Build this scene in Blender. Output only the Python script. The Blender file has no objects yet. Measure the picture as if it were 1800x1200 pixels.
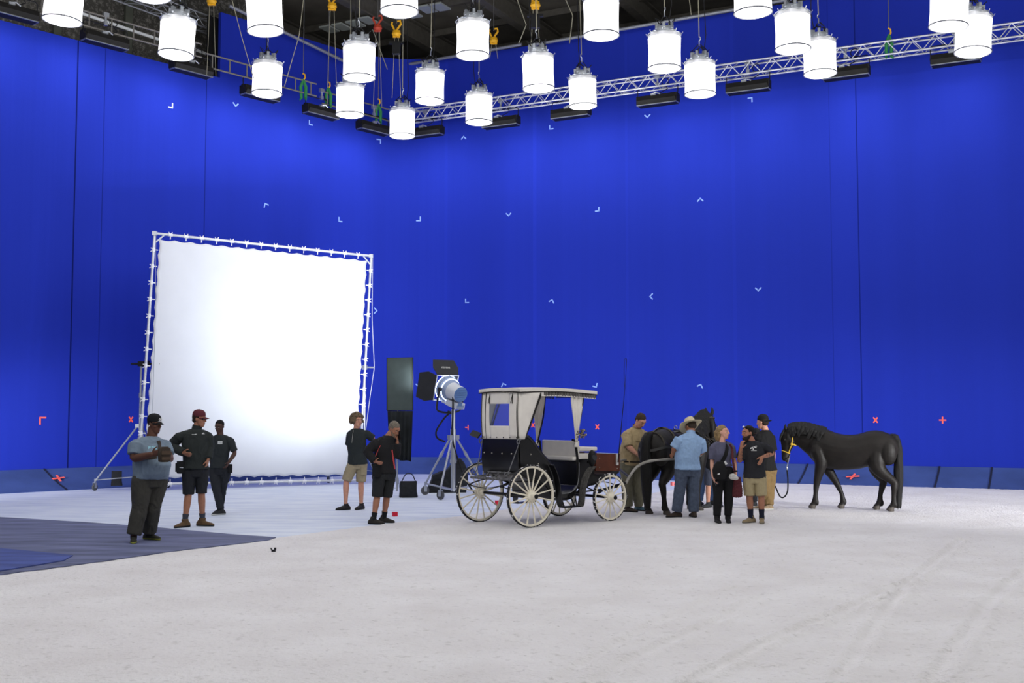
import bpy, math, random
import numpy as np
from mathutils import Vector, Matrix, Quaternion

# ---------------------------------------------------------------- camera, world, big lights, exposure
SC = bpy.context.scene
COL = SC.collection
FPX = 2000.0; TH = math.atan(130/2000); CAMH = 1.8
CT, ST = math.cos(TH), math.sin(TH)
cd = bpy.data.cameras.new('camera'); cam = bpy.data.objects.new('camera', cd); COL.objects.link(cam)
cam.location = (0, 0, CAMH); cam.rotation_euler = (math.pi/2 + TH, 0, 0)
cd.sensor_width = 36; cd.lens = 36*FPX/1800; cd.clip_end = 300
SC.camera = cam
SC.view_settings.view_transform = 'Standard'; SC.view_settings.look = 'None'
SC.view_settings.gamma = 1; SC.view_settings.use_curve_mapping = False
SC.view_settings.exposure = -1.2
wd = bpy.data.worlds.new('world'); SC.world = wd; wd.use_nodes = True
wd.node_tree.nodes['Background'].inputs[0].default_value = (0.85, 0.92, 1.0, 1)
wd.node_tree.nodes['Background'].inputs[1].default_value = 0.22
SILK_EMIT = 2.9           # radiance of the silk of the hanging space lights
DRUM_W = 165.0            # watts of the lamp of each hanging space light
WASH_W = 72.0             # watts of each wall wash lamp
SPACE_W = 520.0           # lamps of the same rig that hang behind the camera
HMI_W = 4700.0
def lamp(name, kind, loc, power, color=(1, 1, 1), radius=0.4, rot=None, size=None):
    l = bpy.data.lights.new(name, kind); o = bpy.data.objects.new(name, l); COL.objects.link(o)
    o.location = loc; l.energy = power; l.color = color
    if kind in ('POINT', 'SPOT'): l.shadow_soft_size = radius
    if kind == 'AREA':
        l.shape = 'RECTANGLE'; l.size = size[0]; l.size_y = size[1]
    if rot is not None: o.rotation_euler = rot
    return o
for ix in range(5):
    for iy in range(4):
        lamp('space_lamp', 'POINT', (-9.5 + 4.6*ix, 3.5 + 4.6*iy - (2.3 if ix % 2 else 0), 10.0), SPACE_W, (1.0, 0.985, 0.97), 0.4)

for x, y in ((13.5, 5), (13.5, 10), (13.5, 15), (13.5, 20), (17.5, 7), (17.5, 13), (17.5, 18.5), (-13.5, 6), (-13.5, 12), (-13.5, 17)):
    lamp('space_lamp', 'POINT', (x, y, 10.0), SPACE_W, (1.0, 0.985, 0.97), 0.4)

def aim(o, a, b): o.rotation_euler = (Vector(b)-Vector(a)).to_track_quat('-Z', 'Y').to_euler()
for a, b, w in (((18.5, 12.0, 2.6), (11.6, 28.2, .2), 21000), ((19.5, 9.5, 2.6), (4.5, 31.6, .2), 28000), ((17.5, 8.5, 2.6), (-1.8, 34.6, .2), 42000), ((-13.6, 14.0, 2.3), (-11.7, 27.9, .9), 24000)):      # unseen soft spots added beyond either edge to brighten the lower blue wall
    o = lamp('spot_beam', 'SPOT', a, w, (1, 1, 1), .7); aim(o, a, b); o.data.spot_size = math.radians(29 if a[0] > 0 else 25); o.data.spot_blend = 1.0

# ---------------------------------------------------------------- projection (pixels of the 1800x1200 photograph -> points of the place)
def ray(px, py):
    dx = (px-900)/FPX; dz = (600-py)/FPX
    return np.array([dx, CT-ST*dz, ST+CT*dz])
CAM0 = np.array([0, 0, CAMH])
def P(px, py, Y):
    r = ray(px, py); return CAM0 + r*(Y/r[1])
def G(px, py, z=0.0):
    r = ray(px, py); return CAM0 + r*((z-CAMH)/r[2])
def onplane(px, py, p0, n):
    r = ray(px, py); p0 = np.array(p0, float); n = np.array(n, float)
    return CAM0 + r*(np.dot(p0-CAM0, n)/np.dot(r, n))
def nrm(v):
    v = np.array(v, float); return v/(np.linalg.norm(v)+1e-12)

# ---------------------------------------------------------------- materials
def lin(h):
    if isinstance(h, str):
        h = h.lstrip('#'); c = [int(h[i:i+2], 16)/255 for i in (0, 2, 4)]
        return tuple((x/12.92 if x <= .04045 else ((x+.055)/1.055)**2.4) for x in c)
    return tuple(h)
def mat(name, col, rough=.7, metal=0., var=.0, scale=20., bump=0., bscale=60., emit=0., spec=.3, alpha=None, sheen=0.):
    m = bpy.data.materials.new(name); m.use_nodes = True
    nt = m.node_tree; b = nt.nodes['Principled BSDF']; c = lin(col)
    b.inputs['Base Color'].default_value = (*c, 1); b.inputs['Roughness'].default_value = rough
    b.inputs['Metallic'].default_value = metal; b.inputs['Specular IOR Level'].default_value = spec
    if sheen: b.inputs['Sheen Weight'].default_value = sheen
    tc = nt.nodes.new('ShaderNodeTexCoord')
    if var:
        n = nt.nodes.new('ShaderNodeTexNoise'); n.inputs['Scale'].default_value = scale; n.inputs['Detail'].default_value = 5
        nt.links.new(tc.outputs['Object'], n.inputs['Vector'])
        r = nt.nodes.new('ShaderNodeValToRGB')
        r.color_ramp.elements[0].position = .3; r.color_ramp.elements[1].position = .7
        r.color_ramp.elements[0].color = (*[x*(1-var) for x in c], 1)
        r.color_ramp.elements[1].color = (*[min(1, x*(1+var)) for x in c], 1)
        nt.links.new(n.outputs['Fac'], r.inputs['Fac']); nt.links.new(r.outputs['Color'], b.inputs['Base Color'])
    if bump:
        n = nt.nodes.new('ShaderNodeTexNoise'); n.inputs['Scale'].default_value = bscale; n.inputs['Detail'].default_value = 4
        nt.links.new(tc.outputs['Object'], n.inputs['Vector'])
        bp = nt.nodes.new('ShaderNodeBump'); bp.inputs['Strength'].default_value = bump; bp.inputs['Distance'].default_value = .02
        nt.links.new(n.outputs['Fac'], bp.inputs['Height']); nt.links.new(bp.outputs['Normal'], b.inputs['Normal'])
    if emit:
        b.inputs['Emission Color'].default_value = (*c, 1); b.inputs['Emission Strength'].default_value = emit
    return m
M = {}
def mm(key, *a, **k):
    if key not in M: M[key] = mat(key, *a, **k)
    return M[key]

# ---------------------------------------------------------------- mesh building
def orth(d):
    d = nrm(d); a = np.array([0, 0, 1.]) if abs(d[2]) < .9 else np.array([1., 0, 0])
    s = nrm(np.cross(d, a)); return s, np.cross(s, d)
class MB:
    def __init__(s): s.v = []; s.f = []; s.mi = []; s.n = 0
    def add(s, v, f, mi=0):
        v = np.asarray(v, float); s.v.append(v)
        for q in f: s.f.append(tuple(i+s.n for i in q)); s.mi.append(mi)
        s.n += len(v); return s
    def box(s, c, size, ax=None, mi=0):
        c = np.array(c, float); h = np.array(size, float)/2
        A = np.eye(3) if ax is None else np.array(ax, float)
        v = [c + A[0]*h[0]*x + A[1]*h[1]*y + A[2]*h[2]*z for z in (-1, 1) for y in (-1, 1) for x in (-1, 1)]
        return s.add(v, [(0, 2, 3, 1), (4, 5, 7, 6), (0, 1, 5, 4), (2, 6, 7, 3), (0, 4, 6, 2), (1, 3, 7, 5)], mi)
    def rings(s, R, caps=True, mi=0, closed=False):
        R = [np.asarray(r, float) for r in R]; n = len(R[0]); k = len(R); v = np.concatenate(R); f = []
        for i in range(k if closed else k-1):
            j = (i+1) % k
            for a in range(n):
                b = (a+1) % n; f.append((i*n+a, i*n+b, j*n+b, j*n+a))
        if caps and not closed:
            f.append(tuple(range(n-1, -1, -1))); f.append(tuple((k-1)*n+a for a in range(n)))
        return s.add(v, f, mi)
    def tube(s, pts, r, n=8, caps=True, mi=0, closed=False, round_=False):
        pts = [np.array(p, float) for p in pts]; k = len(pts)
        rs = [r]*k if np.isscalar(r) else list(r)
        if round_:
            d0 = nrm(pts[0]-pts[1]); d1 = nrm(pts[-1]-pts[-2]); a0, a1 = rs[0], rs[-1]
            pts = [pts[0]+d0*a0*.95, pts[0]+d0*a0*.7] + pts + [pts[-1]+d1*a1*.7, pts[-1]+d1*a1*.95]
            rs = [a0*.3, a0*.72] + rs + [a1*.72, a1*.3]; k += 4
        T = []
        for i in range(k):
            a = pts[i-1] if (i > 0 or closed) else pts[i]; b = pts[(i+1) % k] if (i < k-1 or closed) else pts[i]
            T.append(nrm(b-a))
        u, w = orth(T[0]); R = []
        for i in range(k):
            u = nrm(u - T[i]*np.dot(u, T[i])); w = np.cross(T[i], u)
            R.append([pts[i] + rs[i]*(math.cos(t)*u + math.sin(t)*w) for t in np.linspace(0, 2*math.pi, n, endpoint=False)])
        return s.rings(R, caps, mi, closed)
    def lathe(s, prof, n=24, o=(0, 0, 0), ax=(0, 0, 1), mi=0, caps=True, closed=False):
        o = np.array(o, float); d = nrm(ax); u, w = orth(d)
        R = [[o + d*z + r*(math.cos(t)*u + math.sin(t)*w) for t in np.linspace(0, 2*math.pi, n, endpoint=False)] for r, z in prof]
        return s.rings(R, caps, mi, closed)
    def ell(s, c, r, ax=None, n=16, k=10, mi=0):
        c = np.array(c, float); A = np.eye(3) if ax is None else np.array(ax, float)
        R = []
        for i in range(k+1):
            t = -math.pi/2 + math.pi*i/k; t = max(-1.45, min(1.45, t))
            R.append([c + A[0]*r[0]*math.cos(t)*math.cos(p) + A[1]*r[1]*math.cos(t)*math.sin(p) + A[2]*r[2]*math.sin(t)
                      for p in np.linspace(0, 2*math.pi, n, endpoint=False)])
        return s.rings(R, True, mi)
    def prism(s, poly, d, o=(0, 0, 0), ax=None, mi=0):
        """2-D polygon in axes ax[0],ax[1], extruded d along ax[2] (both ways d/2)"""
        o = np.array(o, float); A = np.eye(3) if ax is None else np.array(ax, float)
        n = len(poly); v = [o + A[0]*x + A[1]*y + A[2]*z for z in (-d/2, d/2) for x, y in poly]
        f = [tuple(range(n-1, -1, -1)), tuple(range(n, 2*n))] + [(i, (i+1) % n, n+(i+1) % n, n+i) for i in range(n)]
        return s.add(v, f, mi)
    def sheet(s, grid, th, mi=0):
        """grid[i][j] of points -> a thin closed slab of thickness th"""
        g = np.asarray(grid, float); a, b = g.shape[:2]
        du = np.gradient(g, axis=0); dv = np.gradient(g, axis=1); nn = np.cross(du, dv)
        nn /= (np.linalg.norm(nn, axis=2, keepdims=True)+1e-9)
        v = np.concatenate([(g+nn*th/2).reshape(-1, 3), (g-nn*th/2).reshape(-1, 3)]); N = a*b; f = []
        for i in range(a-1):
            for j in range(b-1):
                q = (i*b+j, i*b+j+1, (i+1)*b+j+1, (i+1)*b+j); f.append(q[::-1]); f.append(tuple(N+x for x in q))
        bd = [(0*b+j) for j in range(b)] + [i*b+b-1 for i in range(1, a)] + [(a-1)*b+j for j in range(b-2, -1, -1)] + [i*b for i in range(a-2, 0, -1)]
        for i in range(len(bd)):
            p, q = bd[i], bd[(i+1) % len(bd)]; f.append((p, q, N+q, N+p))
        return s.add(v, f, mi)
    def verts(s): return np.concatenate(s.v) if s.v else np.zeros((0, 3))
    def mesh(s, name, inv=None):
        v = s.verts()
        if inv is not None:
            I = np.array(inv); v = v @ I[:3, :3].T + I[:3, 3]
        me = bpy.data.meshes.new(name); me.from_pydata(v.tolist(), [], s.f)
        if any(s.mi): me.polygons.foreach_set('material_index', s.mi)
        me.update(); return me
    def build(s, name, m, parent=None, smooth=True, angle=40):
        inv = WM[parent.name].inverted() if parent is not None else None
        return link(name, s.mesh(name, inv), m, parent, smooth, angle)
WM = {}
def link(name, me, m, parent=None, smooth=True, angle=40):
    for x in (m if isinstance(m, (list, tuple)) else [m]): me.materials.append(x)
    if smooth:
        me.polygons.foreach_set('use_smooth', [True]*len(me.polygons))
        if angle < 170: me.set_sharp_from_angle(angle=math.radians(angle))
    o = bpy.data.objects.new(name, me); COL.objects.link(o)
    if parent is not None:
        o.parent = parent; WM[o.name] = WM[parent.name]
    else: WM[o.name] = Matrix.Identity(4)
    return o
def tag(o, label=None, cat=None, group=None, kind=None):
    if label and len(label.replace('-', ' ').split()) > 16: print('LONG', len(label.split()), label)
    if label: o['label'] = label
    if cat: o['category'] = cat
    if group: o['group'] = group
    if kind: o['kind'] = kind
    return o
def root(name, loc, label, cat, group=None, rz=0):
    o = bpy.data.objects.new(name, None); COL.objects.link(o)
    o.location = loc; o.rotation_euler = (0, 0, rz); o.empty_display_size = .1
    WM[o.name] = Matrix.LocRotScale(Vector(loc), Quaternion((0, 0, 1), rz), None)
    return tag(o, label, cat, group)
def rebase(o, loc):
    """put a one-mesh thing's origin at loc, leaving it where it is"""
    v = np.zeros(len(o.data.vertices)*3); o.data.vertices.foreach_get('co', v)
    v = v.reshape(-1, 3)-np.array(loc); o.data.vertices.foreach_set('co', v.ravel()); o.data.update()
    o.location = loc; WM[o.name] = Matrix.Translation(Vector(loc)); return o
def copy_tree(o, parent=None):
    c = o.copy(); COL.objects.link(c)
    if parent is not None: c.parent = parent
    for ch in list(o.children): copy_tree(ch, c)
    return c
# smooth value noise, vectorised
def _hash(i, j, k, seed):
    h = (i*374761393 + j*668265263 + k*2147483647 + seed*1274126177) & 0xffffffff
    h = ((h ^ (h >> 13))*1274126177) & 0xffffffff
    return ((h ^ (h >> 16)) & 0xffff)/65535.0
def vnoise(p, seed=0):
    p = np.asarray(p, float); i = np.floor(p).astype(np.int64); f = p-i; f = f*f*(3-2*f); r = 0
    for a in (0, 1):
        for b in (0, 1):
            for c in (0, 1):
                w = (f[:, 0] if a else 1-f[:, 0])*(f[:, 1] if b else 1-f[:, 1])*(f[:, 2] if c else 1-f[:, 2])
                r = r + w*_hash(i[:, 0]+a, i[:, 1]+b, i[:, 2]+c, seed)
    return r
def fbm(p, seed=0, o=3):
    r = 0; a = .5
    for k in range(o): r = r + a*vnoise(np.asarray(p)*2**k, seed+k); a /= 2
    return r
def remesh(mb, voxel, smooth=4, fac=.5, name='m'):
    me = mb.mesh(name); o = bpy.data.objects.new('tmp', me); COL.objects.link(o)
    m = o.modifiers.new('r', 'REMESH'); m.mode = 'VOXEL'; m.voxel_size = voxel
    if smooth:
        k = o.modifiers.new('s', 'SMOOTH'); k.factor = fac; k.iterations = smooth
    bpy.context.view_layer.update()
    dg = bpy.context.evaluated_depsgraph_get()
    out = bpy.data.meshes.new_from_object(o.evaluated_get(dg)); out.name = name
    bpy.data.objects.remove(o); bpy.data.meshes.remove(me)
    return out
def co(me):
    v = np.zeros(len(me.vertices)*3); me.vertices.foreach_get('co', v); return v.reshape(-1, 3)
def nor(me):
    v = np.zeros(len(me.vertices)*3); me.vertex_normals.foreach_get('vector', v); return v.reshape(-1, 3)
def setco(me, v): me.vertices.foreach_set('co', np.asarray(v, float).ravel()); me.update()
def cen(me):
    v = np.zeros(len(me.polygons)*3); me.polygons.foreach_get('center', v); return v.reshape(-1, 3)
def shift(me, loc): setco(me, co(me)-np.array(loc))
def spline(pts, n):
    """Catmull-Rom through rows (any dimension), n samples"""
    p = np.asarray(pts, float); k = len(p)
    if k < 3:
        t = np.linspace(0, 1, n)[:, None]; return p[0]*(1-t)+p[-1]*t
    q = np.vstack([2*p[0]-p[1], p, 2*p[-1]-p[-2]]); out = []
    for t in np.linspace(0, k-1, n):
        i = min(int(t), k-2); f = t-i; a, b, c, d = q[i], q[i+1], q[i+2], q[i+3]
        out.append(.5*((2*b)+(-a+c)*f+(2*a-5*b+4*c-d)*f*f+(-a+3*b-3*c+d)*f**3))
    return np.array(out)

# ---------------------------------------------------------------- materials of the place
def wall_mat(name, c, seams, stripes):
    """blue cloth hung in widths: UV.x is metres along the wall, UV.y metres up"""
    m = bpy.data.materials.new(name); m.use_nodes = True; nt = m.node_tree; b = nt.nodes['Principled BSDF']
    b.inputs['Roughness'].default_value = .95; b.inputs['Specular IOR Level'].default_value = .08
    uv = nt.nodes.new('ShaderNodeUVMap'); sp = nt.nodes.new('ShaderNodeSeparateXYZ'); nt.links.new(uv.outputs[0], sp.inputs[0])
    mp = nt.nodes.new('ShaderNodeMapping'); mp.inputs['Scale'].default_value = (1.1, .02, 1); nt.links.new(uv.outputs[0], mp.inputs[0])
    n = nt.nodes.new('ShaderNodeTexNoise'); n.inputs['Scale'].default_value = 1.0; n.inputs['Detail'].default_value = 3; nt.links.new(mp.outputs[0], n.inputs['Vector'])
    r = nt.nodes.new('ShaderNodeValToRGB'); r.color_ramp.elements[0].position = .3; r.color_ramp.elements[1].position = .72
    r.color_ramp.elements[0].color = (*[x*.95 for x in c], 1); r.color_ramp.elements[1].color = (*[x*1.04 for x in c], 1)
    nt.links.new(n.outputs['Fac'], r.inputs['Fac']); cur = r.outputs['Color']
    for s, w, k in seams:
        a = nt.nodes.new('ShaderNodeMath'); a.operation = 'COMPARE'; a.inputs[1].default_value = s; a.inputs[2].default_value = w
        nt.links.new(sp.outputs['X'], a.inputs[0])
        mx = nt.nodes.new('ShaderNodeMix'); mx.data_type = 'RGBA'; nt.links.new(a.outputs[0], mx.inputs['Factor'])
        nt.links.new(cur, mx.inputs['A']); mx.inputs['B'].default_value = (*[x*k for x in c], 1); cur = mx.outputs['Result']
    nt.links.new(cur, b.inputs['Base Color'])
    n2 = nt.nodes.new('ShaderNodeTexNoise'); n2.inputs['Scale'].default_value = 35; nt.links.new(uv.outputs[0], n2.inputs['Vector'])
    mp2 = nt.nodes.new('ShaderNodeMapping'); mp2.inputs['Scale'].default_value = (1.7, .05, 1); nt.links.new(uv.outputs[0], mp2.inputs[0])
    n3 = nt.nodes.new('ShaderNodeTexNoise'); n3.inputs['Scale'].default_value = 1.3; nt.links.new(mp2.outputs[0], n3.inputs['Vector'])
    bp = nt.nodes.new('ShaderNodeBump'); bp.inputs['Strength'].default_value = .16; bp.inputs['Distance'].default_value = .1; nt.links.new(n3.outputs['Fac'], bp.inputs['Height'])
    bp2 = nt.nodes.new('ShaderNodeBump'); bp2.inputs['Strength'].default_value = .15; bp2.inputs['Distance'].default_value = .01
    nt.links.new(n2.outputs['Fac'], bp2.inputs['Height']); nt.links.new(bp.outputs[0], bp2.inputs['Normal']); nt.links.new(bp2.outputs[0], b.inputs['Normal'])
    return m
BLUE = (0.014, 0.030, 0.35)
# plan of the set: foot of the ramp, left leg, rounded corner, right leg
LEFT_A = np.array([-16.5, 20.95]); CORNER = np.array([-3.54, 35.75]); RIGHT_B = np.array([22., 22.75])
def fillet(off, R, nseg=14):
    d1 = (CORNER-LEFT_A)/np.linalg.norm(CORNER-LEFT_A); d2 = (RIGHT_B-CORNER)/np.linalg.norm(RIGHT_B-CORNER)
    n1 = np.array([-d1[1], d1[0]]); n2 = np.array([-d2[1], d2[0]])
    A = LEFT_A+n1*off; B = RIGHT_B+n2*off
    Mx = np.array([d1, -d2]).T; t = np.linalg.solve(Mx, B-A); C = A+d1*t[0]
    ang = math.acos(np.dot(d1, d2)); L = R*math.tan(ang/2)
    p1 = C-d1*L; p2 = C+d2*L; cc = p1-n1*R
    a0 = math.atan2(*(p1-cc)[::-1]); a1 = math.atan2(*(p2-cc)[::-1])
    while a1 > a0: a1 -= 2*math.pi
    arc = [cc+R*np.array([math.cos(a0+(a1-a0)*i/nseg), math.sin(a0+(a1-a0)*i/nseg)]) for i in range(nseg+1)]
    ln = [A+(p1-A)*i/10 for i in range(10)]; rn = [p2+(B-p2)*i/12 for i in range(1, 13)]
    return np.array(ln+arc+rn)
D1 = nrm([*(CORNER-LEFT_A), 0]); D2 = nrm([*(RIGHT_B-CORNER), 0])
N1 = np.array([-D1[1], D1[0], 0]); N2 = np.array([-D2[1], D2[0], 0])       # point away from the camera
RAMP = 1.2; ZUP = np.array([0, 0, 1.])
def onleft(px, py, off=RAMP): return onplane(px, py, np.array([*LEFT_A, 0])+N1*off, N1)
def onright(px, py, off=RAMP): return onplane(px, py, np.array([*CORNER, 0])+N2*off, N2)

def strip(path, z0, z1, th, name, m, back=None):
    """a standing wall along path with UVs in metres, thickness th outward"""
    path = np.asarray(path); k = len(path)
    s = np.concatenate([[0], np.cumsum(np.linalg.norm(np.diff(path, axis=0), axis=1))])
    t = np.gradient(path, axis=0); nn = np.stack([-t[:, 1], t[:, 0]], 1); nn /= np.linalg.norm(nn, axis=1, keepdims=True)
    out = path+nn*th; nz = 14; zz = np.linspace(z0, z1, nz); v = []; f = []; uvs = []
    for i in range(k):
        for j in range(nz): v.append((*path[i], zz[j])); uvs.append((s[i], zz[j]))
    for i in range(k):
        for j in (0, nz-1): v.append((*out[i], zz[j])); uvs.append((s[i], zz[j]))
    B = k*nz
    for i in range(k-1):
        for j in range(nz-1): f.append((i*nz+j, (i+1)*nz+j, (i+1)*nz+j+1, i*nz+j+1))
        f.append((B+2*i, B+2*i+1, B+2*i+3, B+2*i+2))
        f.append((i*nz+nz-1, (i+1)*nz+nz-1, B+2*i+3, B+2*i+1))
        f.append((i*nz, B+2*i, B+2*i+2, (i+1)*nz))
    f.append(tuple(range(nz))+(B+1, B)); e = (k-1)*nz
    f.append(tuple(range(e+nz-1, e-1, -1))+(B+2*(k-1), B+2*(k-1)+1))
    me = bpy.data.meshes.new(name); me.from_pydata(v, [], f); me.update()
    ul = me.uv_layers.new(name='UVMap'); vi = np.zeros(len(me.loops), int); me.loops.foreach_get('vertex_index', vi)
    ul.data.foreach_set('uv', np.array(uvs)[vi].ravel())
    o = link(name, me, m, None, True, 30); tag(o, kind='structure'); return o
def arclen(path, p):
    path = np.asarray(path); s = 0; best = (1e9, 0)
    for a, b in zip(path[:-1], path[1:]):
        d = b-a; L = np.linalg.norm(d); t = np.clip(np.dot(p[:2]-a, d)/L**2, 0, 1); q = np.linalg.norm(a+d*t-p[:2])
        if q < best[0]: best = (q, s+t*L)
        s += L
    return best[1]
def cutpath(path, s0, s1):
    path = np.asarray(path); s = np.concatenate([[0], np.cumsum(np.linalg.norm(np.diff(path, axis=0), axis=1))])
    at = lambda x: np.array([np.interp(x, s, path[:, 0]), np.interp(x, s, path[:, 1])])
    return np.array([at(s0)]+[p for p, q in zip(path, s) if s0+.01 < q < s1-.01]+[at(s1)])
WP = fillet(RAMP, 3.4)                       # face of the cloth walls
FP = fillet(0, 2.2)                          # foot of the ramp
split = arclen(WP, onleft(384, 300))
end = arclen(WP, np.array([*RIGHT_B, 0])+N2*RAMP)
lowpath = cutpath(WP, 0, split); highpath = cutpath(WP, split, end)
sl = lambda px, py=500: arclen(lowpath, onleft(px, py)); sr = lambda px, py=400: arclen(highpath, onright(px, py))
LOWTOP = float((onleft(0, 20)[2]+onleft(378, 147)[2])/2); HIGHTOP = float((onright(1450, 2)[2]+onright(700, 112)[2])/2)
wl = strip(lowpath, .0, LOWTOP, .12, 'wall_left', wall_mat('blue_cloth_left', BLUE, [(sl(128, 460), .02, .3), (sl(176), .014, .6), (sl(357), .014, .45)], []))
wr = strip(highpath, .0, HIGHTOP, .12, 'wall_right', wall_mat('blue_cloth_right', BLUE, [(sr(1509), .016, .5), (sr(1461), .012, .75), (sr(940), .06, 1.12), (sr(1102), .04, 1.07), (sr(785), .05, 1.08), (sr(1290), .05, 1.07)], []))
# the sloping kick panels at the foot of the wall
def ramp():
    mb = MB(); f1 = np.asarray(FP); s1 = np.concatenate([[0], np.cumsum(np.linalg.norm(np.diff(f1, axis=0), axis=1))])
    w1 = np.asarray(WP)-0; n = 120
    sF = np.concatenate([[0], np.cumsum(np.linalg.norm(np.diff(FP, axis=0), axis=1))]); sW = np.concatenate([[0], np.cumsum(np.linalg.norm(np.diff(WP, axis=0), axis=1))])
    A = [np.array([np.interp(t*sF[-1], sF, FP[:, 0]), np.interp(t*sF[-1], sF, FP[:, 1])]) for t in np.linspace(0, 1, n)]
    # nearest wall point of every foot point, so seams run square to the wall
    W = np.array([[np.interp(t*sW[-1], sW, WP[:, 0]), np.interp(t*sW[-1], sW, WP[:, 1])] for t in np.linspace(0, 1, 1500)])
    R = []
    for a in A:
        b = W[np.argmin(np.linalg.norm(W-a, axis=1))]; d = (b-a)/(np.linalg.norm(b-a))
        q = lambda t, z: (*(a+(b-a)*t), z)
        R.append([q(0, .0), q(0, .012), q(.3, .13), q(.62, .28), q(.97, .48), q(.97, 0)])
    mb.rings(R, True)
    return mb
RM = mat('blue_ramp_paint', (0.042, 0.072, 0.23), .8, 0, .18, 1.2, .1, 8, spec=.15)
rmp = ramp().build('baseboard_wall', RM, None, True, 20); tag(rmp, kind='structure')
# ramp seams: thin dark joints lying in the slope
def seam(p0, p1):
    mb = MB(); p0 = np.array(p0); p1 = np.array(p1); d = nrm(p1-p0); s = nrm(np.cross(d, [0, 0, 1])); u = np.cross(s, d)
    mb.box((p0+p1)/2+u*.004, (np.linalg.norm(p1-p0), .035, .012), (d, s, u)); return mb
DKB = mat('dark_joint', '#141a33', .9)
def rampseam(px, py, side):
    f = G(px, py, .01); n = N1 if side == 'l' else N2
    base = np.array([*LEFT_A, 0]) if side == 'l' else np.array([*CORNER, 0])
    f = f - n*np.dot(f-base, n); f[2] = .012
    q = lambda t, z: f+n*RAMP*t+np.array([0, 0, z])
    mb = MB(); pts = [q(0, .004), q(.3, .12), q(.62, .272), q(.965, .47)]
    for a, b in zip(pts[:-1], pts[1:]):
        a = np.array(a); b = np.array(b); d = nrm(b-a); s = nrm(np.cross(d, [0, 0, 1])); u = np.cross(s, d)
        mb.box((a+b)/2, (np.linalg.norm(b-a)+.01, .045, .02), (d, s, u))
    o = mb.build('trim_1', DKB, None, False); tag(o, kind='structure')
for px, py, sd in [(117, 861, 'l'), (1394, 852, 'r'), (712, 832, 'r'), (812, 834.5, 'r'), (1637, 859, 'r'), (1735, 861, 'r')]: rampseam(px, py, sd)

# floor: blue painted boards dusted white
def floor_mat():
    m = bpy.data.materials.new('dusted_blue_floor'); m.use_nodes = True; nt = m.node_tree; b = nt.nodes['Principled BSDF']
    b.inputs['Roughness'].default_value = .62; b.inputs['Specular IOR Level'].default_value = .3
    tc = nt.nodes.new('ShaderNodeTexCoord'); mp = nt.nodes.new('ShaderNodeMapping'); mp.inputs['Scale'].default_value = (.5, 2.2, 1)
    nt.links.new(tc.outputs['Object'], mp.inputs[0])
    n = nt.nodes.new('ShaderNodeTexNoise'); n.inputs['Scale'].default_value = 1.6; n.inputs['Detail'].default_value = 9; n.inputs['Roughness'].default_value = .65
    nt.links.new(mp.outputs[0], n.inputs['Vector'])
    r = nt.nodes.new('ShaderNodeValToRGB'); e = r.color_ramp.elements
    e[0].position = .32; e[0].color = (.52, .58, .74, 1); e[1].position = .6; e[1].color = (.72, .77, .86, 1)
    nt.links.new(n.outputs['Fac'], r.inputs[0]); nt.links.new(r.outputs[0], b.inputs['Base Color'])
    bp = nt.nodes.new('ShaderNodeBump'); bp.inputs['Strength'].default_value = .15; bp.inputs['Distance'].default_value = .01
    nt.links.new(n.outputs['Fac'], bp.inputs['Height']); nt.links.new(bp.outputs[0], b.inputs['Normal'])
    return m
fm = MB(); fm.box((3, 19, -.05), (60, 60, .1)); fl = fm.build('floor', floor_mat(), None, False); tag(fl, kind='structure')

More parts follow.
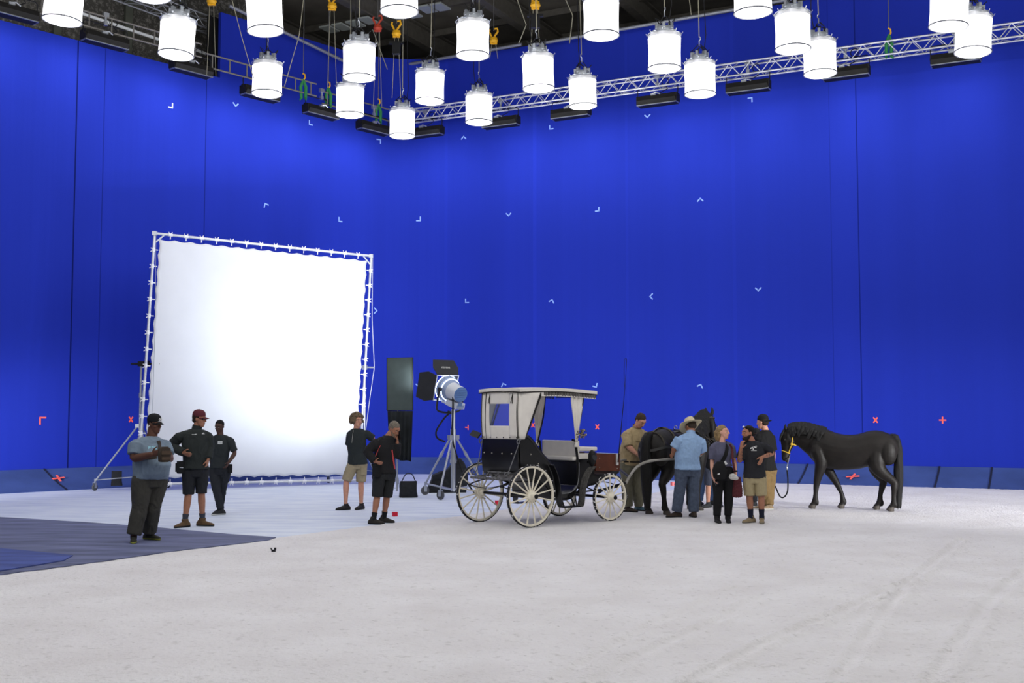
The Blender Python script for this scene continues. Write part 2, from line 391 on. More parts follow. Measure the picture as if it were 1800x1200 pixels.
# ---- the white salt spread over the near half of the floor
EDGE = [G(x, y)[:2] for x, y in [(-330, 1052), (-60, 1010), (0, 1002), (60, 996), (115, 987), (190, 977), (260, 968), (350, 957), (480, 944), (600, 929.5), (700, 918), (803, 907), (920, 892), (1037, 877.5), (1147, 866), (1239, 853.5)]]
EDGE = np.array(EDGE)
def seg_d(P2, pts):
    best = np.full(len(P2), 1e9)
    for a, b in zip(pts[:-1], pts[1:]):
        d = b-a; t = np.clip(((P2-a)@d)/(d@d), 0, 1); best = np.minimum(best, np.linalg.norm(P2-(a+t[:, None]*d), axis=1))
    return best
def snow():
    ys = 4.0*np.exp(np.linspace(0, math.log(33.5/4.0), 800)); xs = np.linspace(-9.5, 20, 780)
    X, Y = np.meshgrid(xs, ys); p = np.stack([X.ravel(), Y.ravel()], 1)
    # inside test: nearer than the edge line, and in front of the ramp
    ex = EDGE; yedge = np.interp(p[:, 0], ex[:, 0], ex[:, 1], left=ex[0, 1], right=99)
    jit = (fbm(np.c_[p*2.2, p[:, :1]*0], 5, 4)-.45)*.22 + (vnoise(np.c_[p*.7, p[:, :1]*0], 3)-.5)*.2
    dist = seg_d(p, ex); dist = np.where(p[:, 1] < yedge, dist, -dist)+jit
    dr = -(p-np.array(CORNER))@N2[:2]
    beyond = p[:, 0] > ex[-1, 0]
    dist = np.where(beyond, 1., dist)
    dist = np.minimum(dist, dr+.03+jit*.35)
    q3 = np.c_[p, np.zeros(len(p))]
    h = .015+.006*(fbm(q3*2.5, 11, 3)-.5)+.018*(fbm(q3*8, 21, 4)-.5)
    # trodden patch on the right and wheel / drag tracks
    px, py = p[:, 0], p[:, 1]
    rough = np.clip((px-.6-.1*(py-8))/2.5, 0, 1)*np.clip((17.5-py)/2.5, 0, 1)
    h += rough*.05*(fbm(q3*5.5, 31, 4)-.48)
    def track(pts, w, d):
        nonlocal h
        t = np.array([G(x, y)[:2] for x, y in pts]); dd = seg_d(p, t)+(vnoise(q3*6, 7)-.5)*.05
        w = w*.85; h += -1.7*d*np.exp(-(dd/w)**2)+1.1*d*np.exp(-((dd-1.9*w)/(w*.8))**2)
    track([(1690, 950), (1640, 992), (1605, 1022), (1540, 1050), (1470, 1082), (1350, 1130), (1220, 1200)], .05, .022)
    track([(1600, 1025), (1560, 1072), (1530, 1115), (1500, 1165), (1470, 1200)], .05, .018)
    track([(1330, 1055), (1260, 1095), (1180, 1130), (1100, 1170), (1050, 1200)], .055, .018)
    track([(1290, 1035), (1220, 1070), (1140, 1105), (1060, 1150), (980, 1200)], .055, .015)
    track([(1800, 1005), (1740, 1060), (1690, 1130), (1640, 1200)], .06, .014)
    track([(1190, 1000), (1100, 1040), (1000, 1075), (900, 1130)], .06, .01)
    z = np.where(dist > 0, np.maximum(h, .003)*np.clip(dist/.12, 0, 1), -.03)
    keep = dist > -.06
    idx = keep.reshape(X.shape); ny, nx = X.shape
    quad = idx[:-1, :-1] & idx[1:, :-1] & idx[:-1, 1:] & idx[1:, 1:]
    ii, jj = np.nonzero(quad); a = ii*nx+jj; F = np.stack([a, a+1, a+nx+1, a+nx], 1)
    used = np.unique(F); remap = -np.ones(nx*ny, int); remap[used] = np.arange(len(used))
    me = bpy.data.meshes.new('salt'); me.from_pydata(np.c_[p, z][used].tolist(), [], remap[F].tolist()); me.update(); return me
def salt_mat():
    m = bpy.data.materials.new('white_salt'); m.use_nodes = True; nt = m.node_tree; b = nt.nodes['Principled BSDF']
    b.inputs['Roughness'].default_value = .9; b.inputs['Specular IOR Level'].default_value = .2
    tc = nt.nodes.new('ShaderNodeTexCoord')
    n = nt.nodes.new('ShaderNodeTexNoise'); n.inputs['Scale'].default_value = 1.1; n.inputs['Detail'].default_value = 8; nt.links.new(tc.outputs['Object'], n.inputs['Vector'])
    r = nt.nodes.new('ShaderNodeValToRGB'); e = r.color_ramp.elements
    e[0].position = .3; e[0].color = (.70, .675, .68, 1); e[1].position = .7; e[1].color = (.79, .775, .785, 1)
    nt.links.new(n.outputs['Fac'], r.inputs[0])
    # scattered grey-brown grit
    v = nt.nodes.new('ShaderNodeTexVoronoi'); v.inputs['Scale'].default_value = 5.5; nt.links.new(tc.outputs['Object'], v.inputs['Vector'])
    n4 = nt.nodes.new('ShaderNodeTexNoise'); n4.inputs['Scale'].default_value = 70; n4.inputs['Detail'].default_value = 2; nt.links.new(tc.outputs['Object'], n4.inputs['Vector'])
    a1 = nt.nodes.new('ShaderNodeMath'); a1.operation = 'MULTIPLY_ADD'; a1.inputs[1].default_value = .12; nt.links.new(n4.outputs['Fac'], a1.inputs[0]); nt.links.new(v.outputs['Distance'], a1.inputs[2])
    r2 = nt.nodes.new('ShaderNodeValToRGB'); e = r2.color_ramp.elements
    e[0].position = .10; e[0].color = (1, 1, 1, 1); e[1].position = .13; e[1].color = (0, 0, 0, 1); nt.links.new(a1.outputs[0], r2.inputs[0])
    mx = nt.nodes.new('ShaderNodeMix'); mx.data_type = 'RGBA'
    k = nt.nodes.new('ShaderNodeMath'); k.operation = 'MULTIPLY'; k.inputs[1].default_value = .45; nt.links.new(r2.outputs[0], k.inputs[0])
    n5 = nt.nodes.new('ShaderNodeTexNoise'); n5.inputs['Scale'].default_value = 13; n5.inputs['Detail'].default_value = 5; n5.inputs['Roughness'].default_value = .6; nt.links.new(tc.outputs['Object'], n5.inputs['Vector'])
    r5 = nt.nodes.new('ShaderNodeValToRGB'); r5.color_ramp.elements[0].position = .57; r5.color_ramp.elements[0].color = (0, 0, 0, 1); r5.color_ramp.elements[1].position = .70; r5.color_ramp.elements[1].color = (.45, .45, .45, 1); nt.links.new(n5.outputs['Fac'], r5.inputs[0])
    mz = nt.nodes.new('ShaderNodeMix'); mz.data_type = 'RGBA'; nt.links.new(r5.outputs[0], mz.inputs['Factor']); nt.links.new(r.outputs[0], mz.inputs['A']); mz.inputs['B'].default_value = (.47, .45, .44, 1); r = mz
    nt.links.new(k.outputs[0], mx.inputs['Factor']); nt.links.new(r.outputs['Result'], mx.inputs['A']); mx.inputs['B'].default_value = (.3, .28, .27, 1)
    nt.links.new(mx.outputs['Result'], b.inputs['Base Color'])
    n2 = nt.nodes.new('ShaderNodeTexNoise'); n2.inputs['Scale'].default_value = 26; n2.inputs['Detail'].default_value = 6; nt.links.new(tc.outputs['Object'], n2.inputs['Vector'])
    bp = nt.nodes.new('ShaderNodeBump'); bp.inputs['Strength'].default_value = .9; bp.inputs['Distance'].default_value = .03
    nt.links.new(n2.outputs['Fac'], bp.inputs['Height']); nt.links.new(bp.outputs[0], b.inputs['Normal'])
    return m
sn = link('salt_ground', snow(), salt_mat(), None, True, 180)
tag(sn, 'white salt spread over the near half of the studio floor, marked with wheel tracks', 'salt', kind='stuff')

# dark ground cloth in the near left corner, with a bluer one under it
def groundcloth(name, pts, z, m, label):
    mb = MB(); poly = [G(x, y)[:2] for x, y in pts]; mb.prism([tuple(p) for p in poly], .012, (0, 0, z)); o = mb.build(name, m, None, False)
    c = np.mean(poly, axis=0); rebase(o, (c[0], c[1], 0)); return tag(o, label, 'ground cloth')
GC1 = mat('grey_blue_cloth', (.125, .14, .24), .85, 0, .35, 1.4, .25, 5); GC2 = mat('blue_cloth', (.06, .085, .27), .8, 0, .3, 2, .2, 4)
def streak(m):
    nt = m.node_tree; tc = [n for n in nt.nodes if n.type == 'TEX_COORD'][0]
    mp = nt.nodes.new('ShaderNodeMapping'); mp.inputs['Scale'].default_value = (.6, 2.4, 1); nt.links.new(tc.outputs['Object'], mp.inputs[0])
    for n in nt.nodes:
        if n.type == 'TEX_NOISE': nt.links.new(mp.outputs[0], n.inputs['Vector'])
streak(GC1); streak(GC2)
groundcloth('ground_cloth', [(-420, 890), (0, 911), (150, 920), (260, 928), (400, 941), (485, 947), (470, 952), (300, 972), (160, 992), (-50, 1020), (-420, 1075)], .022, GC1, 'grey-blue cloth laid on the floor under the man in the grey-blue T-shirt')
groundcloth('ground_cloth', [(-420, 935), (-40, 966), (0, 968.5), (60, 974), (128, 981), (112, 990), (60, 999), (-60, 1018), (-420, 1068)], .036, GC2, 'darker blue cloth corner lying on top of the grey-blue ground cloth')

# ---- the hall behind the set
DKW = mat('dark_acoustic_wall', '#504e48', .95, 0, .55, 14, .5, 20)
# speckled mineral wool
def speckle():
    m = mat('mineral_wool', '#2b2a27', .95); nt = m.node_tree; b = nt.nodes['Principled BSDF']; tc = nt.nodes.new('ShaderNodeTexCoord')
    n = nt.nodes.new('ShaderNodeTexNoise'); n.inputs['Scale'].default_value = 9; n.inputs['Detail'].default_value = 8; n.inputs['Roughness'].default_value = .8
    nt.links.new(tc.outputs['Object'], n.inputs['Vector']); r = nt.nodes.new('ShaderNodeValToRGB'); e = r.color_ramp.elements
    e[0].position = .5; e[0].color = (.05, .048, .042, 1); e[1].position = .68; e[1].color = (.26, .25, .23, 1)
    nt.links.new(n.outputs['Fac'], r.inputs[0]); nt.links.new(r.outputs[0], b.inputs['Base Color']); return m
OUT = fillet(RAMP+2.3, 1.0)
mb = MB(); q = cutpath(OUT, 0, arclen(OUT, np.array([*CORNER, 0])+N1*3-D1*2.0))
mb.prism([tuple(x) for x in list(q)+[tuple(x+N1[:2]*.3) for x in q[::-1]]], 18, (0, 0, 9)); tag(mb.build('wall_outer_left', speckle(), None, False), kind='structure')
mb = MB(); mb.box((5, 49, 9), (70, .3, 18)); tag(mb.build('wall_outer_back', DKW, None, False), kind='structure')
mb = MB(); mb.box((5, 40, 15.6), (70, 36, .2)); tag(mb.build('ceiling', mat('dark_roof_deck', '#6b675f', .95, 0, .3, .8), None, False), kind='structure')
ST_ = mat('dark_steel', '#5d5a54', .7, .2, .15, 6)
O3 = np.array([*CORNER, 0])
for k in range(8):                                     # roof girders square to the tall wall, purlins along it
    mb = MB(); c = O3+D2*(-9+k*3.9)+N2*6
    for dz in (0, .62): mb.box(c+ZUP*(14.75+dz), (.3, 22, .06), (D2, N2, (0, 0, 1)))
    mb.box(c+ZUP*15.05, (.05, 22, .6), (D2, N2, (0, 0, 1))); tag(mb.build('ceiling_beam', ST_, None, False), kind='structure')
for k in range(6):
    mb = MB(); c = O3+D2*6+N2*(1.5+k*2.4)
    mb.box(c+ZUP*15.35, (46, .12, .22), (D2, N2, (0, 0, 1))); tag(mb.build('ceiling_beam', ST_, None, False), kind='structure')
mb = MB()
for k in range(24):
    x = -14+k*1.6; mb.tube([(x, 43, 14.6), (x+.8, 43, 13.4)], .05, 6); mb.tube([(x+.8, 43, 13.4), (x+1.6, 43, 14.6)], .05, 6)
mb.box((4, 43, 14.6), (40, .15, .1)); mb.box((4, 43, 13.4), (40, .15, .1)); tag(mb.build('ceiling_beam', ST_, None, False), kind='structure')
mb = MB()
for z in (12.6, 13.4): mb.box((4, 45.5, z), (44, .6, .12))
for k in range(30): mb.box((-16+k*1.4, 45.2, 13.0), (.06, .06, 1.0))
tag(mb.build('trim_2', ST_, None, False), kind='structure')        # the gantry walkway at the back
SKY = mat('grey_roof_panel', '#9aa09c', .6)
for px, py in [(579, 51), (601, 47), (625, 42), (647, 36), (725, 25), (751, 16), (774, 12), (1010, 22), (868, 22), (884, 30)]:
    c = G(px, py, 14.6); mb = MB(); mb.box((c[0], c[1], 14.6), (.40, .62, .05), (D2, N2, (0, 0, 1)))
    if px < 800:
        o = mb.build('roof_panel', SKY, None, False); rebase(o, c)
        tag(o, 'pale grey roof panel in the dark ceiling above the rig', 'roof panel', 'pale roof panels', kind='structure')
# posts and rails on the dark wall
mb = MB()
for px in (100, 225, 320): 
    a = onleft(px, 60, RAMP+2.2); mb.box((a[0], a[1], 11), (.22, .1, 8), (D1, N1, (0, 0, 1)))
tag(mb.build('trim_3', mat('grey_post', '#4a4d45', .8), None, False), kind='structure')
# black return drape closing the gap between the low wall and the tall one
a = onleft(386, 148, RAMP+.25); b = onleft(372, 148, RAMP+.25)
g = [[(a*(1-t)+b*t)[:2].tolist()+[z] for z in np.linspace(LOWTOP-2, HIGHTOP-.1, 12)] for t in np.linspace(-.2, 1.6, 9)]
for i, r in enumerate(g):
    for r2 in r: r2[0] += .04*math.sin(i*2.1); r2[1] += .05*math.cos(i*2.3)
mb = MB(); mb.sheet(g, .02); o = mb.build('black_drape', mat('black_drape', '#0c0c0d', .95)); rebase(o, (a[0], a[1], LOWTOP)); tag(o, 'black drape hanging in the gap where the low blue wall meets the tall one', 'drape')

# ---------------------------------------------------------------- tracking marks of tape on the walls
TAPE_B = mat('pale_blue_tape', '#8fb0f0', .6); TAPE_W = mat('pale_green_tape', '#e4f7dc', .5); TAPE_R = mat('coral_tape', '#ff6a5c', .6)
ZU = np.array([0, 0, 1.])
def arcpt(px, py):
    """point of the cloth face seen at a pixel: march along the wall path"""
    r = ray(px, py); best = None
    for a, b in zip(WP[:-1], WP[1:]):
        d = b-a; n = np.array([-d[1], d[0], 0]); den = np.dot(r, n)
        if abs(den) < 1e-9: continue
        t = np.dot(np.array([*a, 0])-CAM0, n)/den; p = CAM0+r*t; s = np.dot(p[:2]-a, d)/np.dot(d, d)
        if t > 0 and -.001 <= s <= 1.001: best = (p, nrm([*d, 0]), nrm(n))
    return best
def mark(px, py, kind, m, label, size=.15, w=.035, group=None):
    p, t, n = arcpt(px, py); mb = MB(); ax = (t, ZU, n); o = p - n*.006
    def arm(a, L0, L1):
        d = t*math.cos(a)+ZU*math.sin(a); s = -t*math.sin(a)+ZU*math.cos(a)
        mb.box(o+d*(L0+L1)/2, (abs(L1-L0), w, .006), (d, s, n))
    if isinstance(kind, (int, float)):
        a = math.radians(kind); tip = np.array(o); o2 = o + (t*math.cos(a)+ZU*math.sin(a))*size*.35
        o = o2
        for s_ in (135, 225): arm(a+math.radians(s_), -w*.5, size)
    elif kind == 'x':
        for a in (52, -52): arm(math.radians(a), -size*.8, size*.8)
    elif kind == '+':
        for a in (0, 90): arm(math.radians(a), -size*.8, size*.8)
    elif kind == 'T':
        arm(math.radians(90), -size*.7, size*.7); arm(math.radians(180), 0, size)
    ob = mb.build('tracking_mark', m, None, False); rebase(ob, p)
    return tag(ob, label, 'tracking mark', group)
MK = [(301, 187, 315, 'pale green tape mark on the low blue wall, under the space light over the frame'),
 (414, 184, 270, 'pale blue tape arrow pointing down below the end of the black drape'),
 (545, 217, 225, 'pale blue tape corner below the wash light with two green slings above it'),
 (667, 247, 45, 'pale blue tape corner under the wash light in the corner of the wall'),
 (815, 242, 90, 'pale blue tape arrow pointing up just below the lowest truss end'),
 (968, 225, 225, 'pale blue tape corner opening upward below the wash light third from the wall corner'),
 (1138, 204, 270, 'pale blue tape arrow pointing down under the middle wash light of the silver truss'),
 (1320, 174, 45, 'pale blue tape corner under the fifth wash light of the silver truss'),
 (467, 360, 120, 'pale blue tape corner above the white diffusion frame'),
 (597, 387, 225, 'pale blue tape corner high above the far top corner of the white frame'),
 (737, 386, 315, 'pale blue tape corner high on the wall above the black flag'),
 (894, 377, 270, 'pale blue tape arrow pointing down, high above the carriage roof'),
 (1051, 369, 315, 'pale blue tape corner high above the carriage whip'),
 (1231, 351, 90, 'pale blue tape arrow pointing up, highest over the harnessed horse'),
 (820, 530, 225, 'pale blue tape corner on the wall above the film lamp'),
 (970, 529, 70, 'pale blue tape arrow pointing up, midway above the carriage roof'),
 (1145, 521, 180, 'pale blue tape arrow pointing sideways, above the man in the khaki shirt'),
 (1333, 508, 270, 'pale blue tape arrow pointing down, above the man in the backward black cap'),
 (660, 546, 0, 'pale blue tape arrow beside the edge of the white diffusion frame'),
 (736, 677, 270, 'pale blue tape arrow pointing down between the black flag and the film lamp'),
 (885, 676, 110, 'pale blue tape corner peeping over the back of the carriage roof'),
 (1047, 678, 300, 'pale blue tape corner over the front edge of the carriage roof'),
 (1231, 678, 70, 'pale blue tape corner just above the ears of the harnessed horse')]
for px, py, k, lb in MK:
    mark(px, py, k, TAPE_W if px == 301 else TAPE_B, lb, .135 if px < 800 else .125, .036)
RK = [(77, 738, 'G', 'coral tape corner low on the left wall beyond the man in grey-blue'), (230, 737, 'x', 'coral tape cross beside the stand of the white frame'),
 (823, 751, 'T', 'coral tape T lying on its side between film lamp and carriage'), (937, 747, 'x', 'coral tape cross glimpsed through the carriage'),
 (1050, 750, 'x', 'coral tape cross between the carriage curtain and the man in khaki'), (1539, 738, 'x', 'coral tape cross over the back of the loose black horse'),
 (1657, 738, '+', 'upright coral tape plus sign beyond the tail of the loose black horse')]
for px, py, k, lb in RK:
    if k == 'G':
        p, t, n = arcpt(px-4, py); mb = MB(); o = p-n*.006
        mb.box(o+t*.03+ZU*.06, (.17, .04, .006), (t, ZU, n)); mb.box(o-t*.04-ZU*.02, (.04, .19, .006), (t, ZU, n))
        ob = mb.build('tracking_mark', TAPE_R, None, False); rebase(ob, p); tag(ob, 'coral tape corner low on the blue wall beyond the man in the grey-blue T-shirt', 'tracking mark')
    else: mark(px, py, k, TAPE_R, lb, .11, .035)
def rampmark(px, py, side, label):
    n = N1 if side == 'l' else N2; t = D1 if side == 'l' else D2; base = np.array([*(LEFT_A if side == 'l' else CORNER), 0])
    up = nrm(n*RAMP+ZU*.49); nn = np.cross(t, up); nn = nn*np.sign(np.dot(nn, ZU))
    p = onplane(px, py, base+nn*.02, nn); mb = MB()
    for a in (10, 80):
        a = math.radians(a); d = t*math.cos(a)+up*math.sin(a); s = -t*math.sin(a)+up*math.cos(a); mb.box(p, (.34, .05, .012), (d, s, nn))
    ob = mb.build('tracking_mark', TAPE_R, None, False); rebase(ob, p); tag(ob, label, 'tracking mark')
rampmark(103, 840, 'l', 'coral tape cross on the sloping kick panel near the left dark joint'.replace(' left', ''))
rampmark(1499, 837, 'r', 'coral tape cross on the sloping kick panel under the loose horse')

# ---------------------------------------------------------------- overhead rig
SILK = mat('space_light_silk', (1, 1, 1), .9, emit=SILK_EMIT); SKIRT = mat('space_light_skirt', '#d9dadd', .9, emit=.35)
RING = mat('dark_ring', '#4a4c55', .6); CHROME = mat('worn_chrome', '#b9bec4', .35, .8); BLKM = mat('black_metal', '#17181a', .55, .3)
ROPE = mat('hemp_rope', '#8d8a78', .9); CABLE = mat('black_cable', '#141416', .7); WIRE = mat('steel_wire', '#6c6c6a', .5, .6)
def space_light(rr):
    t = root('space_light', (0, 0, 0), '', 'light')
    mb = MB(); mb.lathe([(.375*rr, .02), (.362, .36), (.372, .70)], 32, caps=False)
    mb.build('silk_shade', SILK, t, True)
    mb = MB(); R = [(.37*math.cos(a), .37*math.sin(a)) for a in np.linspace(0, 2*math.pi, 32, endpoint=False)]
    mb.lathe([(.02, -.045), (.2, -.03), (.33, 0), (.37*rr, .02)], 32, caps=True); mb.build('bottom_silk', SILK, t, True)
    mb = MB(); mb.tube([(.378*rr*math.cos(a), .378*rr*math.sin(a), .02) for a in np.linspace(0, 2*math.pi, 40, endpoint=False)], .014, 6, closed=True); mb.build('bottom_ring', RING, t)
    mb = MB(); n = 48
    R = []
    for z, sc, in ((.70, .375), (.77, .36), (.82, .31)):
        R.append([(sc*math.cos(a)*(1+.03*math.cos(8*a)*(z > .7)), sc*math.sin(a)*(1+.03*math.cos(8*a)*(z > .7)), z+(.02*math.cos(8*a) if z > .72 else 0)) for a in np.linspace(0, 2*math.pi, n, endpoint=False)])
    mb.rings(R, False); mb.build('top_skirt', SKIRT, t)
    mb = MB()
    for k in range(8):
        a = k*math.pi/4; c, s = math.cos(a), math.sin(a)
        mb.tube([(.1*c, .1*s, .87), (.3*c, .3*s, .85), (.40*c, .40*s, .80), (.415*c, .415*s, .84)], .009, 6)
    mb.tube([(.385*math.cos(a), .385*math.sin(a), .785) for a in np.linspace(0, 2*math.pi, 32, endpoint=False)], .008, 5, closed=True)
    mb.build('top_frame', CHROME, t)
    mb = MB(); mb.lathe([(.05, .82), (.2, .83), (.21, .90), (.2, .96), (.06, .99)], 20); 
    for k in range(6):
        a = k*math.pi/3+.3; mb.box((.17*math.cos(a), .17*math.sin(a), .98), (.1, .06, .12), ((math.cos(a), math.sin(a), 0), (-math.sin(a), math.cos(a), 0), (0, 0, 1)))
    mb.build('lamp_head', CHROME, t)
    mb = MB(); 
    for s in (-1, 1): mb.tube([(.19*s, 0, .92), (.17*s, 0, 1.10), (.03*s, 0, 1.24)], .012, 6)
    for k in range(3):
        a = k*2.1+.5; mb.tube([(.15*math.cos(a), .15*math.sin(a), 1.02), (.26*math.cos(a), .26*math.sin(a), 1.14), (.2*math.cos(a+.6), .2*math.sin(a+.6), 1.04), (.06, 0, 1.18)], .012, 6)
    mb.build('bail', BLKM, t)
    mb = MB(); mb.tube([(0, 0, 1.22), (0, 0, 1.34), (.03, 0, 1.37), (.03, 0, 1.42), (0, 0, 1.44)], .014, 6); mb.build('hook', CHROME, t)
    mb = MB(); mb.tube([(0, 0, 1.42), (.01, 0, 5.2)], .012, 6); mb.build('suspension_rope', ROPE, t)
    mb = MB(); mb.tube([(.1, .05, 1.05), (.16, .08, 1.5), (.12, .05, 2.6), (.14, .03, 5.2)], .011, 5); mb.build('power_cable', CABLE, t)
    return t
SL = [  # centre x, bottom y of the silhouette, width, lean of the bottom in degrees, where it hangs
 (109, 45, 68, 6, 'space light over the dark wall, first of the row along the low blue wall'),
 (309, 105, 63, 6, 'space light hanging in front of the speckled wall, second along the low blue wall'),
 (469, 173, 52, 3, 'space light hanging before the ladder truss, directly above the white frame'),
 (267, 2, 66, 5, 'space light of which only the bottom rim dips into the top of the picture'),
 (467, 63, 63, 7, 'space light cut by the top of the picture, above the one over the white frame'),
 (631, 145, 58, 0, 'space light overlapping the top of a lower lamp near the wall corner'),
 (615, 210, 49, 0, 'lower lamp hanging under another space light near the wall corner'),
 (702, 29, 67, -2, 'space light cut by the picture edge, in front of the pale roof panels'),
 (707, 247, 44, 0, 'lowest hanging space light, between two wash lights at the wall corner'),
 (755, 186, 50, 2, 'space light hanging on a yellow rope, above and beside the lowest one'),
 (831, 106, 57, 1, 'space light wholly in front of the dark roof, over the wall corner'),
 (842, 223, 47, 0, 'space light hiding the thin end of the silver truss'),
 (947, 164, 58, 3, 'space light hanging from the black motor hoist'),
 (1025, 195, 47, 3, 'space light before the truss with a wash light half hidden by it'),
 (1057, 71, 64, 0, 'wide space light whose top touches the picture edge, in front of the roof pipe'),
 (1168, 129, 59, 1, 'space light hanging from a tied hemp rope over the middle wash light'),
 (1231, 174, 56, -1, 'space light hanging from a thin steel wire, in front of the truss'),
 (1324, 31, 67, -3, 'space light cut by the picture edge over the bare end of the roof pipe'),
 (1394, 95, 63, 2, 'upper one of two overlapping space lights in front of the silver truss'),
 (1442, 138, 57, 2, 'lower one of two overlapping space lights in front of the silver truss'),
 (1667, 55, 68, -6, 'space light cut by the top of the picture, overlapping a lower lamp on the truss'),
 (1710, 100, 64, -7, 'space light partly behind a higher lamp at the far end of the truss')]
proto = space_light(.985)
for i, (px, yb, w, tilt, lb) in enumerate(SL):
    o = proto if i == 0 else copy_tree(proto)
    Y = 2000*.75/w*.5 + .5*7.7*2000/(730-yb+8)
    p = P(px, yb-7, Y)
    o.location = p; o.rotation_euler = (0, math.radians(tilt)*.6, i*.77)
    lamp('drum_lamp', 'POINT', (p[0], p[1], p[2]-.42), DRUM_W, (1.0, .985, .97), .3)
    tag(o, 'lit white cylindrical '+lb if len(lb.split()) < 14 else lb, 'light', 'lit white space lights')

# wash lights that light the cloth
HOUS = mat('wash_light_black', '#1c1b19', .6, 0, .2, 12); TRIM = mat('bare_metal_edge', '#9aa0a6', .4, .7)
def wash_light():
    t = root('wash_light', (0, 0, 0), '', 'light')                  # local x along the wall, y towards the wall, z up
    mb = MB(); prof = [(-.17, .02), (-.10, .16), (.10, .20), (.20, .06), (.17, -.12), (-.10, -.10)]
    mb.prism(prof, 1.12, (0, 0, 0), ((0, 1, 0), (0, 0, 1), (1, 0, 0))); mb.build('housing', HOUS, t, False)
    mb = MB(); mb.box((0, -.11, -.105), (1.16, .03, .025)); mb.box((-.57, 0, -.10), (.02, .25, .03)); mb.box((.57, 0, -.10), (.02, .25, .03)); mb.build('edge_trim', TRIM, t, False)
    mb = MB()
    for s in (-1, 1): mb = MB(); mb.box((.575*s, .02, .04), (.02, .3, .22)); mb.tube([(.58*s, -.06, .06), (.60*s, -.06, .06)], .03, 8); mb.build('end_plate', HOUS, t, False)
    mb = MB(); mb.tube([(-.58, 0, .08), (-.59, 0, .34), (-.54, 0, .40), (.54, 0, .40), (.59, 0, .34), (.58, 0, .08)], .014, 6); mb.build('yoke', BLKM, t)
    mb = MB(); mb.box((0, 0, .44), (.09, .07, .1)); mb.tube([(0, 0, .45), (0, 0, .7)], .03, 8); mb.box((0, 0, .66), (.14, .09, .1)); mb.build('clamp', CHROME, t)
    mb = MB(); mb.box((-.08, -.12, .16), (.14, .08, .06)); mb.tube([(-.15, -.13, .16), (0, -.17, .2), (.12, -.14, .15)], .02, 6); mb.build('bracket', CHROME, t)
    mb = MB(); c = [(.22+.1*math.cos(a), .02, .52+.1*math.sin(a)) for a in np.linspace(0, 2*math.pi, 18, endpoint=False)]; mb.tube(c, .012, 5, closed=True)
    mb.tube([(.1, -.1, .18), (.3, -.02, .3), (.22, .02, .42)], .012, 5); mb.build('cable_coil', CABLE, t)
    return t
wp = None
WL = [(22, 22, 'l', 'black wash light cut by the picture edge, over the low blue wall'),
 (185, 72, 'l', 'black wash light over the low wall, between the first two space lights'),
 (337, 122, 'l', 'black wash light over the low wall, under the second space light'),
 (458, 166, 'l', 'black wash light partly hidden by the space light over the white frame'),
 (565, 198, 'l', 'black wash light hanging under a green sling, uncovered'),
 (657, 226, 'l', 'black wash light in the corner on the ladder side of the lowest space light'),
 (748, 233, 'r', 'black wash light in the corner on the truss side of the lowest space light'),
 (880, 216, 'r', 'second black wash light on the silver truss, partly behind a space light'),
 (1003, 200, 'r', 'third black wash light on the silver truss, its middle behind a space light'),
 (1156, 177, 'r', 'fourth black wash light on the silver truss, wholly uncovered'),
 (1315, 154, 'r', 'fifth black wash light on the silver truss, wholly uncovered beside a red clamp'),
 (1487, 129, 'r', 'sixth black wash light on the silver truss, behind the lower of two overlapping lamps'),
 (1680, 104, 'r', 'last black wash light on the silver truss beyond the green sling')]
OFFR = RAMP-1.9; OFFL = RAMP-1.6
for i, (px, py, sd, lb) in enumerate(WL):
    p = onleft(px, py, OFFL) if sd == 'l' else onright(px, py, OFFR); d = D1 if sd == 'l' else D2; n = N1 if sd == 'l' else N2
    if wp is None: wp = o = wash_light()
    else: o = copy_tree(wp)
    tag(o, lb, 'light', 'wash lights along the blue wall')
    o.location = p; o.rotation_euler = (0, 0, math.atan2(d[1], d[0]))
    tgt = nrm(n*1.0-ZU*1.15); q = Vector(tgt).to_track_quat('-Z', 'X'); e = q.to_euler()
    a = lamp('wash_lamp', 'AREA', tuple(p+n*.25-ZU*.12), WASH_W, (.97, .98, 1), rot=e, size=(.25, 1.05))
    # turn the long side along the wall
    z = -Vector(tgt); x = Vector(np.cross(d, np.array(z))); a.rotation_euler = Matrix((Vector(x).normalized(), Vector(d), z)).transposed().to_euler()

# box truss of aluminium tube along the right leg
ALU = mat('aluminium_tube', '#c6c8cf', .4, .55)
def box_truss():
    a = onright(722, 209, OFFR); b = onright(1880, 37, OFFR); z = (a[2]+b[2])/2; a[2] = b[2] = z+.0
    t = root('lighting_truss', tuple(a), 'silver aluminium box truss along the tall blue wall, carrying wash lights', 'truss')
    d = D2; L = np.linalg.norm(b-a); h = .17
    for sy in (-1, 1):
        for sz in (-1, 1):
            mb = MB(); mb.tube([a+N2*h*sy+ZU*h*sz, a+d*L+N2*h*sy+ZU*h*sz], .026, 8); mb.build('chord', ALU, t)
    faces = [(N2, ZU, -1), (N2, ZU, 1), (ZU, N2, -1), (ZU, N2, 1)]
    for e, f, s in faces:
        mb = MB(); k = int(L/.29)
        for i in range(k):
            p0 = a+d*(i*.29)+e*h*s; p1 = p0+d*.29; sg = 1 if i % 2 else -1
            mb.tube([p0+f*h*sg, p1-f*h*sg], .012, 5, False)
        mb.build('lacing', ALU, t)
    return t
box_truss()
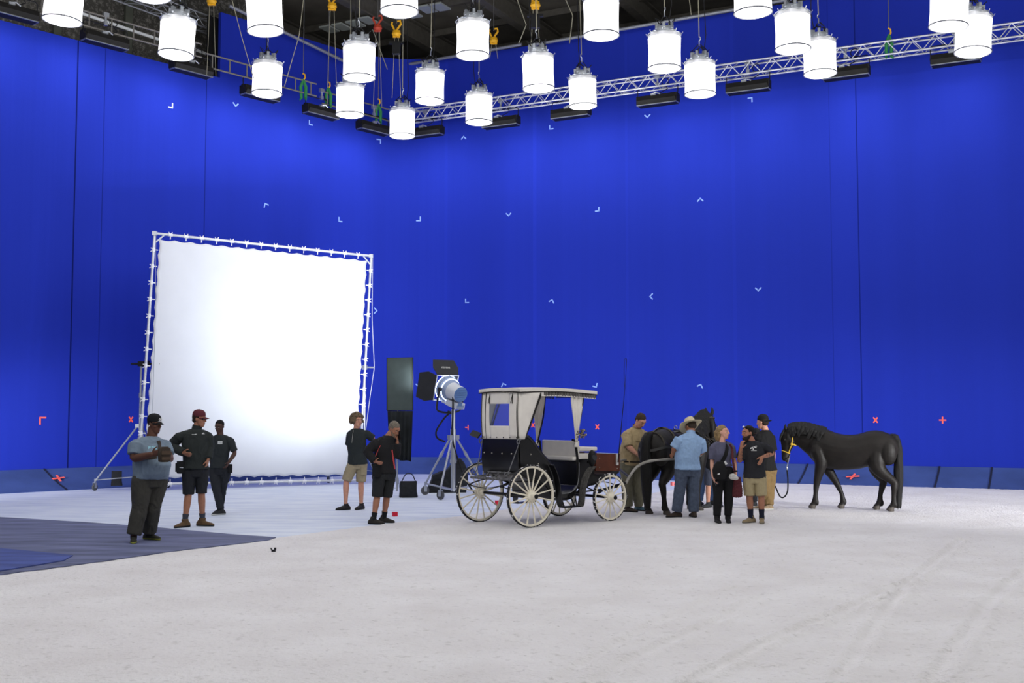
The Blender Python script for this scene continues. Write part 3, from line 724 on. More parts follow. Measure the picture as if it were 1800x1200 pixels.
# ladder beams along the left leg
LADM = mat('dull_ladder_tube', '#77746e', .6, .4)
def ladder(p0, p1, label, hgt=.36):
    a = onleft(*p0, OFFL); b = onleft(*p1, OFFL); a[2] = b[2] = (a[2]+b[2])/2
    t = root('ladder_truss', tuple(a), label, 'truss', 'ladder trusses along the low wall')
    d = nrm(b-a); L = np.linalg.norm(b-a)
    for s in (-.5, .5):
        mb = MB(); mb.tube([a+ZU*hgt*s, b+ZU*hgt*s], .024, 8); mb.build('rail', LADM, t)
    k = int(L/.62)
    for i in range(k+1):
        mb = MB(); q = a+d*(.2+i*(L-.4)/max(k, 1)); mb.tube([q-ZU*hgt*.5, q+ZU*hgt*.5], .02, 6); mb.build('rung', LADM, t)
ladder((-30, -27), (354, 97), 'long grey ladder truss before the speckled wall, above the first wash lights')
ladder((362, 99), (556, 164), 'grey ladder truss running past the end of the black drape')
ladder((566, 168), (694, 208), 'short grey ladder truss ending at the wall corner')
def pipe(pts, r, label, m=None):
    mb = MB(); mb.tube(pts, r, 8); c = np.mean(pts, axis=0); o = mb.build('scaffold_pipe', m or ALU, None); rebase(o, c); return tag(o, label, 'pipe')
GAL = mat('galvanised_pipe', '#8d9096', .5, .5)
pipe([onright(668, 122, RAMP-.5), onright(917, 78, RAMP-.5)], .05, 'grey scaffold pipe along the top of the tall wall, next to the corner', GAL)
pipe([onright(930, 80, RAMP-.5), onright(1296, 16, RAMP-.5)], .05, 'grey scaffold pipe along the top of the tall wall, behind the widest space light', GAL)
pipe([onright(1296, 15, RAMP-.5), onright(1480, -18, RAMP-.5)], .05, 'grey scaffold pipe end rising out of the picture over the tall wall', GAL)
pipe([onleft(403, 10, RAMP-.4), onleft(610, 110, RAMP-.4)], .05, 'grey scaffold pipe along the top of the tall drape near the ladder truss', GAL)
pipe([onleft(142, 23, RAMP+1.5), onleft(278, 69, RAMP+1.5)], .045, 'bright conduit along the speckled wall behind the ladder truss', mat('bright_conduit', '#dfe3e6', .4))
pipe([onleft(340, 86, RAMP+1.5), onleft(366, 96, RAMP+1.5)], .045, 'short bright conduit end beside the black drape', M.get('x') or mat('bright_conduit_end', '#dfe3e6', .4))
# smaller box truss over the dark wall, top left
def small_truss():
    a = onleft(200, -18, RAMP+.9); b = onleft(392, 54, RAMP+.9); d = nrm(b-a); L = np.linalg.norm(b-a)
    t = root('roof_truss', tuple(a), 'dull box truss high in front of the speckled wall', 'truss')
    s = N1; u = nrm(np.cross(s, d)); h = .19
    for x in (-1, 1):
        for y in (-1, 1): mb = MB(); mb.tube([a+s*h*x+u*h*y, b+s*h*x+u*h*y], .024, 6); mb.build('chord', GAL, t)
    mb = MB(); k = int(L/.4)
    for e, f, g in ((s, u, -1), (s, u, 1), (u, s, -1), (u, s, 1)):
        for i in range(k):
            q = a+d*i*.4+e*h*g; sg = 1 if i % 2 else -1; mb.tube([q+f*h*sg, q+d*.4-f*h*sg], .012, 5, False)
    mb.build('lacing', GAL, t)
small_truss()
# hoists
YEL = mat('hoist_yellow', '#d9a21c', .5); RED = mat('hoist_red', '#b5452f', .5); GRN = mat('sling_green', '#2f7d46', .8)
def hoist(px, py, Y, label, m, motor=False, drop=1.2):
    p = P(px, py, Y); drop = min(drop, p[2]-10.6); t = root('chain_hoist', tuple(p), label, 'hoist')
    mb = MB(); mb.lathe([(.02, -.08), (.09, -.07), (.13, .0), (.1, .09), (.03, .11)], 14, p); mb.box(p, (.2, .06, .2)); mb.build('hook_block', m, t)
    mb = MB(); mb.tube([p+[.0, 0, .1], p+[.06, 0, .2], p+[.12, 0, .28], p+[.1, 0, .38], p+[.02, 0, .36]], .03, 8); mb.tube([p+[-.06, 0, .12], p+[-.14, 0, .28], p+[-.12, 0, .34]], .028, 8); mb.build('hook', m, t)
    mb = MB(); mb.tube([p+[0, 0, .3], p+[0, 0, 15.5-p[2]]], .012, 5); mb.build('chain', WIRE, t)
    mb = MB()
    for s in (-1, 1): mb.tube([p+[.05*s, 0, -.05], p+[.12*s, .1, -drop]], .008, 5)
    mb.build('fall_rope', ROPE, t)
    if motor:
        mb = MB(); mb.box(p-[0, 0, .42], (.22, .18, .3)); mb.box(p-[0, 0, .25], (.4, .1, .06)); mb.tube([p-[0, 0, .3], p-[0, 0, .02]], .02, 6); mb.build('motor', BLKM, t)
hoist(372, 3, 29, 'yellow chain hoist hanging beside the black drape', YEL, drop=4)
hoist(584, 12, 30, 'yellow chain hoist hanging above the overlapping space lights', YEL, drop=5)
hoist(664, 50, 32, 'red chain hoist in front of the pale roof panels', RED, drop=3)
hoist(697, 60, 31, 'yellow chain hoist with a black motor, above the lowest space light', YEL, True, 4)
hoist(868, 72, 33, 'small yellow chain hoist at the top pipe beside a space light', YEL, drop=.5)
hoist(941, 10, 27.5, 'yellow chain hoist with a black motor over the wall corner', YEL, True, 1.2)
def sling(px, py, off, label, drop, side='l'):
    p = onleft(px, py, OFFL) if side == 'l' else onright(px, py, OFFR)
    t = root('lifting_sling', tuple(p), label, 'sling')
    mb = MB()
    for s in (-1, 1): mb.tube([p+[0, 0, .28], p+[.07*s, .02*s, .05], p+[.06*s, .05, -.25], p+[.09*s, -.02, -.33]], [.03, .05, .045, .02], 8)
    mb.build('webbing', GRN, t)
    mb = MB(); mb.tube([p+[0, 0, .26], p+[.05, 0, .32], p+[.04, 0, .42], p+[-.02, 0, .45]], .022, 8); mb.build('hook', YEL, t)
    mb = MB(); mb.tube([p+[0, 0, .44], p+[0, 0, 15.5-p[2]]], .012, 5); mb.build('chain', WIRE, t)
sling(533, 156, 0, 'green lifting sling on the ladder truss with a yellow hook, beside the drape', 1)
sling(577, 170, 0, 'green lifting sling at the short ladder truss, next to the uncovered wash light', 1)
sling(665, 199, 0, 'green lifting sling at the end of the short ladder truss in the corner', 1)
sling(1563, 80, 0, 'green lifting sling on the silver truss under a thin steel wire', 1, 'r')
def rope(pts, label, r=.01, m=ROPE):
    mb = MB(); mb.tube(pts, r, 5); o = mb.build('rope', m, None); rebase(o, pts[0]); tag(o, label, 'rope')
rope([P(406, -8, 26), P(425, 65, 26), P(446, 138, 26.2)], 'thin rope falling to the ladder truss on the near side of a space light', .009)
rope([P(534, -5, 26.5), P(526, 62, 26.5), P(500, 152, 26.6)], 'thin rope falling behind the space light over the white frame', .009)
rope([P(908, -4, 31), P(925, 44, 31), P(912, 76, 31.2)], 'knotted hemp rope under the roof beside the motor hoist', .014)
rope([P(992, -6, 31), P(1007, 28, 31), P(1001, 76, 31.2)], 'knotted hemp rope under the roof beside the widest space light', .014)
rope([P(1211, -6, 30), P(1215, 26, 30)], 'short hemp rope hanging under the roof near the steel wire', .012)
rope([P(655, 52, 33), P(681, 122, 33)], 'slack rope from the red hoist to the wall corner', .012)

# ---------------------------------------------------------------- the white diffusion frame and its two stands
def vec(*a): return np.array(a, float)
CLOTHW = mat('bleached_cloth', '#eceef2', .95, 0, .02, 2)
nt = CLOTHW.node_tree; tl_ = nt.nodes.new('ShaderNodeBsdfTranslucent'); tl_.inputs[0].default_value = (.85, .87, .9, 1); ms = nt.nodes.new('ShaderNodeMixShader'); ms.inputs[0].default_value = .28
nt.links.new(nt.nodes['Principled BSDF'].outputs[0], ms.inputs[1]); nt.links.new(tl_.outputs[0], ms.inputs[2]); nt.links.new(ms.outputs[0], nt.nodes['Material Output'].inputs['Surface'])
FRM = mat('frame_tube', '#c9ccd2', .4, .4)
def diffusion_frame():
    YL, YR = 27.3, 30.3
    bl = P(242, 851, YL); br = P(631, 843.5, YR); tl = P(272, 410, YL+.25); tr = P(652.5, 450, YR+.25)
    t = root('diffusion_frame', tuple((bl+br)/2), 'huge white cloth laced in a square tube frame, glowing under the film lamp', 'diffusion frame')
    for a, b in ((bl, br), (tl, tr), (bl, tl), (br, tr)):
        mb = MB(); mb.tube([a, b], .033, 10); mb.build('frame_tube', FRM, t)
    mb = MB()
    ex = nrm(tr-tl); ey = nrm(tl-bl)
    for c, sx, sy in ((bl, 1, 1), (br, -1, 1), (tl, 1, -1), (tr, -1, -1)):
        mb.tube([c+ex*.25*sx, c+ey*.25*sy], .02, 6); mb.box(c, (.1, .1, .1))
    mb.build('corner_brace', FRM, t)
    n = 15; B = lambda u, v: (bl*(1-u)+br*u)*(1-v)+(tl*(1-u)+tr*u)*v
    fwd = nrm(np.cross(ex, ey)); fwd = fwd*np.sign(-fwd[1])
    K = 73; g = []
    for i in range(K):
        row = []
        for j in range(K):
            u = i/(K-1); v = j/(K-1)
            sc = lambda x: .012*abs(math.sin(x*(n-1)*math.pi))          # scallops between the ties
            uu = .018+sc(v)*.55+(u)*(1-2*(.018+sc(v)*.55)); vv = .02+sc(u)*.55+v*(1-2*(.02+sc(u)*.55))
            p = B(uu, vv)+fwd*.02*math.sin(u*3)*math.sin(v*2.5)
            row.append(p)
        g.append(row)
    mb = MB(); mb.sheet(g, .006); mb.build('cloth', CLOTHW, t, True, 180)
    TIE = mat('white_tie', '#e9eaec', .8)
    for a, b, inn in ((bl, br, ey), (tl, tr, -ey), (bl, tl, ex), (br, tr, -ex)):
        for k in range(1, n):
            p = a+(b-a)*k/n
            mb = MB(); mb.tube([p+inn*.11, p, p-inn*.07+nrm(b-a)*.04], .012, 5); mb.tube([p-inn*.0, p-inn*.07-nrm(b-a)*.05], .01, 5)
            mb.tube([p+nrm(b-a)*.05, p-nrm(b-a)*.05], .038, 8); mb.build('lacing_tie', TIE, t)
    return bl, br, tl, tr
bl, br, tl, tr = diffusion_frame()
CAST = mat('caster_rubber', '#4b4d52', .7); STEEL = mat('stand_steel', '#a9adb5', .4, .65)
def caster(mb_f, mb_w, p, yaw=0., r=.085):
    c, s = math.cos(yaw), math.sin(yaw); ax = (-s, c, 0)
    o = np.array([p[0], p[1], r]); mb_w.lathe([(r*.35, -.022), (r*.93, -.022), (r, -.012), (r, .012), (r*.93, .022), (r*.35, .022)], 18, o, ax)
    A = (np.array([c, s, 0]), np.array(ax), ZU)
    for k in (-1, 1): mb_f.box(o+A[1]*.032*k+ZU*.04, (.07, .008, .13), A)
    mb_f.box(o+ZU*.105, (.075, .075, .012), A); mb_f.tube([o+ZU*.1, o+ZU*.2], .018, 8)
def roller_stand(px, base_y, topz, spread, angs, label, name='roller_stand', head=None, yat=.95, Y0=None):
    c = G(px, base_y) if Y0 is None else vec(P(px, 700, Y0)[0], Y0, 0)
    t = root(name, (c[0], c[1], 0), label, 'light stand')
    mb = MB(); mb.tube([c+ZU*.28, c+ZU*min(topz, 1.25)], .042, 12); mb.tube([c+ZU*1.15, c+ZU*1.27], .055, 12); mb.build('column', STEEL, t)
    mb = MB(); mb.tube([c+ZU*1.2, c+ZU*topz], .03, 12); mb.tube([c+ZU*(topz*.5+.7), c+ZU*(topz*.5+.82)], .045, 10); mb.build('riser', STEEL, t)
    for a in angs:
        d = vec(math.cos(a), math.sin(a), 0); f = c+d*spread
        mb = MB(); mb.tube([c+ZU*yat*1.0+d*.05, f+ZU*.22], .022, 8); mb.tube([c+ZU*.33+d*.03, f+ZU*.25], .013, 6); mb.box(c+ZU*yat+d*.06, (.1, .05, .09), (d, np.cross(ZU, d), ZU))
        leg = mb.build('leg', STEEL, t)
        m1, m2 = MB(), MB(); caster(m1, m2, f, a+1.1); m1.build('caster_fork', STEEL, leg); m2.build('caster_wheel', CAST, leg)
    return t, c
tL, cL = roller_stand(247, 0, 3.05, 1.02, [math.radians(a) for a in (187, 305, 65)], 'tall steel roller stand holding the near edge of the white frame', yat=1.55, Y0=27.6)
mb = MB(); hp = cL+ZU*3.05; mb.tube([hp+vec(-.25, 0, 0), hp+vec(.45, 0, 0)], .022, 8); mb.box(hp, (.14, .1, .12)); mb.box(hp+vec(.14, 0, 0), (.1, .1, .16)); mb.build('grip_arm', BLKM, tL)
tR, cR = roller_stand(641, 0, 3.1, .95, [math.radians(a) for a in (195, 330, 80)], 'steel roller stand behind the far edge of the white frame', yat=.9, Y0=30.9)
mb = MB(); hp = cR+ZU*3.1; mb.tube([hp+vec(-.3, -.4, 0), hp+vec(.25, .0, 0)], .022, 8); mb.box(hp, (.12, .1, .12)); mb.build('grip_arm', STEEL, tR)
rope([P(655, 452, 30.6), P(654, 560, 30.7), P(658, 645, 31.0), P(648, 715, 31.1), P(641, 770, 31.2)], 'thin white line strung down the far edge of the white frame', .009, mat('white_line', '#cfd3da', .8))
rope([P(274, 412, 27.2), P(273, 560, 27.1), P(269, 700, 27.1), P(266, 740, 27.1)], 'thin grey line hanging in front of the near edge of the white cloth', .006, mat('grey_line', '#9aa0a8', .8))
BAGM = mat('black_canvas', '#1b1d22', .85, 0, .3, 14, .3, 30)
def sandbag(c, w, h, d, yaw, label, floppy=.0, name='sandbag', seed=1, handle=True):
    t = root(name, tuple(c), label, 'sandbag')
    ca, sa = math.cos(yaw), math.sin(yaw); A = np.array([[ca, sa, 0], [-sa, ca, 0], [0, 0, 1]])
    R = []
    for z, sx, sy in ((0, 1.1, 1.0), (.06, 1.12, 1.08), (.35, 1.0, 1.0), (.7, .97, .7), (.93, 1.0, .35), (1, 1.0, .12)):
        R.append([np.array(c)+A[0]*(w/2*sx*np.sign(math.cos(a))*abs(math.cos(a))**.55+floppy*z*w)+A[1]*d/2*sy*np.sign(math.sin(a))*abs(math.sin(a))**.6+ZU*h*z for a in np.linspace(0, 2*math.pi, 28, endpoint=False)])
    mb = MB(); mb.rings(R); me = mb.mesh('bag'); b = link('bag_body', me, BAGM, None)
    v = co(me); v += (fbm(v*9, seed, 3)[:, None]-.45)*.04*np.array([1, 1, .2]); v[:, 2] = np.maximum(v[:, 2], c[2]+.002); setco(me, v-np.array(c)); b.parent = t; WM[b.name] = WM[t.name]
    if handle:
        mb = MB(); c = np.array(c); mb.tube(spline([c-A[0]*w*.4+ZU*h*.97, c-A[0]*w*.15+ZU*h*1.42, c+A[0]*w*.2+ZU*h*1.4, c+A[0]*w*.4+ZU*h*.97], 12), .012, 6); mb.build('handle', BAGM, t)
    return t
# a bag hung on the left stand's cross brace
hb = P(209, 830, 27.9); sandbag(vec(hb[0], 27.75, .10), .24, .36, .1, .3, 'small dark net bag hung on the brace of the stand by the wall', handle=False, seed=4, name='net_bag')

# ---------------------------------------------------------------- black flag on its stand
def flag():
    Y = 25.8; c = vec(P(699, 700, Y)[0], Y, 0); t = root('flag_stand', (c[0], c[1], 0), 'tall black floppy flag on a thin stand, its lower flap hanging loose', 'flag')
    FL = mat('flag_cloth', '#4a5352', .95, 0, .1, 5, spec=.03); FL2 = mat('flag_flap', '#25282a', .9, 0, .3, 3, spec=.05)
    a = P(680.5, 721, Y-.05); b = P(725.5, 721, Y-.05); a2 = P(680.5, 629, Y-.05); b2 = P(725.5, 628, Y-.05)
    g = [[a*(1-u)*(1-v)+b*u*(1-v)+a2*(1-u)*v+b2*u*v for v in np.linspace(0, 1, 6)] for u in np.linspace(0, 1, 6)]
    mb = MB(); mb.sheet(g, .02); mb.build('flag_panel', FL, t, False)
    mb = MB(); mb.tube([a, a2, b2, b, a], .014, 6); mb.build('flag_frame', BLKM, t)
    c0 = P(681, 722, Y-.1); c1 = P(725.5, 722, Y-.1); d0 = P(685, 803, Y-.1); d1 = P(722, 812, Y-.1); g = []
    for u in np.linspace(0, 1, 40):
        g.append([(c0*(1-u)+c1*u)*(1-v)+(d0*(1-u)+d1*u)*v+vec(0, .04*math.sin(u*34)*(.3+v*.7)+.02*math.sin(u*13+2), .02*math.sin(u*9)*v) for v in np.linspace(0, 1, 8)])
    mb = MB(); mb.sheet(g, .008); mb.build('flap', FL2, t, True, 180)
    mb = MB(); mb.tube([c+ZU*.12, c+ZU*1.9], .016, 10); mb.tube([c+ZU*1.85, c+ZU*3.05], .012, 8); mb.tube([c+ZU*.1, c+ZU*.42], .024, 10); mb.build('pole', STEEL, t)
    mb = MB(); q = c+ZU*1.95; mb.box(q, (.07, .09, .08)); mb.tube([q, q+vec(-.25, -.02, -.02)], .01, 6); mb.tube([q, q+vec(.36, -.02, 0)], .01, 6); mb.build('grip_head', BLKM, t)
    for k, ang in enumerate((200, 320, 85)):
        d = vec(math.cos(math.radians(ang)), math.sin(math.radians(ang)), 0)
        mb = MB(); z = .17+.11*k; mb.tube([c+ZU*z, c+d*.12+ZU*z, c+d*.42+ZU*.012], .011, 6); mb.build('leg', STEEL, t)
flag()
sandbag(G(718, 874), .38, .36, .22, .2, 'black sandbag with a strap handle on the floor beside the flag stand', seed=2)
def slumped_bag():
    c = P(787, 854, 26.9)*vec(1, 1, 0); mb = MB()
    mb.prism([(-.52, 0), (.42, 0), (.47, .3), (.42, .62), (.28, .80), (.12, .70), (-.02, .52), (-.36, .40), (-.42, .2)], .34, c, ((1, .12, 0), (0, 0, 1), (.12, -1, 0)))
    me = remesh(mb, .016, 8, .6, 'equipment_bag'); v = co(me); v += nor(me)*((fbm(v*7, 3, 3)-.45)*.07)[:, None]; v[:, 2] = np.maximum(v[:, 2], .002); setco(me, v); shift(me, c)
    o = link('equipment_bag', me, BAGM, None, True, 180); o.location = c; tag(o, 'big slumped black bag on the floor behind the film lamp stand', 'bag')
slumped_bag()
REDM = mat('red_paint', '#d0203a', .6)
def marker_block(px, py, label, m=REDM, s=.075, z=0):
    p = G(px, py, z); mb = MB(); mb.box(p+ZU*s/2, (s*1.1, s, s), ((.9, .43, 0), (-.43, .9, 0), (0, 0, 1))); o = mb.build('floor_marker', m, None, False); rebase(o, p); tag(o, label, 'marker')
marker_block(694, 907, 'small red cube on the blue floor beside the man on the phone')
marker_block(875, 887, 'small red cube on the floor under the back of the carriage', s=.085)
marker_block(1183, 853, 'small coral-red block on the floor beyond the harnessed horse', mat('coral_block', '#e07070', .7), .09)
p = G(481, 969, .015); mb = MB(); mb.box(p+ZU*.012, (.05, .045, .025)); mb.box(p+vec(.02, 0, .035), (.022, .03, .03)); mb.tube([p+vec(-.025, 0, .02), p+vec(-.04, .01, .045)], .008, 6); o = mb.build('cable_clip', mat('black_plastic', '#16181d', .5), None, False); rebase(o, p); tag(o, 'tiny black clip lying alone on the white salt', 'clip')

# ---------------------------------------------------------------- the film lamp on its wheeled stand
def film_lamp():
    Y = 25.4; c = vec(P(797, 700, Y)[0], Y, 0)
    t = root('film_lamp', (c[0], c[1], 0), 'big switched-on film lamp with open barn doors, blue-grey back, on a wheeled stand', 'film lamp')
    ps = Y/2000
    for px, py, ly in ((775, 878, 24.5), (748, 868, 26.0), (851, 872, 26.1)):
        f = vec(P(px, 700, ly)[0], ly, 0); hub = c+ZU*(P(797, 770, Y)[2]); d = nrm(f-c)
        mb = MB(); mb.tube([hub+d*.1, f+ZU*.24], .024, 10); m_ = hub+d*.1+(f+ZU*.24-hub-d*.1)*.3; mb.tube([m_, m_+nrm(f-hub)*.12], .036, 8)
        mb.tube([c+ZU*.16, f+ZU*.26], .02, 8); mb.box(hub+d*.08+ZU*.02, (.16, .06, .1), (d, np.cross(ZU, d), ZU)); leg = mb.build('leg', STEEL, t)
        m1, m2 = MB(), MB(); caster(m1, m2, f, math.atan2(d[1], d[0])+1.2, .1); m1.build('caster_fork', STEEL, leg); m2.build('caster_wheel', CAST, leg)
    top = P(797, 719, Y)
    mb = MB(); mb.tube([c+ZU*.12, c+ZU*.78], .05, 12); mb.tube([c+ZU*.74, c+ZU*.82], .075, 12); mb.tube([c+ZU*.78, c+ZU*1.5], .062, 12); mb.tube([c+ZU*1.3, vec(c[0], c[1], top[2])], .045, 12); mb.build('column', STEEL, t)
    ctr = P(794, 686, Y); aim = nrm(P(575, 585, 30.1)-ctr); 
    side = nrm(np.cross(aim, ZU)); up = np.cross(side, aim)
    GREY = mat('lamp_blue_grey', '#8c9bb8', .45, .2); PALE = mat('lamp_pale_grey', '#c9ccd4', .45, .2)
    LS = .78; X = lambda a, s=0, u=0: ctr+LS*(aim*a+side*s+up*u)
    mb = MB(); mb.lathe([(r_*LS, z_*LS) for r_, z_ in [(.05, -.47), (.20, -.47), (.225, -.44), (.235, -.1), (.255, -.05)]], 28, ctr, aim); mb.build('rear_housing', PALE, t)
    mb = MB()
    mb.lathe([(r_*LS, z_*LS) for r_, z_ in [(.215, -.485), (.222, -.47), (.05, -.475), (.05, -.485)]], 28, ctr, aim)
    for k in range(7):
        z = -.15+.05*k; w = math.sqrt(max(.01, .2**2-z*z)); mb.box(X(-.49, 0, z), (.02, 1.5*w, .022), (aim, side, up))
    mb.build('rear_grille', mat('grille_blue', '#5f7fb0', .5, .2), t)
    mb = MB(); mb.lathe([(r_*LS, z_*LS) for r_, z_ in [(.25, -.06), (.30, .0), (.31, .06), (.285, .08)]], 32, ctr, aim)
    mb.lathe([(r_*LS, z_*LS) for r_, z_ in [(.30, .07), (.365, .12), (.37, .26), (.35, .26)]], 32, ctr, aim)
    for k in range(12):
        a = k*math.pi/6; e = side*math.cos(a)+up*math.sin(a); mb.box(X(.2)+e*.375*LS, (.04, .025, .025), (aim, e, np.cross(aim, e)))
    mb.build('lens_barrel', GREY, t)
    HOT = mat('lamp_glow', (.72, .82, 1), .5, emit=14)
    mb = MB(); mb.lathe([(r_*LS, z_*LS) for r_, z_ in [(.305, .068), (.325, .066), (.325, .078), (.305, .08)]], 32, ctr, aim, closed=False); mb.lathe([(r_*LS, z_*LS) for r_, z_ in [(.36, .262), (.382, .262), (.382, .275), (.36, .275)]], 36, ctr, aim); mb.build('glowing_ring', HOT, t)
    mb = MB(); mb.lathe([(r_*LS, z_*LS) for r_, z_ in [(.01, .25), (.2, .27), (.34, .245)]], 32, ctr, aim); mb.build('lens', mat('lens_glow', (.9, .95, 1), .2, emit=40), t)
    mb = MB(); mb.box(X(-.28, 0, -.33), (.4, .24, .13), (aim, side, up)); mb.box(X(-.1, 0, -.38), (.55, .2, .04), (aim, side, up)); mb.build('ballast_box', PALE, t, False)
    mb = MB(); 
    for k in range(4): mb.box(X(-.535, 0, -.39+.035*k), (.02, .19, .014), (aim, side, up))
    mb.box(X(-.535, -.02, -.27), (.03, .1, .06), (aim, side, up)); mb.build('ballast_vent', mat('vent_blue', '#55709c', .5), t, False)
    # frame and barn doors
    mb = MB(); q = [X(.3, s*.37, u*.37) for s, u in ((-1, -1), (1, -1), (1, 1), (-1, 1))]; mb.tube(q, .016, 6, closed=True); mb.build('barn_door_frame', mat('door_frame_white', '#d6dae6', .4, .4), t)
    BD = mat('barn_door_black', '#26272b', .6, .1, .1, 8)
    def door(h, e, w0, w1, L, tilt, label=None):
        """hinged at centre h, running along e, opening outward; tilt = angle from the aim"""
        out = nrm(h-X(.3)); d = aim*math.cos(tilt)+out*math.sin(tilt); n = np.cross(e, d)
        mb = MB(); mb.prism([(-w0/2, 0), (w0/2, 0), (w1/2, L*.5), (w1/2*.82, L), (-w1/2*.82, L), (-w1/2, L*.5)], .012, h, (e, d, n)); return mb
    dt = door(X(.3, 0, .37), side, .56, .68, .40, math.radians(46)).build('barn_door', BD, t, False)
    hh = X(.3, 0, .37); d = aim*math.cos(math.radians(46))+up*math.sin(math.radians(46)); n = np.cross(side, d); n = n*np.sign(np.dot(n, -aim)+1e-6)
    mb = MB()                                             # the worn maker's lettering reads only as pale strokes
    for k in range(8): mb.box(hh+d*.2+side*(-.11+.03*k)+n*.009, (.018, .045 if k % 3 else .035, .004), (side, d, n))
    mb.build('lettering', mat('worn_white_letters', '#a9a9a6', .7), dt, False)
    for sg, tl_ in ((1, 20), (-1, 50)): door(X(.3, sg*.37, 0), up, .56, .68, .40, math.radians(tl_)).build('barn_door', BD, t, False)
    door(X(.3, 0, -.37), side, .56, .68, .40, math.radians(10)).build('barn_door', BD, t, False)
    # yoke and cables
    yk = P(797, 735, Y)
    mb = MB(); mb.tube(spline([X(0, -.42, .05), X(0, -.43, -.4), X(.0, -.36, -.6), X(0, 0, -.66), X(0, .36, -.6), X(0, .43, -.4), X(0, .42, .05)], 30), .022, 8); 
    for s in (-1, 1): mb.tube([X(0, .37*s, .03), X(0, .46*s, .03)], .045, 10)
    mb.tube([vec(c[0], c[1], top[2]-.1), X(0, 0, -.64)], .035, 10); mb.build('yoke', mat('yoke_dark', '#2c2e34', .5, .4), t)
    mb = MB(); mb.tube(spline([P(789, 727, Y-.15), P(780, 736, Y-.12), P(767, 757, Y-.15), P(769, 770, Y-.1), P(782, 776, Y-.05)], 14), .02, 6)
    mb.tube(spline([P(796, 690, Y-.3), P(796, 730, Y-.25), P(795, 770, Y-.1), P(806, 810, Y), P(823, 850, Y-.1), P(838, 869, Y-.3), P(860, 880, Y-.6)], 24), .02, 6); mb.build('power_cable', CABLE, t)
    sp = lamp('spot_beam', 'SPOT', tuple(X(.42)), HMI_W, (.86, .93, 1), .25); sp.rotation_euler = Vector(nrm(P(520, 600, 29.4)-ctr)).to_track_quat('-Z', 'Y').to_euler(); sp.data.spot_size = math.radians(80); sp.data.spot_blend = 1.0
film_lamp()

# ---------------------------------------------------------------- people
def ori(yaw, pitch=0., roll=0.):
    """rows: side (to the figure's left when yaw=0 faces the camera -> +x), forward, up.  yaw 0 faces the camera, +90 faces +x; pitch>0 looks down"""
    y = math.radians(yaw); p = math.radians(pitch); r = math.radians(roll)
    f = vec(math.sin(y), -math.cos(y), 0); s = vec(math.cos(y), math.sin(y), 0); u = ZU
    f, u = f*math.cos(p)-u*math.sin(p), u*math.cos(p)+f*math.sin(p)
    s, u = s*math.cos(r)+u*math.sin(r), u*math.cos(r)-s*math.sin(r)
    return np.array([s, f, u])
EYEW = mat('eye_white', '#cfc8c2', .4); EYED = mat('eye_dark', '#231a16', .3)
def skin(name, c, lips, brow): return [mat(name, c, .55, 0, .10, 25, .05, 60, spec=.35), mat(name+'_lips', lips, .5), mat(name+'_brow', brow, .8), EYEW, EYED]
SK_LIGHT = skin('fair_skin', '#c48f78', '#ad7264', '#5c4433'); SK_TAN = skin('tanned_skin', '#a06f57', '#8f5f4f', '#33261e')
SK_DARK = skin('dark_skin', '#5a3a2c', '#5a322c', '#17110e'); SK_DEEP = skin('deep_skin', '#4a3128', '#4d2c28', '#100c0a')
SK_PINK = skin('pink_skin', '#d3a08c', '#bd7d70', '#8a6a4a')
def head_pieces(mb, c, A, k):
    pt = lambda s, f, u: c+k*(A[0]*s+A[1]*f+A[2]*u)
    mb.ell(pt(0, -.012, .028), (.075*k, .095*k, .088*k), A, 20, 14)
    R = []
    for u, f0, a, b in ((-.118, .052, .018, .016), (-.108, .046, .036, .036), (-.09, .036, .049, .052), (-.065, .026, .058, .064), (-.035, .018, .065, .073), (0, .010, .070, .083), (.035, .004, .073, .090), (.06, 0, .07, .088)):
        R.append([pt(a*math.cos(t), f0+b*math.sin(t)*(1 if math.sin(t) > 0 else .9), u) for t in np.linspace(0, 2*math.pi, 22, endpoint=False)])
    mb.rings(R)
    mb.tube([pt(0, .088, .03), pt(0, .100, .002), pt(0, .114, -.022), pt(0, .100, -.034)], [.008*k, .010*k, .013*k, .009*k], 10)
    mb.ell(pt(0, .100, -.028), (.018*k, .012*k, .009*k), A, 10, 6)
    mb.tube([pt(s, .088-abs(s)*.35+.006, .030) for s in (-.05, -.03, -.012, 0, .012, .03, .05)], .0095*k, 8, round_=True)
    mb.ell(pt(0, .088, -.055), (.024*k, .010*k, .007*k), A, 12, 6); mb.ell(pt(0, .086, -.068), (.021*k, .010*k, .007*k), A, 12, 6)
    for s in (-1, 1):
        mb.ell(pt(s*.032, .078, .010), (.015*k, .013*k, .012*k), A, 12, 8)
        mb.ell(pt(s*.046, .060, -.022), (.018*k, .02*k, .018*k), A, 10, 6)
        mb.ell(pt(s*.076, -.006, -.002), (.009*k, .019*k, .031*k), A, 12, 8)
def paint_head(me, c, A, k, off):
    p = (cen(me)+off-c) @ A.T/k; s, f, u = p[:, 0], p[:, 1], p[:, 2]
    mi = np.zeros(len(p), int)
    mi[(np.abs(s) < .025) & (f > .082) & (u > -.074) & (u < -.048) & (np.hypot(s/.026, (u+.061)/.0125) < 1)] = 1
    for q in (-1, 1):
        e = np.hypot((s-q*.032)/.0125, (u-.011)/.0048) < 1; mi[e & (f > .05)] = 3
        mi[(np.hypot(s-q*.032, u-.011) < .0052) & (f > .05)] = 4
        mi[(np.abs(s-q*.034) < .020) & (np.abs(u-.033+.12*np.abs(s-q*.03)) < .005) & (f > .05)] = 2
    me.polygons.foreach_set('material_index', mi)
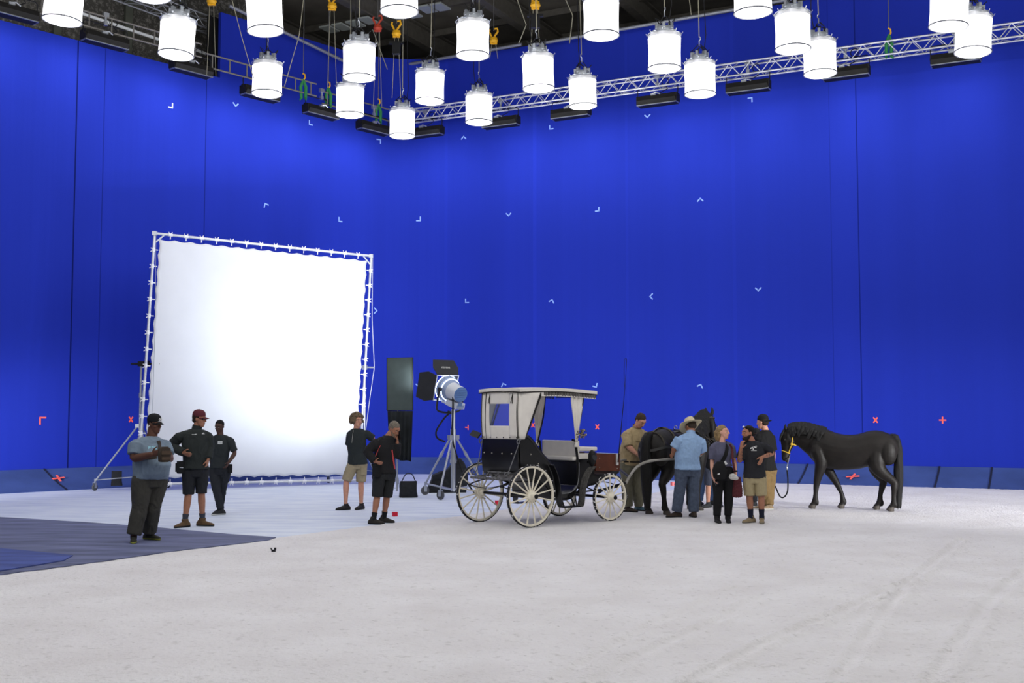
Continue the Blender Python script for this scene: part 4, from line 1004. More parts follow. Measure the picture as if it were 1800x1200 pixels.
def hand_pieces(mb, w, tip, n, k, curl=.5, thumb=1, spread=.012):
    """w wrist, tip fingertips direction, n palm normal (towards what it holds), thumb +-1 which side"""
    d = nrm(tip-w); a = nrm(np.cross(n, d))*thumb; n = nrm(np.cross(d, a)*thumb) if thumb > 0 else nrm(np.cross(a, d))*-1*-1
    n = nrm(n)
    R = []
    for x, hw, ht in ((-.01, .026, .020), (.02, .034, .018), (.055, .042, .016), (.088, .041, .013), (.1, .034, .008)):
        R.append([w+k*(d*x+a*hw*math.cos(t)+n*ht*math.sin(t)) for t in np.linspace(0, 2*math.pi, 14, endpoint=False)])
    mb.rings(R)
    for i, (L, off) in enumerate(((.070, .031), (.080, .011), (.075, -.010), (.058, -.030))):
        p = w+k*(d*(.086-.004*abs(i-1))+a*off); pts = [p]; ang = .12; dd = d+a*(off*.25*spread/.012*2)
        for j, seg in enumerate((.45, .32, .23)):
            e = nrm(dd)*math.cos(ang)+n*math.sin(ang); p = p+e*L*seg*k; pts.append(p); ang += curl*(.9 if j == 0 else .75)
        mb.tube(pts, [.0092*k, .0088*k, .0082*k, .0070*k], 8, round_=True)
    p = w+k*(d*.022+a*.034); pts = [p]; dd = nrm(d*.75+a*.7+n*.25)
    for seg in (.034, .030, .024): p = p+dd*seg*k; pts.append(p); dd = nrm(dd+d*.28+n*.35*curl-a*.1)
    mb.tube(pts, [.0125*k, .0115*k, .0105*k, .008*k], 8, round_=True)

class Fig: pass
def fig(Y, yaw, J, hyaw=None, hpitch=0, dz={}, feet=(0, 0), k=1.0, body=None, hroll=0, ground=0.):
    """J: joints in photo pixels, Y metres from the camera; dz: extra depth (m) per joint. Returns metric skeleton."""
    F = Fig(); F.k = k; F.Y = Y; F.yaw = yaw; F.g = ground
    y = math.radians(yaw); sx, sy = math.cos(y), math.sin(y)
    if sx < 0: sx, sy = -sx, -sy
    def pairdepth(a, b):
        if a+b and a in J and b in J:
            dx = (J[b][0]-J[a][0])*Y/2000/2; t = dx*sy/max(sx, .25); t = max(-.2, min(.2, t)); return t
        return 0
    ds = pairdepth('sl', 'sr'); dh = pairdepth('hl', 'hr')*.9
    base = {'sl': -ds, 'sr': ds, 'el': -ds, 'er': ds, 'wl': -ds, 'wr': ds, 'tl': -ds, 'tr': ds, 'hl': -dh, 'hr': dh, 'kl': -dh, 'kr': dh, 'al': -dh, 'ar': dh}
    for n, (px, py) in J.items():
        setattr(F, n, P(px, py, Y+base.get(n, 0)+dz.get(n, 0)))
    for a in ('al', 'ar'):
        v = getattr(F, a); v[2] = ground+.09*k; 
    F.hyaw = yaw if hyaw is None else hyaw; F.A = ori(F.hyaw, hpitch, hroll); F.feet = feet
    b = dict(hw=.165, hd=.115, ww=.145, wd=.105, cw=.165, cd=.118, belly=0., bust=0., arm=1., leg=1.); b.update(body or {}); F.b = b
    F.side = nrm(F.sr-F.sl); F.hside = nrm(F.hr-F.hl)
    pel = (F.hl+F.hr)/2; F.pel = pel; F.f0 = ori(yaw)[1]
    F.waist = getattr(F, 'waist', pel*.58+F.neck*.42+F.f0*0); F.chest = getattr(F, 'chest', pel*.28+(F.sl+F.sr)/2*.55+F.neck*.17)
    return F
def torso_rings(F, t0=-.12, t1=1., e=0., n=26, flare=0., m=18, eneck=None):
    """elliptical sections along the spine; t 0 pelvis, 1 neck base"""
    b = F.b; k = F.k
    up = nrm(F.neck-F.pel)
    st = np.array([
     [-.16, *(F.pel-ZU*.10*k), b['hw']*.80, b['hd']*.82, 0],
     [0, *F.pel, b['hw'], b['hd'], 0],
     [.16, *(F.pel+(F.waist-F.pel)*.38), b['hw']*.98, b['hd']*1.0, b['belly']*.6],
     [.42, *F.waist, b['ww'], b['wd'], b['belly']],
     [.68, *F.chest, b['cw'], b['cd'], b['belly']*.45+b['bust']],
     [.86, *(((F.sl+F.sr)/2)*.8+F.neck*.2-up*.02*k), b['cw']*.90, b['cd']*.82, 0],
     [.95, *(F.neck-up*.025*k), b['cw']*.60, b['cd']*.66, 0],
     [1.0, *(F.neck+up*.01*k), .062, .064, 0],
     [1.06, *(F.neck+up*.04*k), .056, .06, 0]])
    ts = np.linspace(t0, t1, m); R = []
    cols = [np.interp(ts, st[:, 0], st[:, i]) for i in range(1, 7)]
    # smooth the linear interpolation a little
    for i in range(m):
        c = vec(cols[0][i], cols[1][i], cols[2][i]); a, d, be = cols[3][i]*k, cols[4][i]*k, cols[5][i]*k
        w = min(1, max(0, (ts[i]-.1)/.6)); s = nrm(F.hside*(1-w)+F.side*w); f = nrm(np.cross(s, up)); 
        if np.dot(f, F.f0) < 0: f = -f
        en = e if (eneck is None or ts[i] < .9) else e+(eneck-e)*(ts[i]-.9)/.1
        fl = flare*max(0, 1-(ts[i]-t0)/.18)
        a += en+fl; d += en+fl; ring = []
        for t in np.linspace(0, 2*math.pi, n, endpoint=False):
            cx, sn_ = math.cos(t), math.sin(t); p_ = .86
            x = np.sign(cx)*abs(cx)**p_; z = np.sign(sn_)*abs(sn_)**p_
            ring.append(c+s*a*x+f*(d*z+(be*max(0, z)**1.3)))
        R.append(ring)
    return R
def limb(a, b, c, rad, frac=2., n=12):
    """points/radii along a-b-c; frac 2 = all the way, 1 = to the joint"""
    P0 = [a, a+(b-a)*.35, a+(b-a)*.75, b, b+(c-b)*.3, b+(c-b)*.7, c]; s = np.array([0, .35, .75, 1, 1.3, 1.7, 2.]); P0 = np.array(P0)
    ts = np.linspace(0, frac, n)
    pts = np.stack([np.interp(ts, s, P0[:, i]) for i in range(3)], 1); r = np.interp(ts, s, rad)
    return pts, r
def body(F, sk, name, label, group=None, hands=(None, None), curl=(.5, .5), barehead=True, bare_legs=True):
    mb = MB(); b = F.b; k = F.k
    mb.rings(torso_rings(F, -.16, 1.06, -.012))
    hc = F.head; kk = k*1.03
    mb.tube([F.neck-nrm(hc-F.neck)*.03*k, F.neck+(hc-F.neck)*.35-F.A[1]*.005, hc-F.A[2]*.04*k-F.A[1]*.02*k], [.066*k*b.get('nk', 1), .058*k*b.get('nk', 1), .056*k*b.get('nk', 1)], 14)
    head_pieces(mb, hc, F.A, kk)
    ar = np.array([.046, .047, .043, .040, .042, .034, .026])*k*b['arm']; lg = np.array([.088, .084, .066, .054, .058, .042, .036])*k*b['leg']
    for q, s in (('l', -1), ('r', 1)):
        sh, el, w, t = (getattr(F, x+q) for x in 'sewt')
        mb.tube([F.neck-ZU*.035*k, (F.neck+sh)/2-ZU*.012, sh-ZU*.012], [.04*k, .04*k, .042*k], 10)
        pts, r = limb(sh, el, w, ar); mb.tube(pts, r, 12, round_=True)
        d = nrm(t-w); inward = (F.chest-w) if hands[0 if s < 0 else 1] is None else np.array(hands[0 if s < 0 else 1], float)
        inward = inward-d*np.dot(inward, d)
        side_th = 1 if np.dot(np.cross(nrm(inward), d), F.f0+ZU*.6) > 0 else -1
        nn = nrm(inward); a = np.cross(nn, d)
        hand_pieces(mb, w, t, nn, k*1.0, curl[0 if s < 0 else 1], side_th)
        hp, kn, an = (getattr(F, x+q) for x in 'hka')
        pts, r = limb(hp, kn, an, lg); mb.tube(pts, r, 14, round_=True)
        yw = F.feet[0 if s < 0 else 1]; fd = ori(yw)[1]; sd = ori(yw)[0]
        mb.tube([an-fd*.03*k-ZU*.045*k, an-ZU*.04*k+fd*.03*k, an-ZU*.055*k+fd*.10*k], [.026*k, .030*k, .018*k], 10, round_=True)
    me = remesh(mb, .0062, 3, .5, 'person')
    base = vec((F.al[0]+F.ar[0])/2, (F.al[1]+F.ar[1])/2, F.g)
    shift(me, base); o = link('person', me, sk, None, True, 180); paint_head(me, hc, F.A, kk, base)
    o.location = base; WM[o.name] = Matrix.Translation(Vector(base)); F.o = o; F.base = base; F.hk = kk
    return tag(o, label, 'person', group)
def cloth(F, mb, name, m, voxel=.0085, smooth=4, wr=.006, ws=14., seed=0, parent=None):
    me = remesh(mb, voxel, smooth, .5, name); v = co(me); n = nor(me)
    if wr:
        q = v*np.array([1, 1, .55])*ws; r = 1-np.abs(2*fbm(q+fbm(v*5, seed+3, 2)[:, None]*2.2, seed, 3)-.9); v = v+n*((r-.55)*wr*2.3)[:, None]
        setco(me, v)
    shift(me, F.base); o = link(name, me, m, None, True, 180); o.parent = parent or F.o; WM[o.name] = WM[F.o.name]; return o
def shirt(F, m, sleeve=.8, hem=-.02, ease=.014, wr=.006, name='shirt', flare=.014, neck=.9985, eneck=.012, seed=0, sl=None, loose=.016):
    mb = MB(); mb.rings(torso_rings(F, hem, neck, ease, flare=flare, eneck=eneck)); k = F.k
    ar = np.array([.060, .056, .050, .046, .045, .040, .034])*k*F.b['arm']+loose
    sl = sl or (sleeve, sleeve)
    for q, s in zip('lr', sl):
        sh, el, w = (getattr(F, x+q) for x in 'sew')
        mb.tube([F.neck-ZU*.045*k, (F.neck*.45+sh*.55)-ZU*.012*k, sh-ZU*.012], [.062*k, .060*k, .060*k], 12)
        if s:
            pts, r = limb(sh, el, w, ar, s); r = np.array(r); r[-1] *= 1.03
            r[0] = .062*k*F.b['arm']; d0 = nrm(pts[0]-pts[1]); pts = np.vstack([pts[0]+d0*.04, pts]); r = np.concatenate([[.034*k*F.b['arm']], r]); mb.tube(pts, r, 16)
    return cloth(F, mb, name, m, wr=wr, seed=seed)
def trousers(F, m, frac=1.93, ease=.016, top=.2, name='trousers', wr=.007, flare=0., seed=5, voxel=.0085):
    mb = MB(); mb.rings(torso_rings(F, -.17, top*.62, ease*.45)); k = F.k
    lg = np.array([.096, .090, .072, .062, .062, .052, .048])*k*F.b['leg']*(.92 if name == 'shorts' else 1)+(ease*.7 if name == 'shorts' else ease); flare *= .6 if name == 'shorts' else 1
    for q in 'lr':
        h, kn, a = (getattr(F, x+q) for x in 'hka')
        pts, r = limb(h, kn, a, lg, frac, 14); r = np.array(r); tt = np.linspace(0, frac, 14); r = r+flare*np.clip((tt-.3)/max(frac-.3, .1), 0, 1)
        pts = np.vstack([pts[0]+ZU*.05, pts]); r = np.concatenate([[r[0]*.8], r]); mb.tube(pts, r, 18)
    return cloth(F, mb, name, m, wr=wr, seed=seed, voxel=voxel)
def shoe(F, q, m, msole, L=.285, hgt=.105, boot=0., w=1., name='shoe', heel=0.):
    an = getattr(F, 'a'+q); yw = F.feet[0 if q == 'l' else 1]; A = ori(yw); k = F.k; fd, sd = A[1], A[0]
    o = vec(an[0], an[1], F.g); mb = MB(); R = []
    for x, hw, h in ((-.095, .018, .05), (-.085, .031, .07), (-.05, .038, hgt*.98), (0, .041, hgt), (.05, .044, .085), (.10, .048, .066), (.145, .046, .055), (.178, .032, .042), (.19, .014, .03)):
        hw *= w; x *= L/.285
        R.append([o+k*(fd*x+sd*hw*(math.cos(t))*(1.06 if math.sin(t) < 0 else .9)+ZU*(h*.5+h*.5*np.sign(math.sin(t))*abs(math.sin(t))**.7)) for t in np.linspace(0, 2*math.pi, 18, endpoint=False)])
    mb.rings(R)
    if boot: mb.tube([o+ZU*.06*k-fd*.004*k, o+ZU*(.1+boot)*k-fd*.002*k], [.050*k, .056*k], 14)
    else: mb.tube([o+ZU*.05*k-fd*.015*k, o+ZU*(hgt+.018)*k-fd*.008*k], [.045*k, .048*k], 14)
    me = remesh(mb, .0065, 2, .5, name); v = co(me); v[:, 2] = np.maximum(v[:, 2], F.g+.001); setco(me, v); shift(me, F.base)
    ob = link(name, me, [m, msole], None, True, 180); c = cen(me); me.polygons.foreach_set('material_index', (c[:, 2]+F.base[2]-F.g < .026*k).astype(int)); ob.parent = F.o; WM[ob.name] = WM[F.o.name]
    if not boot:
        mb = MB()
        for i in range(4):
            x = .035+.022*i; h = .088-.009*i; mb.tube([o+k*(fd*x+sd*s*.022+ZU*(h+(.004 if abs(s) < 1 else -.004))) for s in (-1, -.4, .4, 1)], .0035, 5)
        lc = mb.build('laces', mm('lace', '#3a3632', .8), ob, True)
    return ob
def sock(F, q, m, top=.2):
    an = getattr(F, 'a'+q); kn = getattr(F, 'k'+q); d = nrm(kn-an); mb = MB(); mb.tube([an-d*.02, an+d*.05, an+d*(top-.08)], [.046*F.k*F.b['leg'], .043*F.k*F.b['leg'], .051*F.k*F.b['leg']], 16)
    o = mb.build('sock', m, F.o); return o
def hp(F, s, f, u): return F.head+F.hk*(F.A[0]*s+F.A[1]*f+F.A[2]*u)
def hair(F, m, kind='short', seed=0):
    mb = MB(); k = F.hk; A = F.A
    if kind == 'short':
        mb.ell(hp(F, 0, -.022, .040), (.083*k, .097*k, .088*k), A, 22, 14); mb.ell(hp(F, 0, -.05, -.01), (.074*k, .062*k, .06*k), A, 18, 10); vx, am, sc = .006, .006, 42
    elif kind == 'fade':
        mb.ell(hp(F, 0, -.018, .040), (.079*k, .094*k, .084*k), A, 22, 14); vx, am, sc = .006, .003, 60
    elif kind == 'curly':
        rnd = random.Random(seed); mb.ell(hp(F, 0, -.035, .03), (.118*k, .108*k, .112*k), A, 22, 14)
        for i in range(110):
            a = rnd.uniform(0, 2*math.pi); e = rnd.uniform(-.75, 1.5); s, f, u = math.cos(a)*math.cos(e), math.sin(a)*math.cos(e), math.sin(e)
            if f > .5 and u < .5: continue
            mb.ell(hp(F, s*.130, f*.118-.028, u*.120+.03), [rnd.uniform(.018, .030)*k]*3, A, 8, 6)
        vx, am, sc = .006, .012, 45
    elif kind == 'tail':
        mb.ell(hp(F, 0, -.022, .040), (.083*k, .097*k, .086*k), A, 22, 14); mb.ell(hp(F, 0, -.055, 0), (.074*k, .06*k, .07*k), A, 18, 10)
        mb.tube([hp(F, 0, -.10, .03), hp(F, 0, -.115, .01), hp(F, .01, -.12, -.05), hp(F, .02, -.105, -.12), hp(F, .02, -.09, -.17)], [.03*k, .036*k, .040*k, .036*k, .016*k], 12, round_=True)
        mb.tube([hp(F, -.06, -.04, -.02), hp(F, -.066, -.06, -.09), hp(F, -.05, -.07, -.14)], [.03*k, .03*k, .012*k], 10, round_=True); vx, am, sc = .006, .010, 40
    me = remesh(mb, vx, 2, .5, 'hair'); v = co(me); n = nor(me); v = v+n*((fbm(v*sc, seed, 3)-.45)*2*am)[:, None]; setco(me, v); shift(me, F.base)
    o = link('hair', me, m, None, True, 180); o.parent = F.o; WM[o.name] = WM[F.o.name]; return o
def beard(F, m, L=.03):
    mb = MB(); k = F.hk; R = []
    for u, f0, a, b in ((-.118-L, .060, .018, .026), (-.112, .052, .042, .046), (-.085, .042, .058, .064), (-.05, .022, .070, .062), (-.03, .006, .074, .05)):
        R.append([hp(F, a*math.cos(t), f0+b*math.sin(t), u) for t in np.linspace(0, 2*math.pi, 20, endpoint=False)])
    mb.rings(R); mb.tube([hp(F, s, .094-abs(s)*.5, -.045-abs(s)*.35) for s in (-.035, -.018, 0, .018, .035)], .008*k, 8, round_=True)
    me = remesh(mb, .006, 2, .5, 'beard'); v = co(me); n = nor(me); v = v+n*((fbm(v*42, 3, 3)-.45)*.012)[:, None]; setco(me, v); shift(me, F.base)
    o = link('beard', me, m, None, True, 180); o.parent = F.o; WM[o.name] = WM[F.o.name]
def cap(F, m, back=False, logo=None, tilt=.0, mbill=None):
    k = F.hk; mb = MB(); s = -1 if back else 1
    R = []
    for z, r in ((.030, 1.0), (.05, 1.02), (.08, .98), (.105, .86), (.125, .62), (.135, .3)):
        R.append([hp(F, .083*r*math.cos(t), -.012+.103*r*math.sin(t), z+.012) for t in np.linspace(0, 2*math.pi, 24, endpoint=False)])
    mb.rings(R); 
    mb.ell(hp(F, 0, -.012, .148), (.009*k, .009*k, .004*k), F.A, 8, 4)
    o = mb.build('cap', m, F.o)
    g = []
    for v in np.linspace(0, 1, 7):
        g.append([hp(F, .076*u*(1-.28*v**2), s*(.012*-1*s+.10*math.sqrt(max(0, 1-(u*.9)**2))*(.88)+v*.085*math.sqrt(max(0, 1-(u*.97)**2))+.0)-(0 if s > 0 else .0), .042-.018*v-.022*u*u) for u in np.linspace(-1, 1, 13)])
    mb = MB(); mb.sheet(g, .006); mb.build('bill', mbill or m, o, True, 60)
    if logo:
        mb = MB(); q = [hp(F, .05*math.cos(t)*.5, logo*.098, .078+.018*math.sin(t)) for t in np.linspace(0, 2*math.pi, 16, endpoint=False)]
        mb.tube(q, .004*k, 6, closed=True); mb.tube([hp(F, -.014, logo*.1, .073), hp(F, .004, logo*.1, .086), hp(F, .012, logo*.1, .072)], .005*k, 6)
        mb.tube([hp(F, -.04, logo*.103-.004*logo, .052), hp(F, .04, logo*.103-.004*logo, .052)], .0025*k, 6)
        mb.build('cap_emblem', mm('white_print', '#d8d8d8', .7), o)
    return o
def patch(F, c, right, up, pieces, m, name, parent, th=.004):
    mb = MB(); n = np.cross(right, up)
    for x, y, w, h in pieces: mb.box(c+right*x+up*y, (w, h, th), (right, up, n))
    return mb.build(name, m, parent, False)
def surf(F, c, d, objs, eps=.003):
    """slide point c along d onto the surface of a garment"""
    best = None
    for o in objs:
        l = Vector(c-F.base); ok, loc, n, i = o.ray_cast(l-Vector(d)*1.0, Vector(d))
        if ok: q = np.array(loc)+F.base; t = np.dot(q-c, d); best = t if best is None else min(best, t)
    return c if best is None else c+np.array(d)*(best-eps)
def decal(F, px, py, Y, garment, pieces, m, name, back=0., th=.004, roll=0.):
    """print on a garment: found where the line of sight meets the cloth, laid square to the cloth's own surface"""
    d = nrm(ray(px, py)); l = Vector(CAM0-F.base); ok, loc, n, i = garment.ray_cast(l, Vector(d))
    if not ok: return None
    n = nrm(np.array(n)*.5 - d*.5); c = np.array(loc)+F.base+n*.004; r = nrm(np.cross(ZU, n)); r = r*np.sign(r[0]) if abs(r[0]) > .1 else r; u = nrm(np.cross(n, r)); u = u*np.sign(u[2])
    if roll: r, u = r*math.cos(roll)+u*math.sin(roll), u*math.cos(roll)-r*math.sin(roll)
    mb = MB()
    for pc in pieces:
        x, y, w, h = pc[:4]; a = pc[4] if len(pc) > 4 else 0.; r2, u2 = r*math.cos(a)+u*math.sin(a), u*math.cos(a)-r*math.sin(a)
        mb.box(c+r*x+u*y, (w, h, th), (r2, u2, n))
    return mb.build(name, m, garment, False)
def strap(F, pts, w, m, name, label, cat, th=.008, root_=None):
    """flat webbing through points, facing outward from the figure's spine"""
    pts = spline(pts, 24); R = []
    for i in range(len(pts)):
        t = nrm(pts[min(i+1, len(pts)-1)]-pts[max(i-1, 0)]); c = F.pel+(F.neck-F.pel)*np.clip(np.dot(pts[i]-F.pel, F.neck-F.pel)/np.dot(F.neck-F.pel, F.neck-F.pel), 0, 1)
        o = nrm(pts[i]-c-t*np.dot(pts[i]-c, t)); s = np.cross(t, o); R.append([pts[i]+s*w/2+o*th/2, pts[i]-s*w/2+o*th/2, pts[i]-s*w/2-o*th/2, pts[i]+s*w/2-o*th/2])
    mb = MB(); mb.rings(R); return mb
C = lambda n, h, r=.85, v=.06, s=22: mm(n, h, r, 0, v, s, .12, 220)
SOLE = mat('dark_sole', '#1b1b1c', .8); SOLEW = mat('pale_sole', '#cfcfcb', .7)

# -- heavy man in grey-blue, nearest on the dark cloth
F = fig(16.2, 42, dict(head=(271.5, 746), neck=(267, 768), sl=(239, 779), sr=(287, 780), el=(234.5, 806), er=(299, 806), wl=(268, 798), wr=(292, 807), tl=(282, 794), tr=(281, 806),
      hl=(250, 842), hr=(277, 842), kl=(246, 892), kr=(268.5, 890), al=(235, 945), ar=(262, 943), waist=(263, 815), chest=(264, 793)),
      hyaw=62, hpitch=6, dz=dict(el=-.08, wl=-.30, tl=-.36, wr=-.32, tr=-.36, er=-.12, al=-.05, ar=.12), feet=(18, 68), k=1.03, ground=.03,
      body=dict(hw=.205, hd=.165, ww=.205, wd=.165, cw=.195, cd=.15, belly=.185, arm=1.32, leg=1.22, nk=1.2))
body(F, SK_DARK, '', 'heavy-set person in a grey-blue T-shirt, black cap and olive trousers, hands on the chest bag', curl=(.6, .5))
S = shirt(F, C('tee_grey_blue', '#728292'), .72, .02, .022, .006, seed=1, loose=.022, flare=.012)
T = trousers(F, C('olive_trousers', '#403f3a', .85), 1.95, .022, .16, wr=.010, flare=.012, seed=2)
for q in 'lr': shoe(F, q, C('trail_shoe_dark', '#26271f', .7), mm('lime_sole', '#8f9440', .7), .29)
hair(F, C('black_hair', '#100d0c'), 'fade'); cap(F, C('black_cap', '#121316'), logo=1)
decal(F, 272, 787, 16, S, [(-.075, 0, .036, .045), (-.03, 0, .036, .045), (.012, 0, .036, .045)], mm('pale_blue_print', '#93c3d3', .8), 'chest_print')
mb = MB(); mb.tube([hp(F, .084*-1, -.006, -.02), hp(F, -.088, .0, -.012)], .009, 8); mb.build('earpiece', mm('white_plastic', '#d9d9d9', .4), F.o)
# brown chest bag on a strap
BRN = C('brown_canvas', '#3a3129', .8)
ctr = P(289, 799, F.Y-.47); t = root('chest_bag', tuple(ctr), 'dark brown chest bag with a strap held by the heavy-set man in grey-blue', 'bag')
mb = MB(); A = ori(42); 
R = [[ctr+A[0]*(w*math.cos(a))+A[1]*(.045*math.sin(a))+ZU*z for a in np.linspace(0, 2*math.pi, 16, endpoint=False)] for z, w in ((-.10, .05), (-.09, .085), (0, .10), (.08, .09), (.11, .05))]
mb.rings(R); mb.build('bag_body', BRN, t)
mb = MB(); mb.box(ctr+A[1]*.045+ZU*.03, (.13, .02, .05), A); mb.box(ctr+A[1]*.045-ZU*.05, (.12, .02, .04), A); mb.build('pocket', C('brown_pocket', '#4a3c30', .8), t)
mb = strap(F, [surf(F, P(x, y, F.Y), (0, 1, 0), [S], .012) for x, y in ((281, 774), (283.5, 781), (286, 788), (288, 794))], .055, BRN, '', '', ''); mb.build('strap', BRN, t)
mb = strap(F, [surf(F, P(x, y, F.Y), (0, 1, 0), [S], .012) for x, y in ((286, 802), (276, 803), (266, 803), (256, 802))], .05, BRN, '', '', ''); mb.build('strap', BRN, t)

# -- tall man, dark red cap, black jacket and shorts
F = fig(18.6, 22, dict(head=(350.5, 736.5), neck=(345, 755), sl=(319, 765), sr=(366, 765), el=(300.5, 783), er=(368, 787), wl=(323, 796), wr=(366, 807), tl=(333.5, 800), tr=(364, 815),
      hl=(332.5, 826), hr=(355, 826), kl=(331, 869), kr=(354, 867), al=(325, 911), ar=(356, 909), waist=(344, 805), chest=(343, 782)), hyaw=76, hpitch=5,
      dz=dict(el=.05, wl=-.12, tl=-.2, wr=-.12, tr=-.12, al=-.05, ar=.08), feet=(-35, 78), k=1.04, body=dict(cw=.185, ww=.165, cd=.13, wd=.125, hw=.17))
body(F, SK_TAN, '', 'tall person in a dark red cap, black jacket, black shorts and brown hiking boots', curl=(.7, .6))
JB = C('black_jacket', '#262b2b'); S = shirt(F, JB, 1.93, .05, .022, .009, 'jacket', seed=3, loose=.022)
mb = MB(); mb.tube([F.neck-ZU*.02, F.neck+(F.head-F.neck)*.42], [.082, .078], 18, False); mb.tube([F.neck+(F.head-F.neck)*.42, F.neck-ZU*.02], [.07, .074], 18, False); mb.build('collar', JB, S)
T = trousers(F, C('black_shorts', '#202227'), .98, .024, .24, 'shorts', .008, .018, 4)
for q in 'lr': sock(F, q, C('grey_sock', '#3a3d48')); shoe(F, q, C('brown_boot', '#5b452d', .7), SOLE, .30, .12, .03, name='boot')
hair(F, C('dark_brown_hair', '#2b1f18'), 'short', 2); cap(F, C('dark_red_cap', '#5a2630'))
decal(F, 341, 763.5, 18, S, [(0, 0, .07, .008), (.03, .006, .03, .006)], mm('white_print', '#d8d8d8', .7), 'jacket_print'); decal(F, 357, 762.5, 18, S, [(0, 0, .05, .008), (.0, .012, .022, .012, .6)], mm('white_print', '#d8d8d8', .7), 'jacket_emblem')
mb = MB(); mb.tube([hp(F, s, .098-abs(s)*.25, .012) for s in (-.06, -.03, 0, .03, .06)], .012, 8); mb.build('dark_glasses', mm('dark_lens', '#0c0c0e', .2), F.o)
mb = MB(); c_ = P(319.5, 821, F.Y-.12); mb.box(c_, (.13, .11, .20), ori(40)); mb.box(c_+vec(-.03, -.07, 0), (.10, .05, .14), ori(40)); me = remesh(mb, .008, 4, .5, 'tool_pouch'); shift(me, c_); o = link('tool_pouch', me, C('black_pouch', '#141518'), None, True, 180); o.location = c_; tag(o, 'black tool pouch on the belt of the man in the dark red cap', 'pouch')
mb = MB(); mb.tube([P(310, 821, F.Y-.2), P(322, 822, F.Y-.2)], .008, 6); mb.build('tool_handle', STEEL, None); bpy.data.objects['tool_handle'].parent = o; shift(bpy.data.objects['tool_handle'].data, c_)
mb = MB(); mb.box(surf(F, P(346.5, 819.5, F.Y-.1), (0, 1, 0), [T]), (.05, .02, .03), ori(22)); mb.build('belt_buckle', STEEL, T)

# -- man behind with a white name sticker
F = fig(20.9, -12, dict(head=(386, 749.5), neck=(387, 765), sl=(374, 772), sr=(404, 773), el=(368.5, 790), er=(413, 796), wl=(370, 808), wr=(402, 813), tl=(371, 816), tr=(396, 823),
      hl=(377, 825), hr=(396, 825), kl=(380, 858), kr=(391, 858), al=(388.5, 893), ar=(386, 894), waist=(386, 806), chest=(388, 787)), hyaw=-12, hpitch=16,
      dz=dict(el=.1, wl=.0, tl=.0, wr=-.12, tr=-.2, al=-.1, ar=.25, kr=.1, kl=-.08), feet=(-52, -20), k=.97)
body(F, SK_DEEP, '', 'person in a black T-shirt and black trousers with a white name sticker on the chest', curl=(.5, .6))
S = shirt(F, C('tee_black_worn', '#272c2f'), .85, .06, .014, .007, seed=6); T = trousers(F, C('worn_black_trousers', '#22252b'), 1.94, .012, .24, wr=.009, seed=7)
for q in 'lr': shoe(F, q, C('black_trainer', '#232428', .7), SOLEW, .28)
hair(F, C('black_hair', '#100d0c'), 'fade', 3)
decal(F, 387, 777.5, 20, S, [(0, 0, .085, .06)], mm('white_sticker', '#c9cccd', .6), 'name_sticker'); 
decal(F, 387, 777.5, 20, S, [(0, .008, .05, .006), (0, -.008, .06, .006)], mm('grey_ink', '#8e9496', .7), 'sticker_lines', th=.009)
mb = MB(); mb.box(P(404, 823, F.Y-.05), (.08, .12, .16), ori(20)); me = remesh(mb, .01, 3, .5, 'belt_pouch'); c_ = P(404, 823, F.Y-.05); shift(me, c_); o = link('belt_pouch', me, C('black_pouch', '#141518'), None, True, 180); o.location = c_; tag(o, 'black pouch on the hip of the man with the white name sticker', 'pouch')

# -- young man with curly hair by the frame
F = fig(22.0, 18, dict(head=(628, 739.5), neck=(627, 754), sl=(617, 761), sr=(641, 761), el=(613, 783), er=(657, 771), wl=(615, 797), wr=(654, 794), tl=(622, 803), tr=(650, 799),
      hl=(621, 815), hr=(636, 814), kl=(608.5, 845), kr=(634.5, 847), al=(607.5, 881), ar=(635, 880), waist=(627, 796), chest=(627, 777)), hyaw=42, hpitch=2,
      dz=dict(el=.10, wl=.22, tl=.22, er=.03, wr=.0, tr=-.05, kl=-.05, al=-.08), feet=(-62, -25), k=1.0)
body(F, SK_LIGHT, '', 'person with light curly hair in a black T-shirt and khaki shorts beside the white frame', curl=(.6, .6))
S = shirt(F, C('tee_black_plain', '#252b2d'), .93, -.02, .016, .008, seed=8, loose=.02); T = trousers(F, C('khaki_shorts', '#988c73'), .97, .026, .22, 'shorts', .009, .02, 9)
for q in 'lr': shoe(F, q, C('black_leather_shoe', '#1f1e20', .6), SOLE, .30)
hair(F, C('light_brown_curls', '#6b5a46', .8, .3, 60), 'curly', 5)
mb = MB()
for x in (.16,): mb.box(surf(F, P(636, 829, F.Y-.3), (0, 1, 0), [T]), (.11, .03, .13), ori(25))
mb.build('cargo_pocket', C('khaki_shorts', '#988c73'), T, False)
mb = MB(); mb.tube(spline([P(621, 756, F.Y-.1), P(619.5, 768, F.Y-.16), P(618.5, 778, F.Y-.15)], 8), .0025, 5); mb.build('earphone_wire', mm('pale_wire', '#c9c9c2', .6), F.o)

